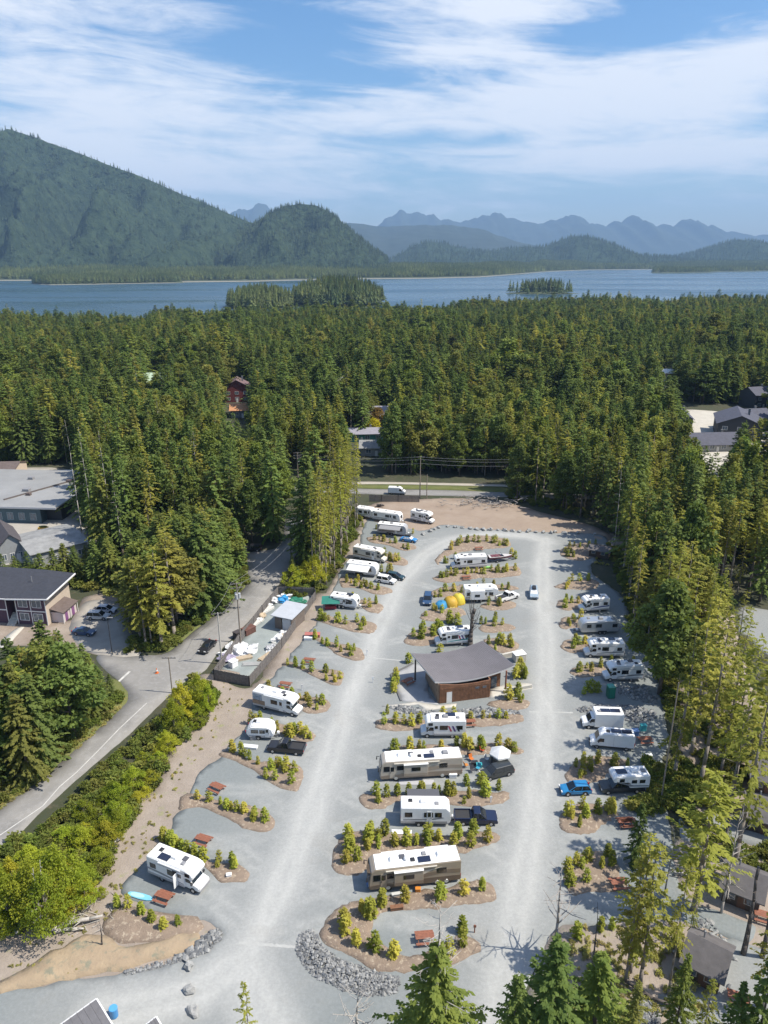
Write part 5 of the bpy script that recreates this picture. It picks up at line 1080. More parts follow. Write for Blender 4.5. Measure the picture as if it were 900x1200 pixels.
# wooded side
GL = 'motorhomes parked in the campground'
P, _ = NP('C', (338, 472), (246, 478), 2.35); motorhome_c(P, 'short white motorhome parked highest in the row along the trees', 6.2, stripes='blue')
P, _ = NP('C', (374, 550), (242, 554), 2.45); trailer((P[0], P[1]), 'silver rounded trailer parked in the row along the trees', 8.0, body=mat('brushed_aluminium', (.66, .67, .68), .32, .06, 1, metal=.75), nose='silver', stripe=None, T=2.95, hitch=1)
P, _ = NP('C', (390, 637), (260, 635), 2.4); motorhome_c(P, 'white motorhome with curved grey stripes between the silver trailer and portable toilet', 7.2, stripes='grey')
P, _ = NP('C', (448, 718), (338, 720), 2.4); motorhome_c(P, 'white and grey motorhome right behind the green portable toilet', 6.8, stripes='grey')
P, _ = NP('G', (346, 246), (208, 242), 2.3); van(P, 'white box van with a solar roof next to the riprap', L=6.4, T=2.9, boxy=True)
P, _ = NP('G', (390, 326), (234, 312), 2.05); van(P, 'white high roof cargo van beside the picnic table with the red cloth', L=6.6, T=2.75)
P, _ = NP('G', (446, 482), (262, 490), 2.0)
tc = car(P, 'dark pickup carrying a white camper beside the blue hatchback', 'pickup', paint('charcoal', (.035, .04, .042)), L=6.2, name='camper_truck')
cm = MB().prism([(-3.6, 1.12), (-3.6, 3.0), (-3.4, 3.12), (1.25, 3.12), (1.65, 2.75), (1.55, 2.12), (-.75, 2.0), (-.75, 1.12)], -1.15, 1.15).build('camper', WHITE, tc, .08, seg=2)
for s in (-1, 1):
    for a, b in ((-2.9, -2.1), (-1.7, -.95), (.1, .8)):
        MB().prism(rect(a, b, 2.2 if a > 0 else 1.95, 2.75 if a > 0 else 2.5), *sorted((s*1.14, s*1.17))).build('window', GLASS, cm)
    MB().prism([(-3.5, 1.5), (-1.2, 1.62), (1.2, 2.35), (1.2, 2.2), (-1.0, 1.42), (-3.5, 1.35)], *sorted((s*1.14, s*1.165))).build('paint_stripe', paint('stripe_grey', (.22, .23, .25)), cm)
MB().box(-2.1, -1.1, -.4, .4, 3.12, 3.4).build('air_conditioner', WHITE, cm, .05); MB().box(-3.2, -2.6, -.3, .3, 3.12, 3.28).build('roof_vent', GREYP, cm); MB().box(-.5, 1.0, -.5, .5, 3.15, 3.2).build('solar_panel', SOLAR, cm)
P, _ = NP('G', (240, 492), (118, 496), 1.8); car(P, 'bright blue hatchback at the edge of the loop road', 'hatch', paint('sky_blue', (.02, .19, .42)))
P, _ = NP('B', (196, 71), (270, 74), 2.0); van(P, 'white van passing on the highway at the back', L=5.6, T=2.4, solar=0)
# road and parking cars
def axis_pose(r, f): a, b = Vector(at(*r)[:2]), Vector(at(*f)[:2]); d = b-a; m = (a+b)/2; return (m.x, m.y, .05), math.atan2(d.y, d.x)
GC = 'cars near the asphalt road'
car(axis_pose((251, 753), (235, 769)), 'black car driving on the asphalt road beside the fenced yard', 'sedan', paint('black', (.018, .018, .022)), GC)
car(axis_pose((302, 645.5), (290, 645.5)), 'black car waiting at the bend of the road under the trees', 'suv', paint('black', (.018, .018, .022)), GC)
P, _ = NP('K', (402, 829), (508, 831), 1.9); car(P, 'silver suv in the gravel parking area', 'suv', paint('silver', (.48, .49, .50)), GC)
P, _ = NP('K', (450, 796), (535, 800), 1.9); car(P, 'silver car parked behind the silver suv', 'hatch', paint('pale_silver', (.55, .57, .62)), GC)
P, _ = NP('K', (336, 899), (432, 908), 1.85); car(P, 'dark blue car in the gravel parking area', 'sedan', paint('dark_blue', (.03, .07, .15)), GC)
GS = 'cars near the flat roofed shop building'
P, _ = NP('K', (6, 206), (50, 202), 1.85); car(P, 'red car beside the brown roofed hall', 'hatch', paint('red', (.35, .02, .03)), GS)
P, _ = NP('K', (52, 180), (86, 175), 1.85); car(P, 'purple car near the blue container', 'sedan', paint('purple', (.10, .06, .16)), GS)
P, _ = NP('K', (20, 263), (62, 258), 1.85); car(P, 'black car beside the shop roof', 'sedan', paint('black', (.018, .018, .022)), GS)
P, _ = NP('K', (168, 166), (214, 166), 1.85); car(P, 'black pickup truck under the trees behind the shop', 'pickup', paint('black', (.018, .018, .022)), GS)

# boat on its trailer behind the long white motorhome
P, L_ = NP('B', (626, 362), (722, 354), 2.2)
o = thing('boat', 'maroon and white motorboat on a trailer behind the long white motorhome', 'boat', (P[0][0], P[0][1], .06), P[1])
hull = MB(); st = [(-3.0, 1.05, .55), (-1.5, 1.12, .5), (.3, 1.1, .5), (1.7, .8, .58), (2.7, .35, .8), (3.2, .03, 1.15)]
for x, w, zk in st: hull.v += [(x, -w, 1.45), (x, -w*.85, .95), (x, 0, zk), (x, w*.85, .95), (x, w, 1.45)]
hull.f = [[5*i+j, 5*i+j+1, 5*i+j+6, 5*i+j+5] for i in range(5) for j in range(4)]+[[0, 1, 2, 3, 4]]
hull.build('hull', paint('maroon', (.13, .03, .045)), o)
dk = MB(); dk.v = [(x, s*w*.97, 1.46) for x, w, _z in st for s in (-1, 1)]; dk.f = [[2*i, 2*i+1, 2*i+3, 2*i+2] for i in range(5)]; dk.build('deck', mat('boat_deck', (.55, .52, .50), .5), o)
MB().box(-2.4, .2, -.75, .75, 1.47, 1.56).build('cockpit', mat('boat_vinyl', (.16, .05, .06), .6), o, .03)
MB().add([(.9, -.8, 1.47), (.9, .8, 1.47), (.35, .7, 2.0), (.35, -.7, 2.0), (.84, -.8, 1.47), (.84, .8, 1.47), (.29, .7, 2.0), (.29, -.7, 2.0)], [[0, 1, 2, 3], [7, 6, 5, 4], [0, 4, 5, 1], [1, 5, 6, 2], [2, 6, 7, 3], [3, 7, 4, 0]]).build('windshield', GLASS, o)
MB().path([(-.6, -1.0, 1.45), (-.9, -.95, 2.4), (-.9, .95, 2.4), (-.6, 1.0, 1.45)], [.05]*4, 6).build('tower', CHROME, o)
MB().frus((-3.5, -3.0, -.25, .25, .7), (-3.4, -3.05, -.2, .2, 1.75)).build('outboard_motor', BLACKP, o, .05)
t = MB().path([(-2.6, -.8, .45), (2.4, -.5, .45), (4.0, 0, .45), (2.4, .5, .45), (-2.6, .8, .45)], [.06]*5, 5).tube((-1, -1.1, .38), (-1, 1.1, .38), .05).build('boat_trailer', GREYP, o)
for s in (-1, 1): wheel(t, -1, s*1.1, .33, .2)
# ------------------------------------------------------------------ washroom building with the swooping roof
def quadslab(mb, P, t):
    """a slab under four corner points (top), thickness t"""
    return mb.add([*P, *[(x, y, z-t) for x, y, z in P]], [[0, 1, 2, 3], [7, 6, 5, 4], [0, 4, 5, 1], [1, 5, 6, 2], [2, 6, 7, 3], [3, 7, 4, 0]])
def lerp3(a, b, t): return tuple(a[i]+(b[i]-a[i])*t for i in range(3))
def wash():
    FL, FR = Vector(at(514.7, 824.5)), Vector(at(573, 817)); e = (FR-FL).normalized(); n = Vector((-e.y, e.x, 0)); 
    if n.y < 0: n = -n
    wl = (FR-FL).length; o = thing('washroom_building', 'wooden washroom building with a swooping grey roof in the middle of the campground', 'building', tuple(FL), math.atan2(e.y, e.x))
    def loc(px, py, z): d = Vector(at(px, py, z))-FL; return (d.dot(e), d.dot(n), z)
    A, B_, C_, D_ = loc(482, 768, 4.6), loc(565, 753.5, 4.7), loc(603, 782, 4.5), loc(510, 801.5, 3.75)
    nx, ny = 24, 10; V = []
    def roofpt(u, v, dz=0):
        a = lerp3(A, B_, u); b = lerp3(D_, C_, u); p = lerp3(a, b, v); return (p[0], p[1], p[2]-1.0*(1-(2*u-1)**2)*1.0+dz+.45)
    for dz in (0, -.22):
        for j in range(ny+1):
            for i in range(nx+1): V.append(roofpt(i/nx, j/ny, dz))
    N = (nx+1)*(ny+1); Fs = []
    for j in range(ny):
        for i in range(nx):
            a = j*(nx+1)+i; Fs += [[a, a+1, a+nx+2, a+nx+1], [N+a, N+a+nx+1, N+a+nx+2, N+a+1]]
    rm = mat('standing_seam_roof', (.225, .205, .205), .45, .10, .4, .05, metal=.2)
    m = MB(); m.add(V, Fs); ro = m.build('roof', rm, o)
    fa = MB(); idx = [i for i in range(nx+1)]+[j*(nx+1)+nx for j in range(1, ny+1)]+[ny*(nx+1)+i for i in range(nx-1, -1, -1)]+[j*(nx+1) for j in range(ny-1, 0, -1)]
    cx, cyy = sum(v[0] for v in V)/len(V), sum(v[1] for v in V)/len(V); ring = []
    for k in idx:
        x, y, z = V[k]; ring.append((x+(.05 if x > cx else -.05), y+(.05 if y > cyy else -.05), z))
    q = len(ring); fa.add([(x, y, z+.03) for x, y, z in ring]+[(x, y, z-.27) for x, y, z in ring], [[i, (i+1) % q, q+(i+1) % q, q+i] for i in range(q)]); fa.build('fascia', mat('fascia_white', (.62, .61, .60), .5), ro)
    se = MB()
    for i in range(1, nx*2):
        pts = [roofpt(i/(nx*2), j/ny, .022) for j in range(ny+1)]; se.path(pts, [.022]*(ny+1), 4)
    tag(se.build('roof_seam', rm, ro), kind='stuff')
    # walls follow the roof from below
    dep = 8.2
    def wall_top(x, y):
        # invert the roof patch roughly
        best = min(((abs(roofpt(u/20, v/20)[0]-x)+abs(roofpt(u/20, v/20)[1]-y)), roofpt(u/20, v/20)[2]) for u in range(21) for v in range(21)); return best[1]-.30
    def wall(name, p, q, m_, th=.2, n_=8):
        mb = MB(); d = Vector((q[0]-p[0], q[1]-p[1], 0)); s = d.normalized(); nr = Vector((-s.y, s.x, 0))*th/2
        for i in range(n_):
            a = Vector((p[0], p[1], 0))+d*(i/n_); b = Vector((p[0], p[1], 0))+d*((i+1)/n_); za, zb = wall_top(a.x, a.y), wall_top(b.x, b.y)
            mb.add([a-nr, b-nr, b+nr, a+nr, a-nr+Vector((0, 0, za)), b-nr+Vector((0, 0, zb)), b+nr+Vector((0, 0, zb)), a+nr+Vector((0, 0, za))], [[0, 3, 2, 1], [4, 5, 6, 7], [0, 1, 5, 4], [2, 3, 7, 6], [1, 2, 6, 5], [3, 0, 4, 7]])
        return mb.build(name, m_, o)
    wr = wl
    fw = wall('wall', (0, 0), (wr, 0), CEDAR); lw = wall('wall', (-.09, .12), (-.09, dep), mat('grey_cedar', (.26, .18, .12), .7, .3, 1.5, .2)); wall('wall', (0, dep), (wr, dep), CEDAR); wall('wall', (wr+.09, .12), (wr+.09, dep), CEDAR)
    bd = MB(); x = .12
    while x < wr-.1:
        if not (1.15 < x < 2.35): bd.box(x, x+.03, -.135, -.098, .05, 2.62)
        x += .28
    for k in (1, 2): bd.box(.1, wr-.1, -.13, -.099, 2.62+.12*k, 2.66+.12*k)
    tag(bd.build('batten', CEDAR, fw), kind='stuff')
    dr = MB().box(1.25, 2.2, -.14, -.09, .02, 2.15).build('door', mat('white_door', (.68, .68, .66), .5), o); MB().box(2.02, 2.1, -.18, -.13, 1.0, 1.1).build('handle', CHROME, dr)
    MB().box(1.15, 1.24, -.15, -.095, .02, 2.25).box(2.21, 2.30, -.15, -.095, .02, 2.25).box(1.15, 2.3, -.15, -.095, 2.16, 2.26).build('door_frame', CEDAR, dr)
    for x in (wr-2.6, wr-1.3): MB().box(x, x+.7, -.13, -.092, 2.1, 2.5).build('window', GLASSL, o)
    # glazed porch at the sunny end and the posts
    MB().box(wr+.3, wr+3.0, 2.6, 2.75, .05, 2.9).build('porch_wall', CEDAR, o); g = MB().box(wr+1.3, wr+2.3, 2.53, 2.6, .1, 2.3).build('porch_door', GLASSL, o)
    for px, py in ((592, 811), (486.5, 797), (576, 800)):
        x, y, _ = loc(px, py, 0); MB().tube((x, y, 0), (x, y, wall_top(x, y)+.05), .17, .15, 8).build('post', REDWOOD if px > 580 else mat('post_dark', (.09, .07, .06), .7), o)
    return o, loc, FL
WB, wloc, WFL = wash()
CONC = mat('pale_concrete', (.50, .475, .42), .85, .10, .7, .1)
sheet('patio', [at(x, y)[:2] for x, y in [(458, 791), (484, 778), (505, 782), (501, 810), (514, 826), (470, 822)]], .10, mat('patio_slab', (.36, .36, .36), .8, .12, .6), .9, .02, 60, curve=False, label='grey paved patio under the washroom roof')
sheet('concrete_apron', [at(x, y)[:2] for x, y in [(447, 828), (487, 823), (512, 827), (535, 825), (534, 829), (500, 833), (490, 826), (462, 829)]], .11, CONC, .9, .02, 61, curve=False, label='pale concrete apron at the washroom door')
sheet('concrete_path', [at(x, y)[:2] for x, y in [(573, 819), (575, 808), (592, 802), (603, 805), (606, 800), (623, 802), (624, 807), (600, 812), (588, 815)]], .11, CONC, .9, .02, 62, curve=False, label='pale concrete path at the sunny end of the washroom')
def bx(name, lab, cat, px, py, dims, m, yaw=0, group=None, bevel=.03, z=.05):
    x, y, _ = at(px, py); o = MB().box(-dims[0]/2, dims[0]/2, -dims[1]/2, dims[1]/2, 0, dims[2]).build(name, m, None, bevel); o.location = (x, y, z); o.rotation_euler = (0, 0, yaw); return tag(o, lab, cat, group)
def lowwall(name, lab, pts, w, h, m):
    o = thing(name, lab, 'wall', at(*pts[0])); b = Vector(at(*pts[0])); P = [Vector(at(*p))-b for p in pts]; mb = MB()
    for p, q in zip(P, P[1:]):
        d = (q-p).normalized(); nr = Vector((-d.y, d.x, 0))*w/2
        MB().slab([((p-nr).x, (p-nr).y), ((q-nr).x, (q-nr).y), ((q+nr).x, (q+nr).y), ((p+nr).x, (p+nr).y)], -.05, h).build('wall_segment', m, o, .02)
    return o
lowwall('retaining_wall', 'low pale concrete wall along the sunny end of the washroom', [(588, 771.5), (603, 768), (612, 766)], .45, .9, CONC)
lowwall('retaining_wall', 'long low concrete wall beside the washroom steps', [(590, 813), (606, 809), (623, 806)], .4, .7, CONC)
lowwall('patio_kerb', 'narrow dark kerb around the washroom patio', [(484, 778), (458, 791), (470, 822)], .3, .25, mat('kerb_dark', (.14, .14, .14), .8))
o = thing('utility_box', 'pale concrete utility box near the washroom corner', 'utility box', (*at(608, 774)[:2], .05), .3); MB().box(-1.1, 1.1, -.8, .8, 0, 1.5).build('cabinet', CONC, o, .04); MB().box(-1.15, 1.15, -.85, .85, 1.5, 1.6).build('lid', ROOFW, o, .02)

# ------------------------------------------------------------------ houses
def gable(o, x0, x1, y0, y1, z0, ze, zr, rm, over=.45, axis='x', name='roof', t=.16):
    """two roof planes, ridge along axis"""
    m = MB()
    if axis == 'x':
        ym = (y0+y1)/2; k = (zr-ze)/((y1-y0)/2); ya, yb = y0-over, y1+over; zl = ze-k*over
        quadslab(m, [(x0-over, ya, zl), (x1+over, ya, zl), (x1+over, ym, zr), (x0-over, ym, zr)], t); quadslab(m, [(x0-over, ym, zr), (x1+over, ym, zr), (x1+over, yb, zl), (x0-over, yb, zl)], t)
    else:
        xm = (x0+x1)/2; k = (zr-ze)/((x1-x0)/2); xa, xb = x0-over, x1+over; zl = ze-k*over
        quadslab(m, [(xa, y0-over, zl), (xm, y0-over, zr), (xm, y1+over, zr), (xa, y1+over, zl)], t); quadslab(m, [(xm, y0-over, zr), (xb, y0-over, zl), (xb, y1+over, zl), (xm, y1+over, zr)], t)
    return m.build(name, rm, o)
def gbody(o, x0, x1, y0, y1, ze, zr, m, axis='x'):
    if axis == 'x': mb = MB(); p = [(y0, 0), (y1, 0), (y1, ze-.12), ((y0+y1)/2, zr-.14), (y0, ze-.12)]; mb.add([(x0, a, b) for a, b in p]+[(x1, a, b) for a, b in p], [[0, 1, 2, 3, 4], [9, 8, 7, 6, 5]]+[[i, (i+1) % 5, 5+(i+1) % 5, 5+i] for i in range(5)])
    else: mb = MB().prism([(x0, 0), (x1, 0), (x1, ze-.12), ((x0+x1)/2, zr-.14), (x0, ze-.12)], y0, y1)
    return mb.build('wall', m, o)
def hwin(o, x0, x1, z0, z1, y, fm, ax='y', s=-1, mull=1):
    """window in a wall facing s along axis ax at coordinate y"""
    def b(mb, a0, a1, c0, c1, d0, d1):
        lo, hi = sorted((y+s*d0, y+s*d1)); return mb.box(a0, a1, lo, hi, c0, c1) if ax == 'y' else mb.box(lo, hi, a0, a1, c0, c1)
    w = b(MB(), x0, x1, z0, z1, -.02, .03).build('window', GLASSL, o); e = .1; f = MB()
    b(f, x0-e, x1+e, z1, z1+e, -.02, .07); b(f, x0-e, x1+e, z0-e, z0, -.02, .07); b(f, x0-e, x0, z0, z1, -.02, .07); b(f, x1, x1+e, z0, z1, -.02, .07)
    for k in range(mull): xm = x0+(x1-x0)*(k+1)/(mull+1); b(f, xm-.04, xm+.04, z0, z1, -.02, .06)
    f.build('frame', fm, w); return w
WTRIM = mat('white_trim', (.72, .71, .69), .6, .04, 2)
DARKROOF = mat('dark_shingle', (.040, .043, .055), .85, .2, 1.5, .2)
BROWNROOF = mat('brown_shingle', (.13, .10, .09), .85, .2, 1.2, .2)
# purple apartment house
def apartment():
    FR = Vector(at(57, 733)); e = Vector((.985, -.12, 0)).normalized(); n = Vector((-e.y, e.x, 0)); L = 26.0; org = FR-e*L
    o = thing('apartment_house', 'purple two storey apartment house with a folded dark roof', 'building', tuple(org), math.atan2(e.y, e.x)); dp = 9.2; h = 5.8
    pur = mat('plum_siding', (.085, .045, .070), .7, .12, 2.0); bei = mat('beige_siding', (.52, .44, .36), .8, .08, 1.0)
    MB().box(0, L-8.6, 0, dp, 0, h).build('wall', pur, o); MB().box(L-6.6, L, 0, dp, 0, h).build('wall', pur, o); MB().box(L-8.6, L-6.6, 2.5, dp, 0, h).build('stairwell', bei, o)
    MB().prism([(0, 0), (.06, 0)][:1]+[(0, 0)], 0, 0) if False else None
    ew = MB().add([(L+.01, 0, 0), (L+.01, dp, 0), (L+.01, dp, h+1.35), (L+.01, 0, h+.55), (L-.12, 0, 0), (L-.12, dp, 0), (L-.12, dp, h+1.35), (L-.12, 0, h+.55)], [[0, 1, 2, 3], [7, 6, 5, 4], [0, 4, 5, 1], [1, 5, 6, 2], [2, 6, 7, 3], [3, 7, 4, 0]]).build('end_wall', bei, o)
    # roof: a big plane and a folded plane rising over the end wall
    for P in ([(-1, -1.2, h+1.0), (L-7.6, -1.2, h+.40), (L-4.6, dp+.6, h+2.2), (-1, dp+.6, h+2.6)], [(L-7.6, -1.2, h+.40), (L+1.3, -1.2, h+.85), (L+1.5, dp+.6, h+1.75), (L-4.6, dp+.6, h+2.2)]):
        r = quadslab(MB(), P, .22).build('roof', DARKROOF, o)
        a, b, c, d = P; fm = MB()
        fm.path([(p[0], p[1]-.04, p[2]-.11) for p in (a, b)], [.16, .16], 4)
        if P[1][0] > L: fm.path([(b[0]+.05, b[1], b[2]-.11), (c[0]+.05, c[1], c[2]-.11)], [.17, .17], 4)
        fm.build('fascia', WTRIM, r)
    for z in (1.0, 4.0):
        for x in [1.0, 4.0, 7.2, 10.2, 13.2]+[L-5.9, L-2.9]:
            hwin(o, x, x+1.9, z, z+1.5, 0, WTRIM, mull=1)
    MB().box(0, L-8.6, -.06, 0, 2.95, 3.2).box(L-6.6, L, -.06, 0, 2.95, 3.2).build('belt_course', WTRIM, o)
    for x in (0.05, 6.4, 12.6, L-8.75, L-6.6, L-3.4, L-.15): MB().box(x, x+.16, -.08, .0, 0, h).build('trim_board', WTRIM, o)
    st = MB()
    for k in range(10): st.box(L-8.5, L-6.7, -1.2+.28*k, -.9+.28*k, .18*k, .18*k+.18)
    tag(st.build('stair', CONC, o), kind='stuff')
    # porch roof on the end wall
    pr = quadslab(MB(), [(L, 1.0, 3.3), (L+3.0, 1.0, 2.5), (L+3.0, 7.0, 2.5), (L, 7.0, 3.3)], .14).build('porch_roof', BROWNROOF, o)
    for y in (1.2, 4.0, 6.8): MB().tube((L+2.8, y, 0), (L+2.8, y, 2.5), .08).build('porch_post', WTRIM, o)
    MB().box(L+.02, L+2.6, 1.5, 6.6, 0, 2.3).build('porch', mat('porch_pink', (.58, .50, .50), .7), o)
    for y in (2.2, 4.8): d = MB().box(L+2.6, L+2.66, y, y+.95, .05, 2.1).build('door', paint('plum', (.20, .07, .22)), o)
    for x, y in ((L-14, 6), (L-5.5, 5)): MB().tube((x, y, h+1.5), (x, y, h+2.8), .09).build('vent_pipe', GREYP, o)
    return o
apartment()
sheet('footpath', [at(x, y)[:2] for x, y in [(-4, 757), (8, 745), (22, 735), (29, 734), (17, 748), (6, 760)]], .05, CONC, 1.5, .05, 63, label='pale path leading to the purple apartment house')
# flat roofed teal shop
def shop():
    a = Vector(at(0, 612)); b = Vector(at(55, 613.5)); e = (b-a).normalized(); n = Vector((-e.y, e.x, 0)); s = (b-a).length/55; org = a-e*30; L = 30+(b-a).length*1.22
    o = thing('shop_building', 'flat roofed teal shop building with a pale metal roof', 'building', tuple(org), math.atan2(e.y, e.x)); dp = 36; h = 4.6
    MB().box(0, L-4.5, 0, dp, 0, h).build('wall', mat('teal_siding', (.055, .095, .115), .7, .12, 1.0), o); MB().box(L-4.4, L, 3.0, dp, 0, h).build('wall', mat('dark_siding', (.03, .035, .04), .7), o)
    rf = MB().box(-.6, L+.6, -.8, dp+.6, h+.02, h+.42).build('roof', mat('pale_metal_roof', (.275, .275, .27), .6, .14, .12, .05), o, .04)
    MB().box(-.7, L+.7, -.9, -.78, h-.05, h+.5).build('fascia', mat('fascia_grey', (.5, .5, .5), .6), rf)
    MB().path([(L*.62, 5, h+.5), (L*.90, 30, h+.5)], [.35, .35], 4).build('roof_duct', mat('duct_brown', (.12, .10, .09), .7), rf)
    for x, y, d in ((L*.66, 14, 1.0), (L*.72, 10, .7), (L*.84, 24, .9), (L*.55, 26, .8), (L*.92, 30, .7)): MB().box(x-d, x+d, y-d*.8, y+d*.8, h+.42, h+1.2).build('roof_unit', GREYP if x < L*.7 else BROWNROOF, rf, .05)
    for x in np.arange(2, L-6, 3.4): hwin(o, x, x+1.7, 1.0, 3.0, 0, mat('frame_teal', (.22, .30, .33), .6))
    return o
shop()
def hall(lab, x0y, x1y, dp, ze, zr, wm, rm, name='house', axis='x', wins=3, trim=WTRIM, ext=0):
    a = Vector(at(*x0y)); b = Vector(at(*x1y)); e = (b-a).normalized(); L = (b-a).length
    o = thing(name, lab, 'house' if name == 'house' else 'building', tuple(a), math.atan2(e.y, e.x))
    gbody(o, 0, L, 0, dp, ze, zr, wm, axis); gable(o, 0, L, 0, dp, 0, ze, zr, rm, .5, axis)
    for k in range(wins):
        x = L*(k+.5)/wins; w = min(1.5, L/wins*.5); z1 = min(ze-.3, 2.4); hwin(o, x-w/2, x+w/2, 1.0, z1, 0, trim)
        if ze > 5: hwin(o, x-w/2, x+w/2, 3.7, 5.0, 0, trim)
    d = MB().box(L*.5+.9, L*.5+1.8, -.05, .02, 0, 2.1).build('door', trim, o)
    return o
hall('pale hall with a brown roof at the far edge of the shop lot', (-60, 565), (17.5, 563), 12, 3.6, 5.2, mat('cream_wall', (.52, .43, .34), .8, .08, 1), BROWNROOF, 'house', wins=5)
hall('house with a dark grey roof behind the roadside conifers', (2, 662), (30, 656), 14, 5.0, 7.6, mat('grey_wall', (.30, .31, .31), .8, .08, 1), mat('slate_roof', (.085, .075, .08), .85, .2, 1, .1), axis='y')
hall('low building with a mottled pale grey roof behind the roadside conifers', (40, 668), (104, 652), 16, 4.2, 5.2, mat('grey_wall', (.30, .31, .31), .8, .08, 1), mat('mottled_roof', (.26, .26, .255), .8, .25, .5, .1), wins=4)
hall('cream shed at the edge of the shop lot', (-25, 640), (7, 637), 5, 3.4, 4.2, mat('cream_wall', (.52, .43, .34), .8, .08, 1), ROOFW, wins=3)
x, y, _ = at(58, 565)
o = thing('shipping_container', 'blue covered container behind the shop building', 'container', (x, y, .03), .1); MB().box(-7, 4.5, -1.3, 1.3, 0, 2.7).build('body', paint('container_blue', (.04, .16, .36)), o, .05); MB().box(-7.1, 4.6, -1.4, 1.4, 2.7, 2.85).build('lid', paint('container_top', (.10, .30, .52)), o)
x, y, _ = at(72, 561.5)
o = thing('shipping_container', 'white container behind the blue container', 'container', (x, y, .03), .1); MB().box(-7, 6, -1.3, 1.3, 0, 2.7).build('body', WHITE, o, .05); MB().box(-7.1, 6.1, -1.35, 1.35, 2.7, 2.8).build('lid', ROOFW, o)
x, y, _ = at(51, 621); o = thing('planter', 'yellow planter beside the shop building', 'planter', (x, y, .03)); MB().frus((-1.2, 1.2, -.5, .5, 0), (-1.3, 1.3, -.6, .6, .8)).build('box', paint('yellow', (.55, .33, .04)), o); MB().blob((0, 0, .95), (1.1, .45, .3), 2, .5, 2).build('plants', FOL_BUSH, o)
# far houses that show between the trees
REDW = mat('red_siding', (.16, .035, .035), .8, .15, 1); 
def far_house(lab, px, py, w, d, ze, zr, wm, rm, yaw=0, axis='y', wins=2, base=None):
    """house whose eaves show at photo point (px, py)"""
    x, y, _ = at(px, py, ze); z = float(ground_z(x, y)); o = thing('house', lab, 'house', (x, y, z), yaw)
    ze -= z; zr -= z
    gbody(o, -w/2, w/2, 0, d, ze, zr, wm, axis); gable(o, -w/2, w/2, 0, d, 0, ze, zr, rm, .7, axis)
    for k in range(wins):
        xx = -w/2+w*(k+.5)/wins
        for zz in ((1.2, 2.6), (4.2, 5.6)):
            if zz[1] < ze: hwin(o, xx-.9, xx+.9, *zz, 0, WTRIM)
    MB().box(-.5, .5, -.05, .02, 0, 2.1).build('door', WTRIM, o)
    MB().box(w*.2, w*.2+.8, d*.5, d*.5+.8, ze, zr+1.0).build('chimney', ROCK, o)
    return o
far_house('red wooden house with a brown roof deep in the forest', 277, 453, 13, 12, 8.0, 11.5, REDW, mat('mauve_roof', (.16, .10, .10), .85, .15, 1), .15, 'y', 3)
far_house('house with an orange roof below the red wooden house', 284, 480, 11, 9, 4.0, 6.2, mat('blue_grey_wall', (.17, .19, .24), .8), mat('orange_roof', (.48, .235, .11), .8, .12, 1), .1, 'x')
far_house('house with a pale green roof among the conifers', 184, 447, 15, 12, 8.0, 12.0, mat('grey_wall', (.30, .31, .31), .8, .08, 1), mat('green_roof', (.38, .48, .36), .7, .1, 1), .2, 'x')
far_house('small pale grey structure among the trees below the green roof', 210, 472, 7, 7, 6.0, 7.5, ROOFW, mat('mottled_roof', (.26, .26, .255), .8, .25, .5, .1), .1, 'x')
far_house('house with a grey roof in the middle of the forest', 395, 449, 13, 11, 7.0, 10.0, mat('blue_grey_wall', (.17, .19, .24), .8), mat('mottled_roof', (.26, .26, .255), .8, .25, .5, .1), -.2, 'x')
far_house('house with a pale grey roof above the yellow bush', 447, 486, 13, 10, 6.0, 9.0, mat('grey_wall', (.30, .31, .31), .8, .08, 1), mat('lilac_roof', (.27, .26, .30), .8, .15, 1), -.05, 'x')
far_house('low house with a teal edged roof beside the yellow bush', 424, 508, 18, 10, 3.6, 5.0, mat('teal_wall', (.06, .25, .22), .7), mat('lilac_roof', (.27, .26, .30), .8, .15, 1), .1, 'x', 4)
far_house('small house with a pale roof near the highway trees', 441, 524, 12, 8, 3.5, 5.4, mat('grey_wall', (.30, .31, .31), .8, .08, 1), mat('mottled_roof', (.26, .26, .255), .8, .25, .5, .1), 0, 'x')
SLATE = mat('blue_slate', (.075, .078, .105), .8, .2, .8, .1)
far_house('tall dark house with a blue slate roof at the edge of the concrete yard', 868, 497, 17, 22, 7.0, 10.5, mat('dark_house_wall', (.05, .055, .065), .8), SLATE, -.35, 'y', 3)
far_house('blue slate roofed house behind the tall dark house', 886, 490, 17, 12, 6.0, 9.0, mat('dark_house_wall', (.05, .055, .065), .8), SLATE, .2, 'x', 2)
far_house('low house with a wide blue slate roof in front of the concrete yard', 842, 520, 19, 12, 3.2, 6.4, mat('grey_wall', (.30, .31, .31), .8, .08, 1), SLATE, .08, 'x', 4)
far_house('slate roofed house at the left edge of the concrete yard', 797, 490, 11, 16, 4.5, 7.5, mat('dark_house_wall', (.05, .055, .065), .8), SLATE, -.2, 'y', 2)
far_house('pale flat building in the clearing deep in the forest', 781, 437, 26, 14, 4, 5.5, mat('cream_wall', (.52, .43, .34), .8, .08, 1), ROOFW, 0, 'x', 4)
far_house('house edge with a grey roof at the far side of the forest', 897, 462, 11, 11, 7.0, 10.0, mat('dark_house_wall', (.05, .055, .065), .8), SLATE, .3, 'x', 2)
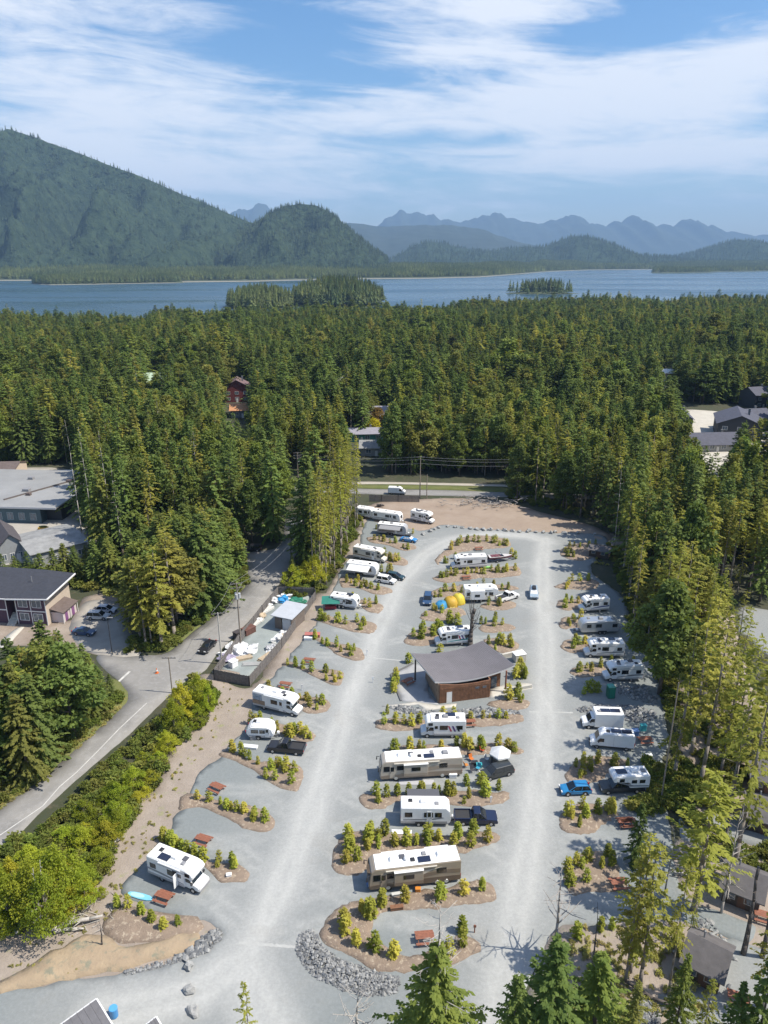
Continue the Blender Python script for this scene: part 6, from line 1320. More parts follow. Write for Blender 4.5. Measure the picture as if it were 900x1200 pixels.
# dark cabins by the tall trunks
def cabin(lab, a, b, dp, ze=2.6, zr=4.0, end=None):
    A_, B_ = Vector(at(*a)), Vector(at(*b)); e = (B_-A_).normalized(); L = (B_-A_).length
    o = thing('cabin', lab, 'cabin', (A_.x, A_.y, .06), math.atan2(e.y, e.x)); wm = mat('cabin_siding', (.075, .055, .042), .8, .25, 1.5, .2)
    w = gbody(o, 0, L, 0, dp, ze, zr, wm); rf = gable(o, 0, L, 0, dp, 0, ze, zr, mat('cabin_roof', (.125, .115, .115), .85, .18, 1.0, .15), .55)
    MB().box(L+.005, L+.05, .25, dp-.25, .05, ze-.1).build('end_panel', mat('cabin_end', (.34, .26, .20), .8, .15, 1), o)
    for f in (.22, .72): hwin(o, L*f-.4, L*f+.4, 1.0, 1.9, 0, mat('cabin_trim', (.34, .31, .27), .7), mull=0)
    d = MB().box(L*.42, L*.42+.9, -.05, .02, .05, 2.1).build('door', mat('cabin_door', (.12, .06, .035), .6), o); MB().box(L*.42+.75, L*.42+.82, -.09, -.04, .95, 1.05).build('handle', CHROME, d)
    n = 12; k = MB()
    for i in range(n+1): k.box(L*i/n-.02, L*i/n+.02, -.03, -.002, .1, ze-.2)
    tag(k.build('batten', wm, w), kind='stuff')
    MB().tube((L*.3, dp*.6, zr-.6), (L*.3, dp*.6, zr+.6), .09).build('stove_pipe', GREYP, o)
    return o
cabin('nearest small dark cabin with a grey roof below the gravel path', (800, 1145), (840, 1166), 4.4)
cabin('small dark cabin behind the gravel path', (845, 1056), (887, 1073), 4.4)
cabin('dark cabin between the tall trunks above the gravel path', (872, 972), (915, 985), 4.6)
cabin('dark cabin farthest from the gravel path', (880, 928), (915, 933), 4.4)
cabin('dark cabin at the edge of the picture above the other cabins', (889, 884), (925, 890), 4.4)
# wooden kiosk at the top of the loop
cabin('small grey wooden kiosk at the top corner of the loop', (690, 652), (712, 656), 3.2, 2.2, 2.8)
# roofs at the bottom edge
def near_house(lab, c, l, r, zr, size, wm, rm):
    """a house whose roof corner shows at photo point c, its eaves running towards l and r"""
    C_ = Vector(at(*c, zr)); a = (Vector(at(*l, zr))-C_).normalized(); b = (Vector(at(*r, zr))-C_).normalized(); b = (b-a*a.dot(b)*.6).normalized()
    o = thing('house', lab, 'house', (C_.x, C_.y, 0)); wa, wb = size; P = [Vector((0, 0, zr)), a*wa+Vector((0, 0, zr-.9)), a*wa+b*wb+Vector((0, 0, zr-1.6)), b*wb+Vector((0, 0, zr-.7))]
    rf = quadslab(MB(), [tuple(p) for p in P], .16).build('roof', rm, o); f = MB()
    for p, q in ((P[0], P[1]), (P[0], P[3])): f.path([tuple(p-Vector((0, 0, .08))), tuple(q-Vector((0, 0, .08)))], [.11, .11], 4)
    f.build('fascia', WTRIM, rf); sm = MB()
    for k in range(1, 14): p = P[0].lerp(P[1], k/14); q = P[3].lerp(P[2], k/14); sm.path([tuple(p+Vector((0, 0, .01))), tuple(q+Vector((0, 0, .01)))], [.025, .025], 4)
    tag(sm.build('roof_seam', rm, rf), kind='stuff'); m = (a+b)*.7; Q = [m*1.0, a*(wa-.7)+b*.6, a*(wa-.7)+b*(wb-.6), b*(wb-.7)+a*.6]
    mb = MB(); mb.add([(p.x, p.y, 0) for p in Q]+[(p.x, p.y, h) for p, h in zip(Q, (zr-.3, zr-1.25, zr-1.85, zr-1.05))], [[0, 1, 2, 3], [7, 6, 5, 4], [0, 4, 5, 1], [1, 5, 6, 2], [2, 6, 7, 3], [3, 7, 4, 0]]); mb.build('wall', wm, o)
    return o
GR = mat('grey_shingle', (.150, .145, .150), .85, .15, 1.4, .2)
near_house('house with a grey shingled roof at the lower edge of the entrance drive', (113, 1170), (66, 1200), (138, 1199), 4.2, (9, 7), mat('grey_wall', (.30, .31, .31), .8, .08, 1), GR)
near_house('small grey shingled roof beside the larger one at the entrance drive', (183, 1191), (168, 1200), (193, 1200), 3.2, (4, 4), mat('grey_wall', (.30, .31, .31), .8, .08, 1), GR)
x, y, _ = at(134, 1191); o = thing('barrel', 'blue barrel beside the grey shingled roof', 'barrel', (x, y, .05)); MB().tube((0, 0, 0), (0, 0, 1.1), .42, .42, 14).build('drum', paint('barrel_blue', (.05, .25, .55)), o, .04); MB().tube((0, 0, 1.1), (0, 0, 1.16), .44, .40, 14).build('lid', paint('barrel_lid', (.10, .35, .65)), o)

# ------------------------------------------------------------------ fenced storage yard
def fence(lab, pts, h, name='wooden_fence', group='wooden fences', wm=FENCEW):
    b = Vector(at(*pts[0])); o = thing(name, lab, 'fence', tuple(b), 0, group); P = [Vector(at(*p))-b for p in pts]; pl = []; posts = 0
    for p, q in zip(P, P[1:]):
        d = q-p; L = d.length; d.normalize(); nr = Vector((-d.y, d.x, 0)); n = max(1, round(L/2.4))
        for i in range(n+1): c = p+d*(L*i/n); MB().box(c.x-.07, c.x+.07, c.y-.07, c.y+.07, -.1, h+.06).build('post', wm, o)
        r = MB()
        for z in (.4, h-.35): r.slab([((p+nr*.02).x, (p+nr*.02).y), ((q+nr*.02).x, (q+nr*.02).y), ((q+nr*.09).x, (q+nr*.09).y), ((p+nr*.09).x, (p+nr*.09).y)], z, z+.09)
        r.build('rail', wm, o); m = MB(); k = int(L/.19)
        for i in range(k):
            a = p+d*(L*i/k+.01); c = p+d*(L*(i+1)/k-.015); dz = R.uniform(-.05, .05); y0 = R.uniform(-.055, -.04)
            m.slab([((a+nr*y0).x, (a+nr*y0).y), ((c+nr*y0).x, (c+nr*y0).y), ((c-nr*.0).x, (c-nr*.0).y), ((a-nr*.0).x, (a-nr*.0).y)], .03, h+dz)
        tag(m.build('plank', wm, o), kind='stuff')
    return o
fence('weathered plank fence around the storage yard', zp('A', [(105, 945), (270, 977), (420, 800), (580, 570), (575, 555), (406, 548), (330, 640), (225, 775), (105, 945)]), 2.1)
fence('long plank fence between the highway and the cleared earth', zp('B', [(118, 100), (170, 101), (240, 102), (328, 103)]), 2.2)
# shed in the yard
a, b = zp('A', [(390, 705), (468, 722)])
A_, B_ = Vector(at(*a)), Vector(at(*b)); e = (B_-A_).normalized(); L = (B_-A_).length
o = thing('shed', 'open fronted shed with a pale roof in the storage yard', 'shed', (A_.x, A_.y, .06), math.atan2(e.y, e.x)); sw = mat('shed_wall', (.16, .13, .11), .8, .2, 1)
dp = 5.4
MB().box(0, .15, 0, dp, 0, 2.9).build('wall', sw, o); MB().box(L-.15, L, 0, dp, 0, 2.9).build('wall', sw, o); MB().box(.16, L-.16, dp-.15, dp, 0, 2.9).build('wall', sw, o); MB().box(.16, L*.4, 0, .12, 0, 2.9).build('front_wall', sw, o)
MB().box(L*.45, L-.2, .02, .10, 0, 2.5).build('door', mat('shed_door', (.55, .56, .58), .6), o); quadslab(MB(), [(-.6, -.6, 3.1), (L+.5, -.6, 3.1), (L+.5, dp+.5, 3.5), (-.6, dp+.5, 3.5)], .14).build('roof', mat('shed_roof', (.45, .47, .50), .55, .08, .6), o)
# piles in the yard
PALEW = mat('pale_lumber', (.45, .36, .25), .8, .2, 2)
WSHEET = mat('white_tarp', (.70, .70, .69), .6, .12, 1.2, .3); 
def heap(name, lab, cat, k, u, v, r, m, seed, group=None):
    px, py = zp(k, [(u, v)])[0]; x, y, _ = at(px, py); o = MB().blob((0, 0, 0), r, seed, .9, 3).build(name, m); o.location = (x, y, .04+r[2]*.3); o.rotation_euler = (0, 0, seed); return tag(o, lab, cat, group)
for i, (u, v, r, m, lab, nm) in enumerate([(280, 810, (1.5, 1.2, .7), WSHEET, 'crumpled white tarp over a round heap in the middle of the yard', 'covered_heap'), (205, 815, (2.2, 1.5, .8), WSHEET, 'white tarp over a long heap by the road side of the yard', 'covered_heap'), (165, 850, (1.6, 1.2, .7), mat('purple_grey_tarp', (.30, .27, .36), .7, .3, 1), 'purple grey tarp heap at the yard corner', 'covered_heap'),
                              (490, 590, (1.9, 1.6, .9), mat('green_tarp', (.02, .16, .10), .6, .15, 1), 'green tarp over a heap behind the shed', 'covered_heap'), (432, 578, (1.5, 1.0, .7), mat('blue_tarp', (.03, .25, .52), .6, .15, 1), 'blue tarp over a heap behind the shed', 'covered_heap'), (440, 558, (1.8, 1.0, .6), WSHEET, 'white tarp heap against the back fence of the yard', 'covered_heap'),
                              (385, 580, (.9, 1.2, .7), WSHEET, 'white sacks heaped along the road side fence', 'covered_heap'), (380, 800, (1.3, 1.0, .7), mat('grey_tarp', (.42, .42, .43), .7, .3, 2), 'grey tarp heap beside the inner fence', 'covered_heap'), (405, 765, (1.2, 1.2, .8), WSHEET, 'white tarp heap beside the grey heap at the inner fence', 'covered_heap'), (430, 735, (1.0, 1.0, .6), WSHEET, 'white tarp heap closest to the shed door', 'covered_heap')]):
    heap(nm, lab, 'tarp', 'A', u, v, r, m, i+1, 'covered heaps in the storage yard')
def stack(lab, k, u, v, L, n, rows, yaw, m=PALEW):
    px, py = zp(k, [(u, v)])[0]; x, y, _ = at(px, py); o = thing('lumber_stack', lab, 'lumber', (x, y, .06), yaw, 'lumber stacks in the storage yard')
    for r in range(rows):
        for i in range(n): MB().box(-L/2+R.uniform(-.2, .2), L/2+R.uniform(-.2, .2), -n*.16+i*.32, -n*.16+i*.32+.28, r*.22, r*.22+.19).build('board', m, o)
    return o
for i, (u, v, r) in enumerate([(330, 650, (1.0, .8, .5)), (312, 672, (.8, .6, .4)), (352, 605, (1.1, .8, .5)), (180, 795, (1.2, .9, .5)), (235, 790, (.9, .8, .5)), (255, 825, (1.0, .7, .4)), (415, 750, (.8, .7, .5)), (368, 815, (.9, .7, .4)), (150, 830, (.9, .7, .5))]): heap('covered_heap', ['small pale heap by the road side fence near the shed', 'smaller pale heap next along the road side fence', 'pale heap closest to the back along the road side fence', 'pale heap near the skip', 'pale heap between the skip and the yard corner', 'pale heap behind the round white heap', 'pale heap near the shed door', 'low pale heap at the inner fence', 'pale heap at the foot of the pale pole'][i], 'tarp', 'A', u, v, r, WSHEET if i % 3 else PALEW, 30+i, 'covered heaps in the storage yard')
stack('stack of pale boards beside the inner fence', 'A', 350, 845, 3.6, 5, 2, 1.0); stack('stack of white boards along the road side fence', 'A', 345, 625, 4.0, 5, 2, 1.0, mat('whitewashed_board', (.62, .60, .56), .8, .1, 2)); stack('low stack of grey boards in the middle of the yard', 'A', 290, 875, 4.2, 4, 1, .05, mat('grey_board', (.36, .36, .35), .8, .1, 2)); stack('stack of whitish boards near the shed corner', 'A', 305, 680, 3.2, 4, 2, 1.1, MATS['whitewashed_board']); stack('stack of tan boards by the road side corner', 'A', 240, 850, 3.4, 4, 2, .4)
for u, v, lab, m, d in ((266, 728, 'dark brown skip beside the transformer pole', mat('rust_brown', (.13, .06, .045), .8, .3, 1), (2.6, 1.6, 1.3)), (214, 750, 'dark crate at the foot of the transformer pole', mat('dark_crate', (.06, .05, .05), .8), (1.4, 1.2, 1.4)), (194, 885, 'white cube tank at the yard corner', WHITE, (1.4, 1.2, 1.3))):
    px, py = zp('A', [(u, v)])[0]; x, y, _ = at(px, py); o = thing('skip' if 'skip' in lab else 'crate', lab, 'container', (x, y, .06), .9); MB().box(-d[0]/2, d[0]/2, -d[1]/2, d[1]/2, 0, d[2]*.9).build('body', m, o, .04); MB().box(-d[0]/2-.06, d[0]/2+.06, -d[1]/2-.06, d[1]/2+.06, d[2]*.9, d[2]).build('rim', m, o)

# ------------------------------------------------------------------ poles and wires
def pole(lab, top, base, r=.14, arms=1, trans=0, group='utility poles', yaw=0.0, m=None, lamp=False):
    x, y, _ = at(*base); h = zat(y, top[1]); o = thing('street_lamp' if lamp else 'utility_pole', lab, 'street lamp' if lamp else 'utility pole', (x, y, 0), yaw, group)
    MB().tube((0, 0, -.3), (0, 0, h), r, r*.7, 8).build('pole', m or mat('pole_wood', (.24, .20, .16), .9, .25, 2), o)
    for k in range(arms):
        z = h-.25-.9*k; MB().box(-1.2, 1.2, -.06+r, .06+r, z-.07, z+.07).build('crossarm', FENCEW, o)
        for s in (-1.05, -.5, .5, 1.05): MB().tube((s, r, z+.07), (s, r, z+.26), .05, .03, 5).build('insulator', GREYP, o)
    for k in range(trans): a = 2.1*k; MB().tube((.38*math.cos(a), .38*math.sin(a), h-3.3), (.38*math.cos(a), .38*math.sin(a), h-2.2), .27, .27, 10).build('transformer', mat('transformer_grey', (.42, .43, .44), .5), o, .03)
    if lamp: MB().box(-.1, 1.0, -.12, .12, h-.05, h+.1).build('lamp_head', GREYP, o, .02)
    return Vector((x, y, h))
GP = 'utility poles along the asphalt road'
p1 = pole('pale utility pole inside the corner of the storage yard', (256, 718), (260, 778), .16, 1, 0, GP, .3, mat('pale_pole', (.46, .43, .38), .8)); p2 = pole('utility pole with two transformers beside the storage yard', (279, 683), (282, 753), .16, 2, 3, GP, .3)
p3 = pole('bare pole with one arm beside the roadside thicket', (200, 770), (202, 812), .12, 1, 0, GP, 0); p4 = pole('utility pole with transformer at the head of the slender tree row', (340.5, 630), (341.5, 660), .16, 1, 2, GP, .2)
p5 = pole('tall utility pole rising behind the trees near the highway', (348, 530), (349.5, 566), .18, 3, 1, GP, .2); p6 = pole('utility pole in front of the highway trees', (492.7, 535), (492, 584), .18, 1, 0, GP, 0); p7 = pole('shorter pole beside the highway fence', (500, 556), (500, 584.5), .15, 0, 0, GP, 0)
p8 = pole('dark street lamp in the gravel parking area', (129.5, 724), (131.5, 766), .10, 0, 0, None, 0, mat('lamp_dark', (.04, .04, .045), .6), True)
p9 = pole('thin bare tree trunk beside the truck camper', (773.5, 800), (774.5, 938), .12, 0, 0, None, 0)  # a bare tree trunk, drawn with the utility pole function
def wire(lab, a, b, sag, r=.035, group='overhead wires'):
    mb = MB(); n = 14; pts = []
    for i in range(n+1): t = i/n; p = a.lerp(b, t); pts.append((p.x, p.y, p.z-sag*4*t*(1-t)))
    mb.path(pts, [r]*(n+1), 4); tag(mb.build('overhead_wire', mat('wire_black', (.30, .30, .30), .6)), lab, 'wire', group)
ex = Vector((*at(640, 580)[:2], 0)); ex.z = zat(ex.y, 536)
for k, dz in enumerate((-.1, -.9, -2.2)):
    v = Vector((0, 0, dz)); wire('overhead wire crossing in front of the highway trees', p5+v+Vector((0, 0, -.5)), p6+v, 1.0); wire('overhead wire running from the highway pole into the woods', p6+v, ex+v, .8)
for s in (-1.05, 1.05):
    v = Vector((s, .1, 0)); wire('thin wire between the two poles at the storage yard', p1+v, p2+v, .5, .02); wire('thin wire from the transformer pole along the road', p2+v, p4+v, 1.2, .02)
# ------------------------------------------------------------------ picnic tables, tents, toilet, small camp things
def picnic(k, u, v, yaw, lab, m=REDWOOD, z=.06):
    px, py = zp(k, [(u, v)])[0]; x, y, _ = at(px, py); o = thing('picnic_table', lab, 'picnic table', (x, y, z), yaw, 'picnic tables')
    for i in range(5): MB().box(-1.05, 1.05, -.40+i*.162, -.40+i*.162+.145, .72, .765).build('tabletop_plank', m, o)
    for s in (-1, 1):
        for i in range(2): MB().box(-1.05, 1.05, *sorted((s*(.62+i*.155), s*(.62+i*.155+.14))), .42, .46).build('seat_plank', m, o)
    for x0 in (-.75, .75):
        MB().path([(x0, -.72, .0), (x0, -.2, .72)], [.05, .05], 4).path([(x0, .72, .0), (x0, .2, .72)], [.05, .05], 4).tube((x0, -.8, .40), (x0, .8, .40), .045, .045, 4).build('leg_frame', m, o)
    return o
PT = [('E', 217, 585, -.5, 'red picnic table alone on the upper empty pad'), ('E', 153, 832, -.35, 'red picnic table alone on the lower empty pad'), ('H', 577, 225, -.35, 'red picnic table beside the blue paddleboard'), ('E', 538, 100, -.25, 'red picnic table behind the motorhome with the mural'), ('A', 550, 866, -.2, 'faded picnic table in the narrow bed beside the storage yard'),
      ('I', 612, 345, .1, 'red picnic table on the nearest middle pad'), ('G', 360, 600, .1, 'red picnic table in front of the sapling bed below the blue hatchback'), ('G', 436, 290, .1, 'orange red picnic table beside the white cargo van'), ('J', 408, 222, .1, 'shaded picnic table beside the thin twin trunks'), ('F', 560, 186, .1, 'red picnic table behind the motorhome with purple bars'),
      ('B', 527, 428, .1, 'small red picnic table in front of the long white motorhome'), ('B', 580, 305, .0, 'small picnic table inside the curved bed at the top of the loop'), ('B', 282, 868, .7, 'dark red picnic table under the washroom roof'), ('J', 438, 20, .1, 'orange picnic table beside the small bright conifer'), ('J', 885, 332, -.4, 'orange picnic table beside the small dark cabin'), ('J', 800, 605, -.4, 'orange picnic table below the nearest dark cabin'), ]
for t in PT: picnic(*t)
# paddleboard
x, y, _ = at(*zp('H', [(495, 214)])[0]); o = thing('paddleboard', 'pale blue paddleboard lying on the gravel beside the picnic table', 'paddleboard', (x, y, .08), -.28)
pr = [(-1.75, 0), (-1.6, .22), (-1.1, .36), (0, .42), (1.0, .36), (1.5, .2), (1.72, 0)]; pr = pr+[(a, -b) for a, b in pr[-2:0:-1]]
MB().slab(pr, 0, .13).build('board', paint('board_blue', (.20, .52, .66)), o, .03); MB().slab([(a*.55-.4, b*.7) for a, b in pr], .131, .14).build('deck_pad', paint('pad_blue', (.38, .62, .70)), o)
# tents
def dome_tent(lab, px, py, r, h, m, m2, yaw=0, group='tents on the middle pad'):
    x, y, _ = at(px, py); o = thing('tent', lab, 'tent', (x, y, .06), yaw, group); n, k = 16, 8; V = []; 
    for j in range(k+1):
        t = j/k; rr = math.cos(t*math.pi/2)**.75
        for i in range(n): a = 6.283*i/n; c, s = math.cos(a), math.sin(a); q = (abs(c)**4+abs(s)**4)**-.25*.5+.5; V.append((r[0]*rr*c*q, r[1]*rr*s*q, h*math.sin(t*math.pi/2)))
    MB().add(V, [[j*n+i, j*n+(i+1) % n, (j+1)*n+(i+1) % n, (j+1)*n+i] for j in range(k) for i in range(n)]).build('fly', m, o, smooth=True)
    for a in (.785, -.785):
        MB().path([(r[0]*1.12*math.cos(a)*math.cos(q), r[1]*1.12*math.sin(a)*math.cos(q), h*1.01*math.sin(q)) for q in np.linspace(0, math.pi, 12)], [.03]*12, 4).build('pole', BLACKP, o)
    MB().add([(r[0]*.98, -r[1]*.4, .05), (r[0]*.98, r[1]*.4, .05), (r[0]*.72, 0, h*.72), (r[0]*1.02, -r[1]*.4, .05), (r[0]*1.02, r[1]*.4, .05), (r[0]*.76, 0, h*.72)], [[0, 1, 2], [5, 4, 3], [0, 3, 4, 1], [1, 4, 5, 2], [2, 5, 3, 0]]).build('door_flap', m2, o)
    return o
YEL = mat('yellow_nylon', (.50, .31, .03), .6, .1, 2); BLU = mat('blue_nylon', (.03, .22, .42), .6, .1, 2)
dome_tent('large orange yellow dome tent beside the blue tent', 528, 709, (1.75, 1.6), 1.9, YEL, mat('yellow_pale', (.65, .52, .16), .6), -1.4)
dome_tent('yellow dome tent against the fifth wheel trailer', 537, 706.5, (1.5, 1.4), 2.2, mat('lemon_nylon', (.62, .50, .05), .6, .1, 2), YEL, -1.0)
dome_tent('blue dome tent between the dark blue car and the orange tent', 517, 711.5, (1.7, 1.4), 1.35, BLU, mat('blue_pale', (.12, .35, .52), .6), -2.0)
# white canopy tent beside the dark suv
x, y, _ = at(*zp('F', [(695, 360)])[0]); o = thing('canopy_tent', 'white pop-up canopy beside the dark grey suv', 'canopy', (x, y, .06), .2)
V = []; n = 6; prof = [(1.62, 1.95), (1.6, 2.15), (1.05, 2.5), (.5, 2.78), (.02, 2.98)]
for r, z in prof: V += [(r*math.cos(6.283*i/n)*1.05, r*math.sin(6.283*i/n)*1.05, z) for i in range(n)]
MB().add(V, [[j*n+i, j*n+(i+1) % n, (j+1)*n+(i+1) % n, (j+1)*n+i] for j in range(4) for i in range(n)]).build('canopy', WSHEET, o)
for i in range(6): a = 6.283*i/6; MB().tube((1.5*math.cos(a), 1.5*math.sin(a), 0), (1.5*math.cos(a), 1.5*math.sin(a), 2.2), .03, .03, 5).build('pole', CHROME, o)
MB().add([(1.5*math.cos(a)*k, 1.5*math.sin(a)*k, z) for k, z in ((1.0, .05), (1.0, 2.1)) for a in np.linspace(1.0, 3.6, 8)], [[i, i+1, 9+i, 8+i] for i in range(7)]).build('screen_wall', mat('dark_mesh', (.035, .035, .04), .9), o)
# camp chairs and boxes
def chair(k, u, v, yaw, m, lab):
    px, py = zp(k, [(u, v)])[0]; x, y, _ = at(px, py); o = thing('camp_chair', lab, 'chair', (x, y, .06), yaw, 'camp chairs'); MB().box(-.28, .28, -.28, .28, .40, .44).build('seat', m, o); MB().frus((-.28, .28, .24, .28, .44), (-.30, .30, .40, .44, 1.0)).build('backrest', m, o)
    for sx in (-1, 1):
        for sy in (-1, 1): MB().tube((sx*.28, sy*.28, 0), (sx*.24, sy*.24, .42), .02, .02, 4).build('leg', CHROME, o)
for i, (u, v, yaw, col, lab) in enumerate([(572, 345, .5, (.55, .16, .03), 'orange camp chair behind the rear of the tan coach motorhome'), (548, 372, 2.0, (.5, .2, .04), 'orange brown camp chair close to the tan coach bumper'), (620, 305, 1.0, (.50, .08, .03), 'red camp chair beside the canopy tent'), (600, 385, -.6, (.03, .28, .40), 'blue camp chair in front of the dark suv'), (575, 395, .2, (.05, .05, .06), 'black camp chair near the coach motorhome steps'), (560, 325, 3.0, (.06, .06, .07), 'black camp chair behind the coach motorhome'), (640, 345, .9, (.62, .62, .6), 'white camp chair at the canopy tent')]): chair('F', u, v, yaw, mat('canvas_%d' % i, col, .8), lab)
def crate(k, u, v, d, m, lab, yaw=0, name='storage_box', cat='box', group='storage boxes on the pads'):
    px, py = zp(k, [(u, v)])[0]; x, y, _ = at(px, py); o = thing(name, lab, cat, (x, y, .06), yaw, group); MB().box(-d[0]/2, d[0]/2, -d[1]/2, d[1]/2, 0, d[2]*.85).build('tub', m, o, .03); MB().box(-d[0]/2-.04, d[0]/2+.04, -d[1]/2-.04, d[1]/2+.04, d[2]*.85, d[2]).build('lid', m, o, .02)
crate('F', 490, 415, (1.1, .8, .7), WHITE, 'white box at the rear corner of the tan coach motorhome'); crate('F', 605, 372, (.8, .6, .6), mat('teal_plastic', (.05, .35, .38), .5), 'teal box in front of the dark suv'); crate('F', 585, 360, (.9, .6, .5), BLACKP, 'black box among the chairs by the tan coach')
crate('I', 430, 165, (.6, .5, .5), mat('blue_plastic', (.12, .22, .45), .5), 'blue box at the front of the brown coach motorhome'); crate('I', 590, 182, (.6, .4, .5), mat('orange_plastic', (.60, .22, .03), .5), 'orange box beside the brown coach motorhome'); crate('G', 398, 262, (1.0, .8, 1.0), mat('blue_plastic', (.12, .22, .45), .5), 'blue box behind the white cargo van'); crate('G', 428, 245, (.9, .7, 1.1), mat('teal_plastic', (.05, .35, .38), .5), 'teal box behind the orange red picnic table'); crate('G', 450, 348, (.9, .5, .6), WHITE, 'white cooler on the gravel below the cargo van')
crate('E', 372, 386, (2.4, .7, .35), WHITE, 'long white box beside the teardrop trailer', -.15); crate('E', 392, 345, (1.2, .7, .8), GREYP, 'grey box beside the teardrop trailer step', .1); crate('B', 620, 384, (1.2, .6, .5), mat('lime_plastic', (.25, .55, .12), .5), 'lime green box in front of the boat trailer')
crate('I', 520, 242, (1.5, .45, .5), CEDAR, 'brown bench at the rim of the curved mulch bed', .15, 'bench', 'bench', None); crate('I', 520, 196, (1.2, .35, .35), mat('pale_mat', (.52, .52, .50), .8), 'pale trough beside the brown coach motorhome', .2); crate('F', 265, 660, (2.6, .7, .12), WHITE, 'white board lying below the white trailer', -.05); crate('H', 805, 142, (.6, .4, .4), ROOFW, 'pale box at the tip of the bed by the nearest motorhome', .2)
for u, v, d, col, lab in ((655, 385, (3.2, .5, .06), (.5, .48, .46), 'grey outdoor mat along the tan coach motorhome'),): crate('F', 330, 440, (5, 1.0, .05), mat('outdoor_mat', (.42, .42, .44), .9), lab)
# green tarp lean-to at the striped trailer
px, py = zp('A', [(650, 612)])[0]; x, y, _ = at(px, py); o = thing('tarp_shelter', 'green tarp shelter at the side of the striped trailer', 'tarp', (x, y, .06), .1)
quadslab(MB(), [(-2.0, -1.3, 1.7), (2.0, -1.3, 1.6), (1.8, 1.2, 2.4), (-1.8, 1.2, 2.4)], .04).build('tarp', mat('teal_tarp', (.02, .17, .13), .6, .15, 1), o)
for sx in (-1.8, 1.8): MB().tube((sx, -1.2, 0), (sx, -1.2, 1.65), .03).build('pole', CHROME, o)
MB().box(-1.2, 1.2, -.6, .6, 0, .7).build('table', mat('red_cloth', (.30, .04, .05), .8), o)
# cluttered table beside the yard (A 570,735)
crate('A', 565, 745, (3.0, 1.2, .7), mat('faded_red_tub', (.40, .14, .12), .7, .3, 2), 'cluttered low red bench at the bed beside the storage yard'); crate('A', 545, 760, (1.6, .8, .6), WSHEET, 'white tub beside the cluttered red bench')
# green portable toilet
px, py = zp('C', [(345, 771)])[0]; x, y, _ = at(px, py); o = thing('portable_toilet', 'dark green portable toilet in front of the white and grey motorhome', 'portable toilet', (x, y, .06), .1); pg = paint('toilet_green', (.015, .15, .10))
MB().box(-.6, .6, -.6, .6, 0, 2.15).build('cabin', pg, o, .05); MB().frus((-.66, .66, -.66, .66, 2.15), (-.45, .45, -.45, .45, 2.38)).build('roof', paint('toilet_roof', (.05, .28, .20)), o, .04); MB().box(-.38, .38, -.63, -.595, .12, 1.98).build('door', paint('toilet_door', (.02, .19, .13)), o, .01); MB().tube((.45, .45, 2.1), (.45, .45, 2.65), .05).build('vent_pipe', BLACKP, o)
# water taps, signs, dirt ridge across the road
for px, py, lab in ((354, 809, 'thin white site post behind the mural motorhome'), (575, 941, 'white site post in front of the navy pickup'), (556, 1093, 'red site post at the tip of the curved mulch bed'), (437, 800, 'white site post at the washroom bed'), (430, 768, 'site post at the tip of the narrow bed beside the yard')):
    x, y, _ = at(px, py); o = thing('site_post', lab, 'post', (x, y, .05), 0, 'site posts'); MB().box(-.06, .06, -.06, .06, 0, 1.1).build('post', REDWOOD if 'red' in lab else WHITE, o); MB().box(-.16, .16, -.09, -.06, .8, 1.15).build('number_board', REDWOOD if 'red' in lab else WHITE, o)
DUSTY = mat('dusty_gravel', (.40, .40, .38), .95, .1, 1)
def groove(lab, k, a, b, w):
    P = [Vector(at(*p)[:2]) for p in zp(k, [a, b])]; d = P[1]-P[0]; n = Vector((-d.y, d.x)).normalized(); mb = MB(); N = 24
    for i in range(N+1):
        q = P[0]+d*(i/N)+n*.12*noise.noise(Vector((i*.7, a[0], b[1]))); ww = w*(.5+.35*noise.noise(Vector((i*.9, 3, a[1])))); mb.v += [(q.x-n.x*ww, q.y-n.y*ww, .058), (q.x+n.x*ww, q.y+n.y*ww, .058)]
    mb.f = [[2*i, 2*i+2, 2*i+3, 2*i+1] for i in range(N)]; tag(mb.build('pale_strip', DUSTY), lab, kind='structure')
groove('pale dusty strip across the loop road near the riprap', 'I', (0, 352), (186, 366), .35); groove('pale dusty strip across the wooded side of the loop road', 'G', (0, 175), (165, 178), .35); groove('pale dusty strip across the loop road below the yard', 'B', (100, 757), (255, 772), .3)
# ------------------------------------------------------------------ rocks
def boulder(px, py, r, seed, lab, group, m=ROCK, z=0.06):
    x, y, _ = at(px, py); o = MB().blob((0, 0, 0), (r*R.uniform(.85, 1.3), r*R.uniform(.8, 1.1), r*R.uniform(.6, .85)), seed, .7, 2).build('boulder', m); o.location = (x, y, z+r*.3); o.rotation_euler = (0, 0, R.uniform(0, 6)); tag(o, lab, 'boulder', group)
for i, (u, v, r) in enumerate([(663, 462, .52), (666, 547, .55), (680, 620, .55)]): boulder(*zp('H', [(u, v)])[0], r, 50+i, ['pale boulder in the entrance drive nearest the sandy bank', 'middle pale boulder of three in the entrance drive', 'pale boulder in the entrance drive farthest from the sandy bank'][i], 'boulders in the entrance drive', ROCKP)
for i, (u, v) in enumerate([(345, 240), (375, 228), (395, 218), (410, 212), (450, 207), (482, 210), (512, 213), (545, 216), (572, 219), (600, 220), (628, 221), (660, 222), (690, 224), (722, 227), (752, 229), (785, 230), (820, 231), (852, 233), (884, 235)]): boulder(*zp('B', [(u, v)])[0], R.uniform(.45, .7), 80+i, 'small grey boulder in the row along the cleared earth', 'boulders along the cleared earth', ROCKP)
for i, (u, v) in enumerate([(60, 187), (110, 190), (150, 192), (185, 196), (230, 196), (290, 200)]): boulder(*zp('C', [(u, v)])[0], R.uniform(.45, .7), 120+i, 'grey boulder at the top corner of the loop road', 'boulders along the cleared earth', ROCKP)
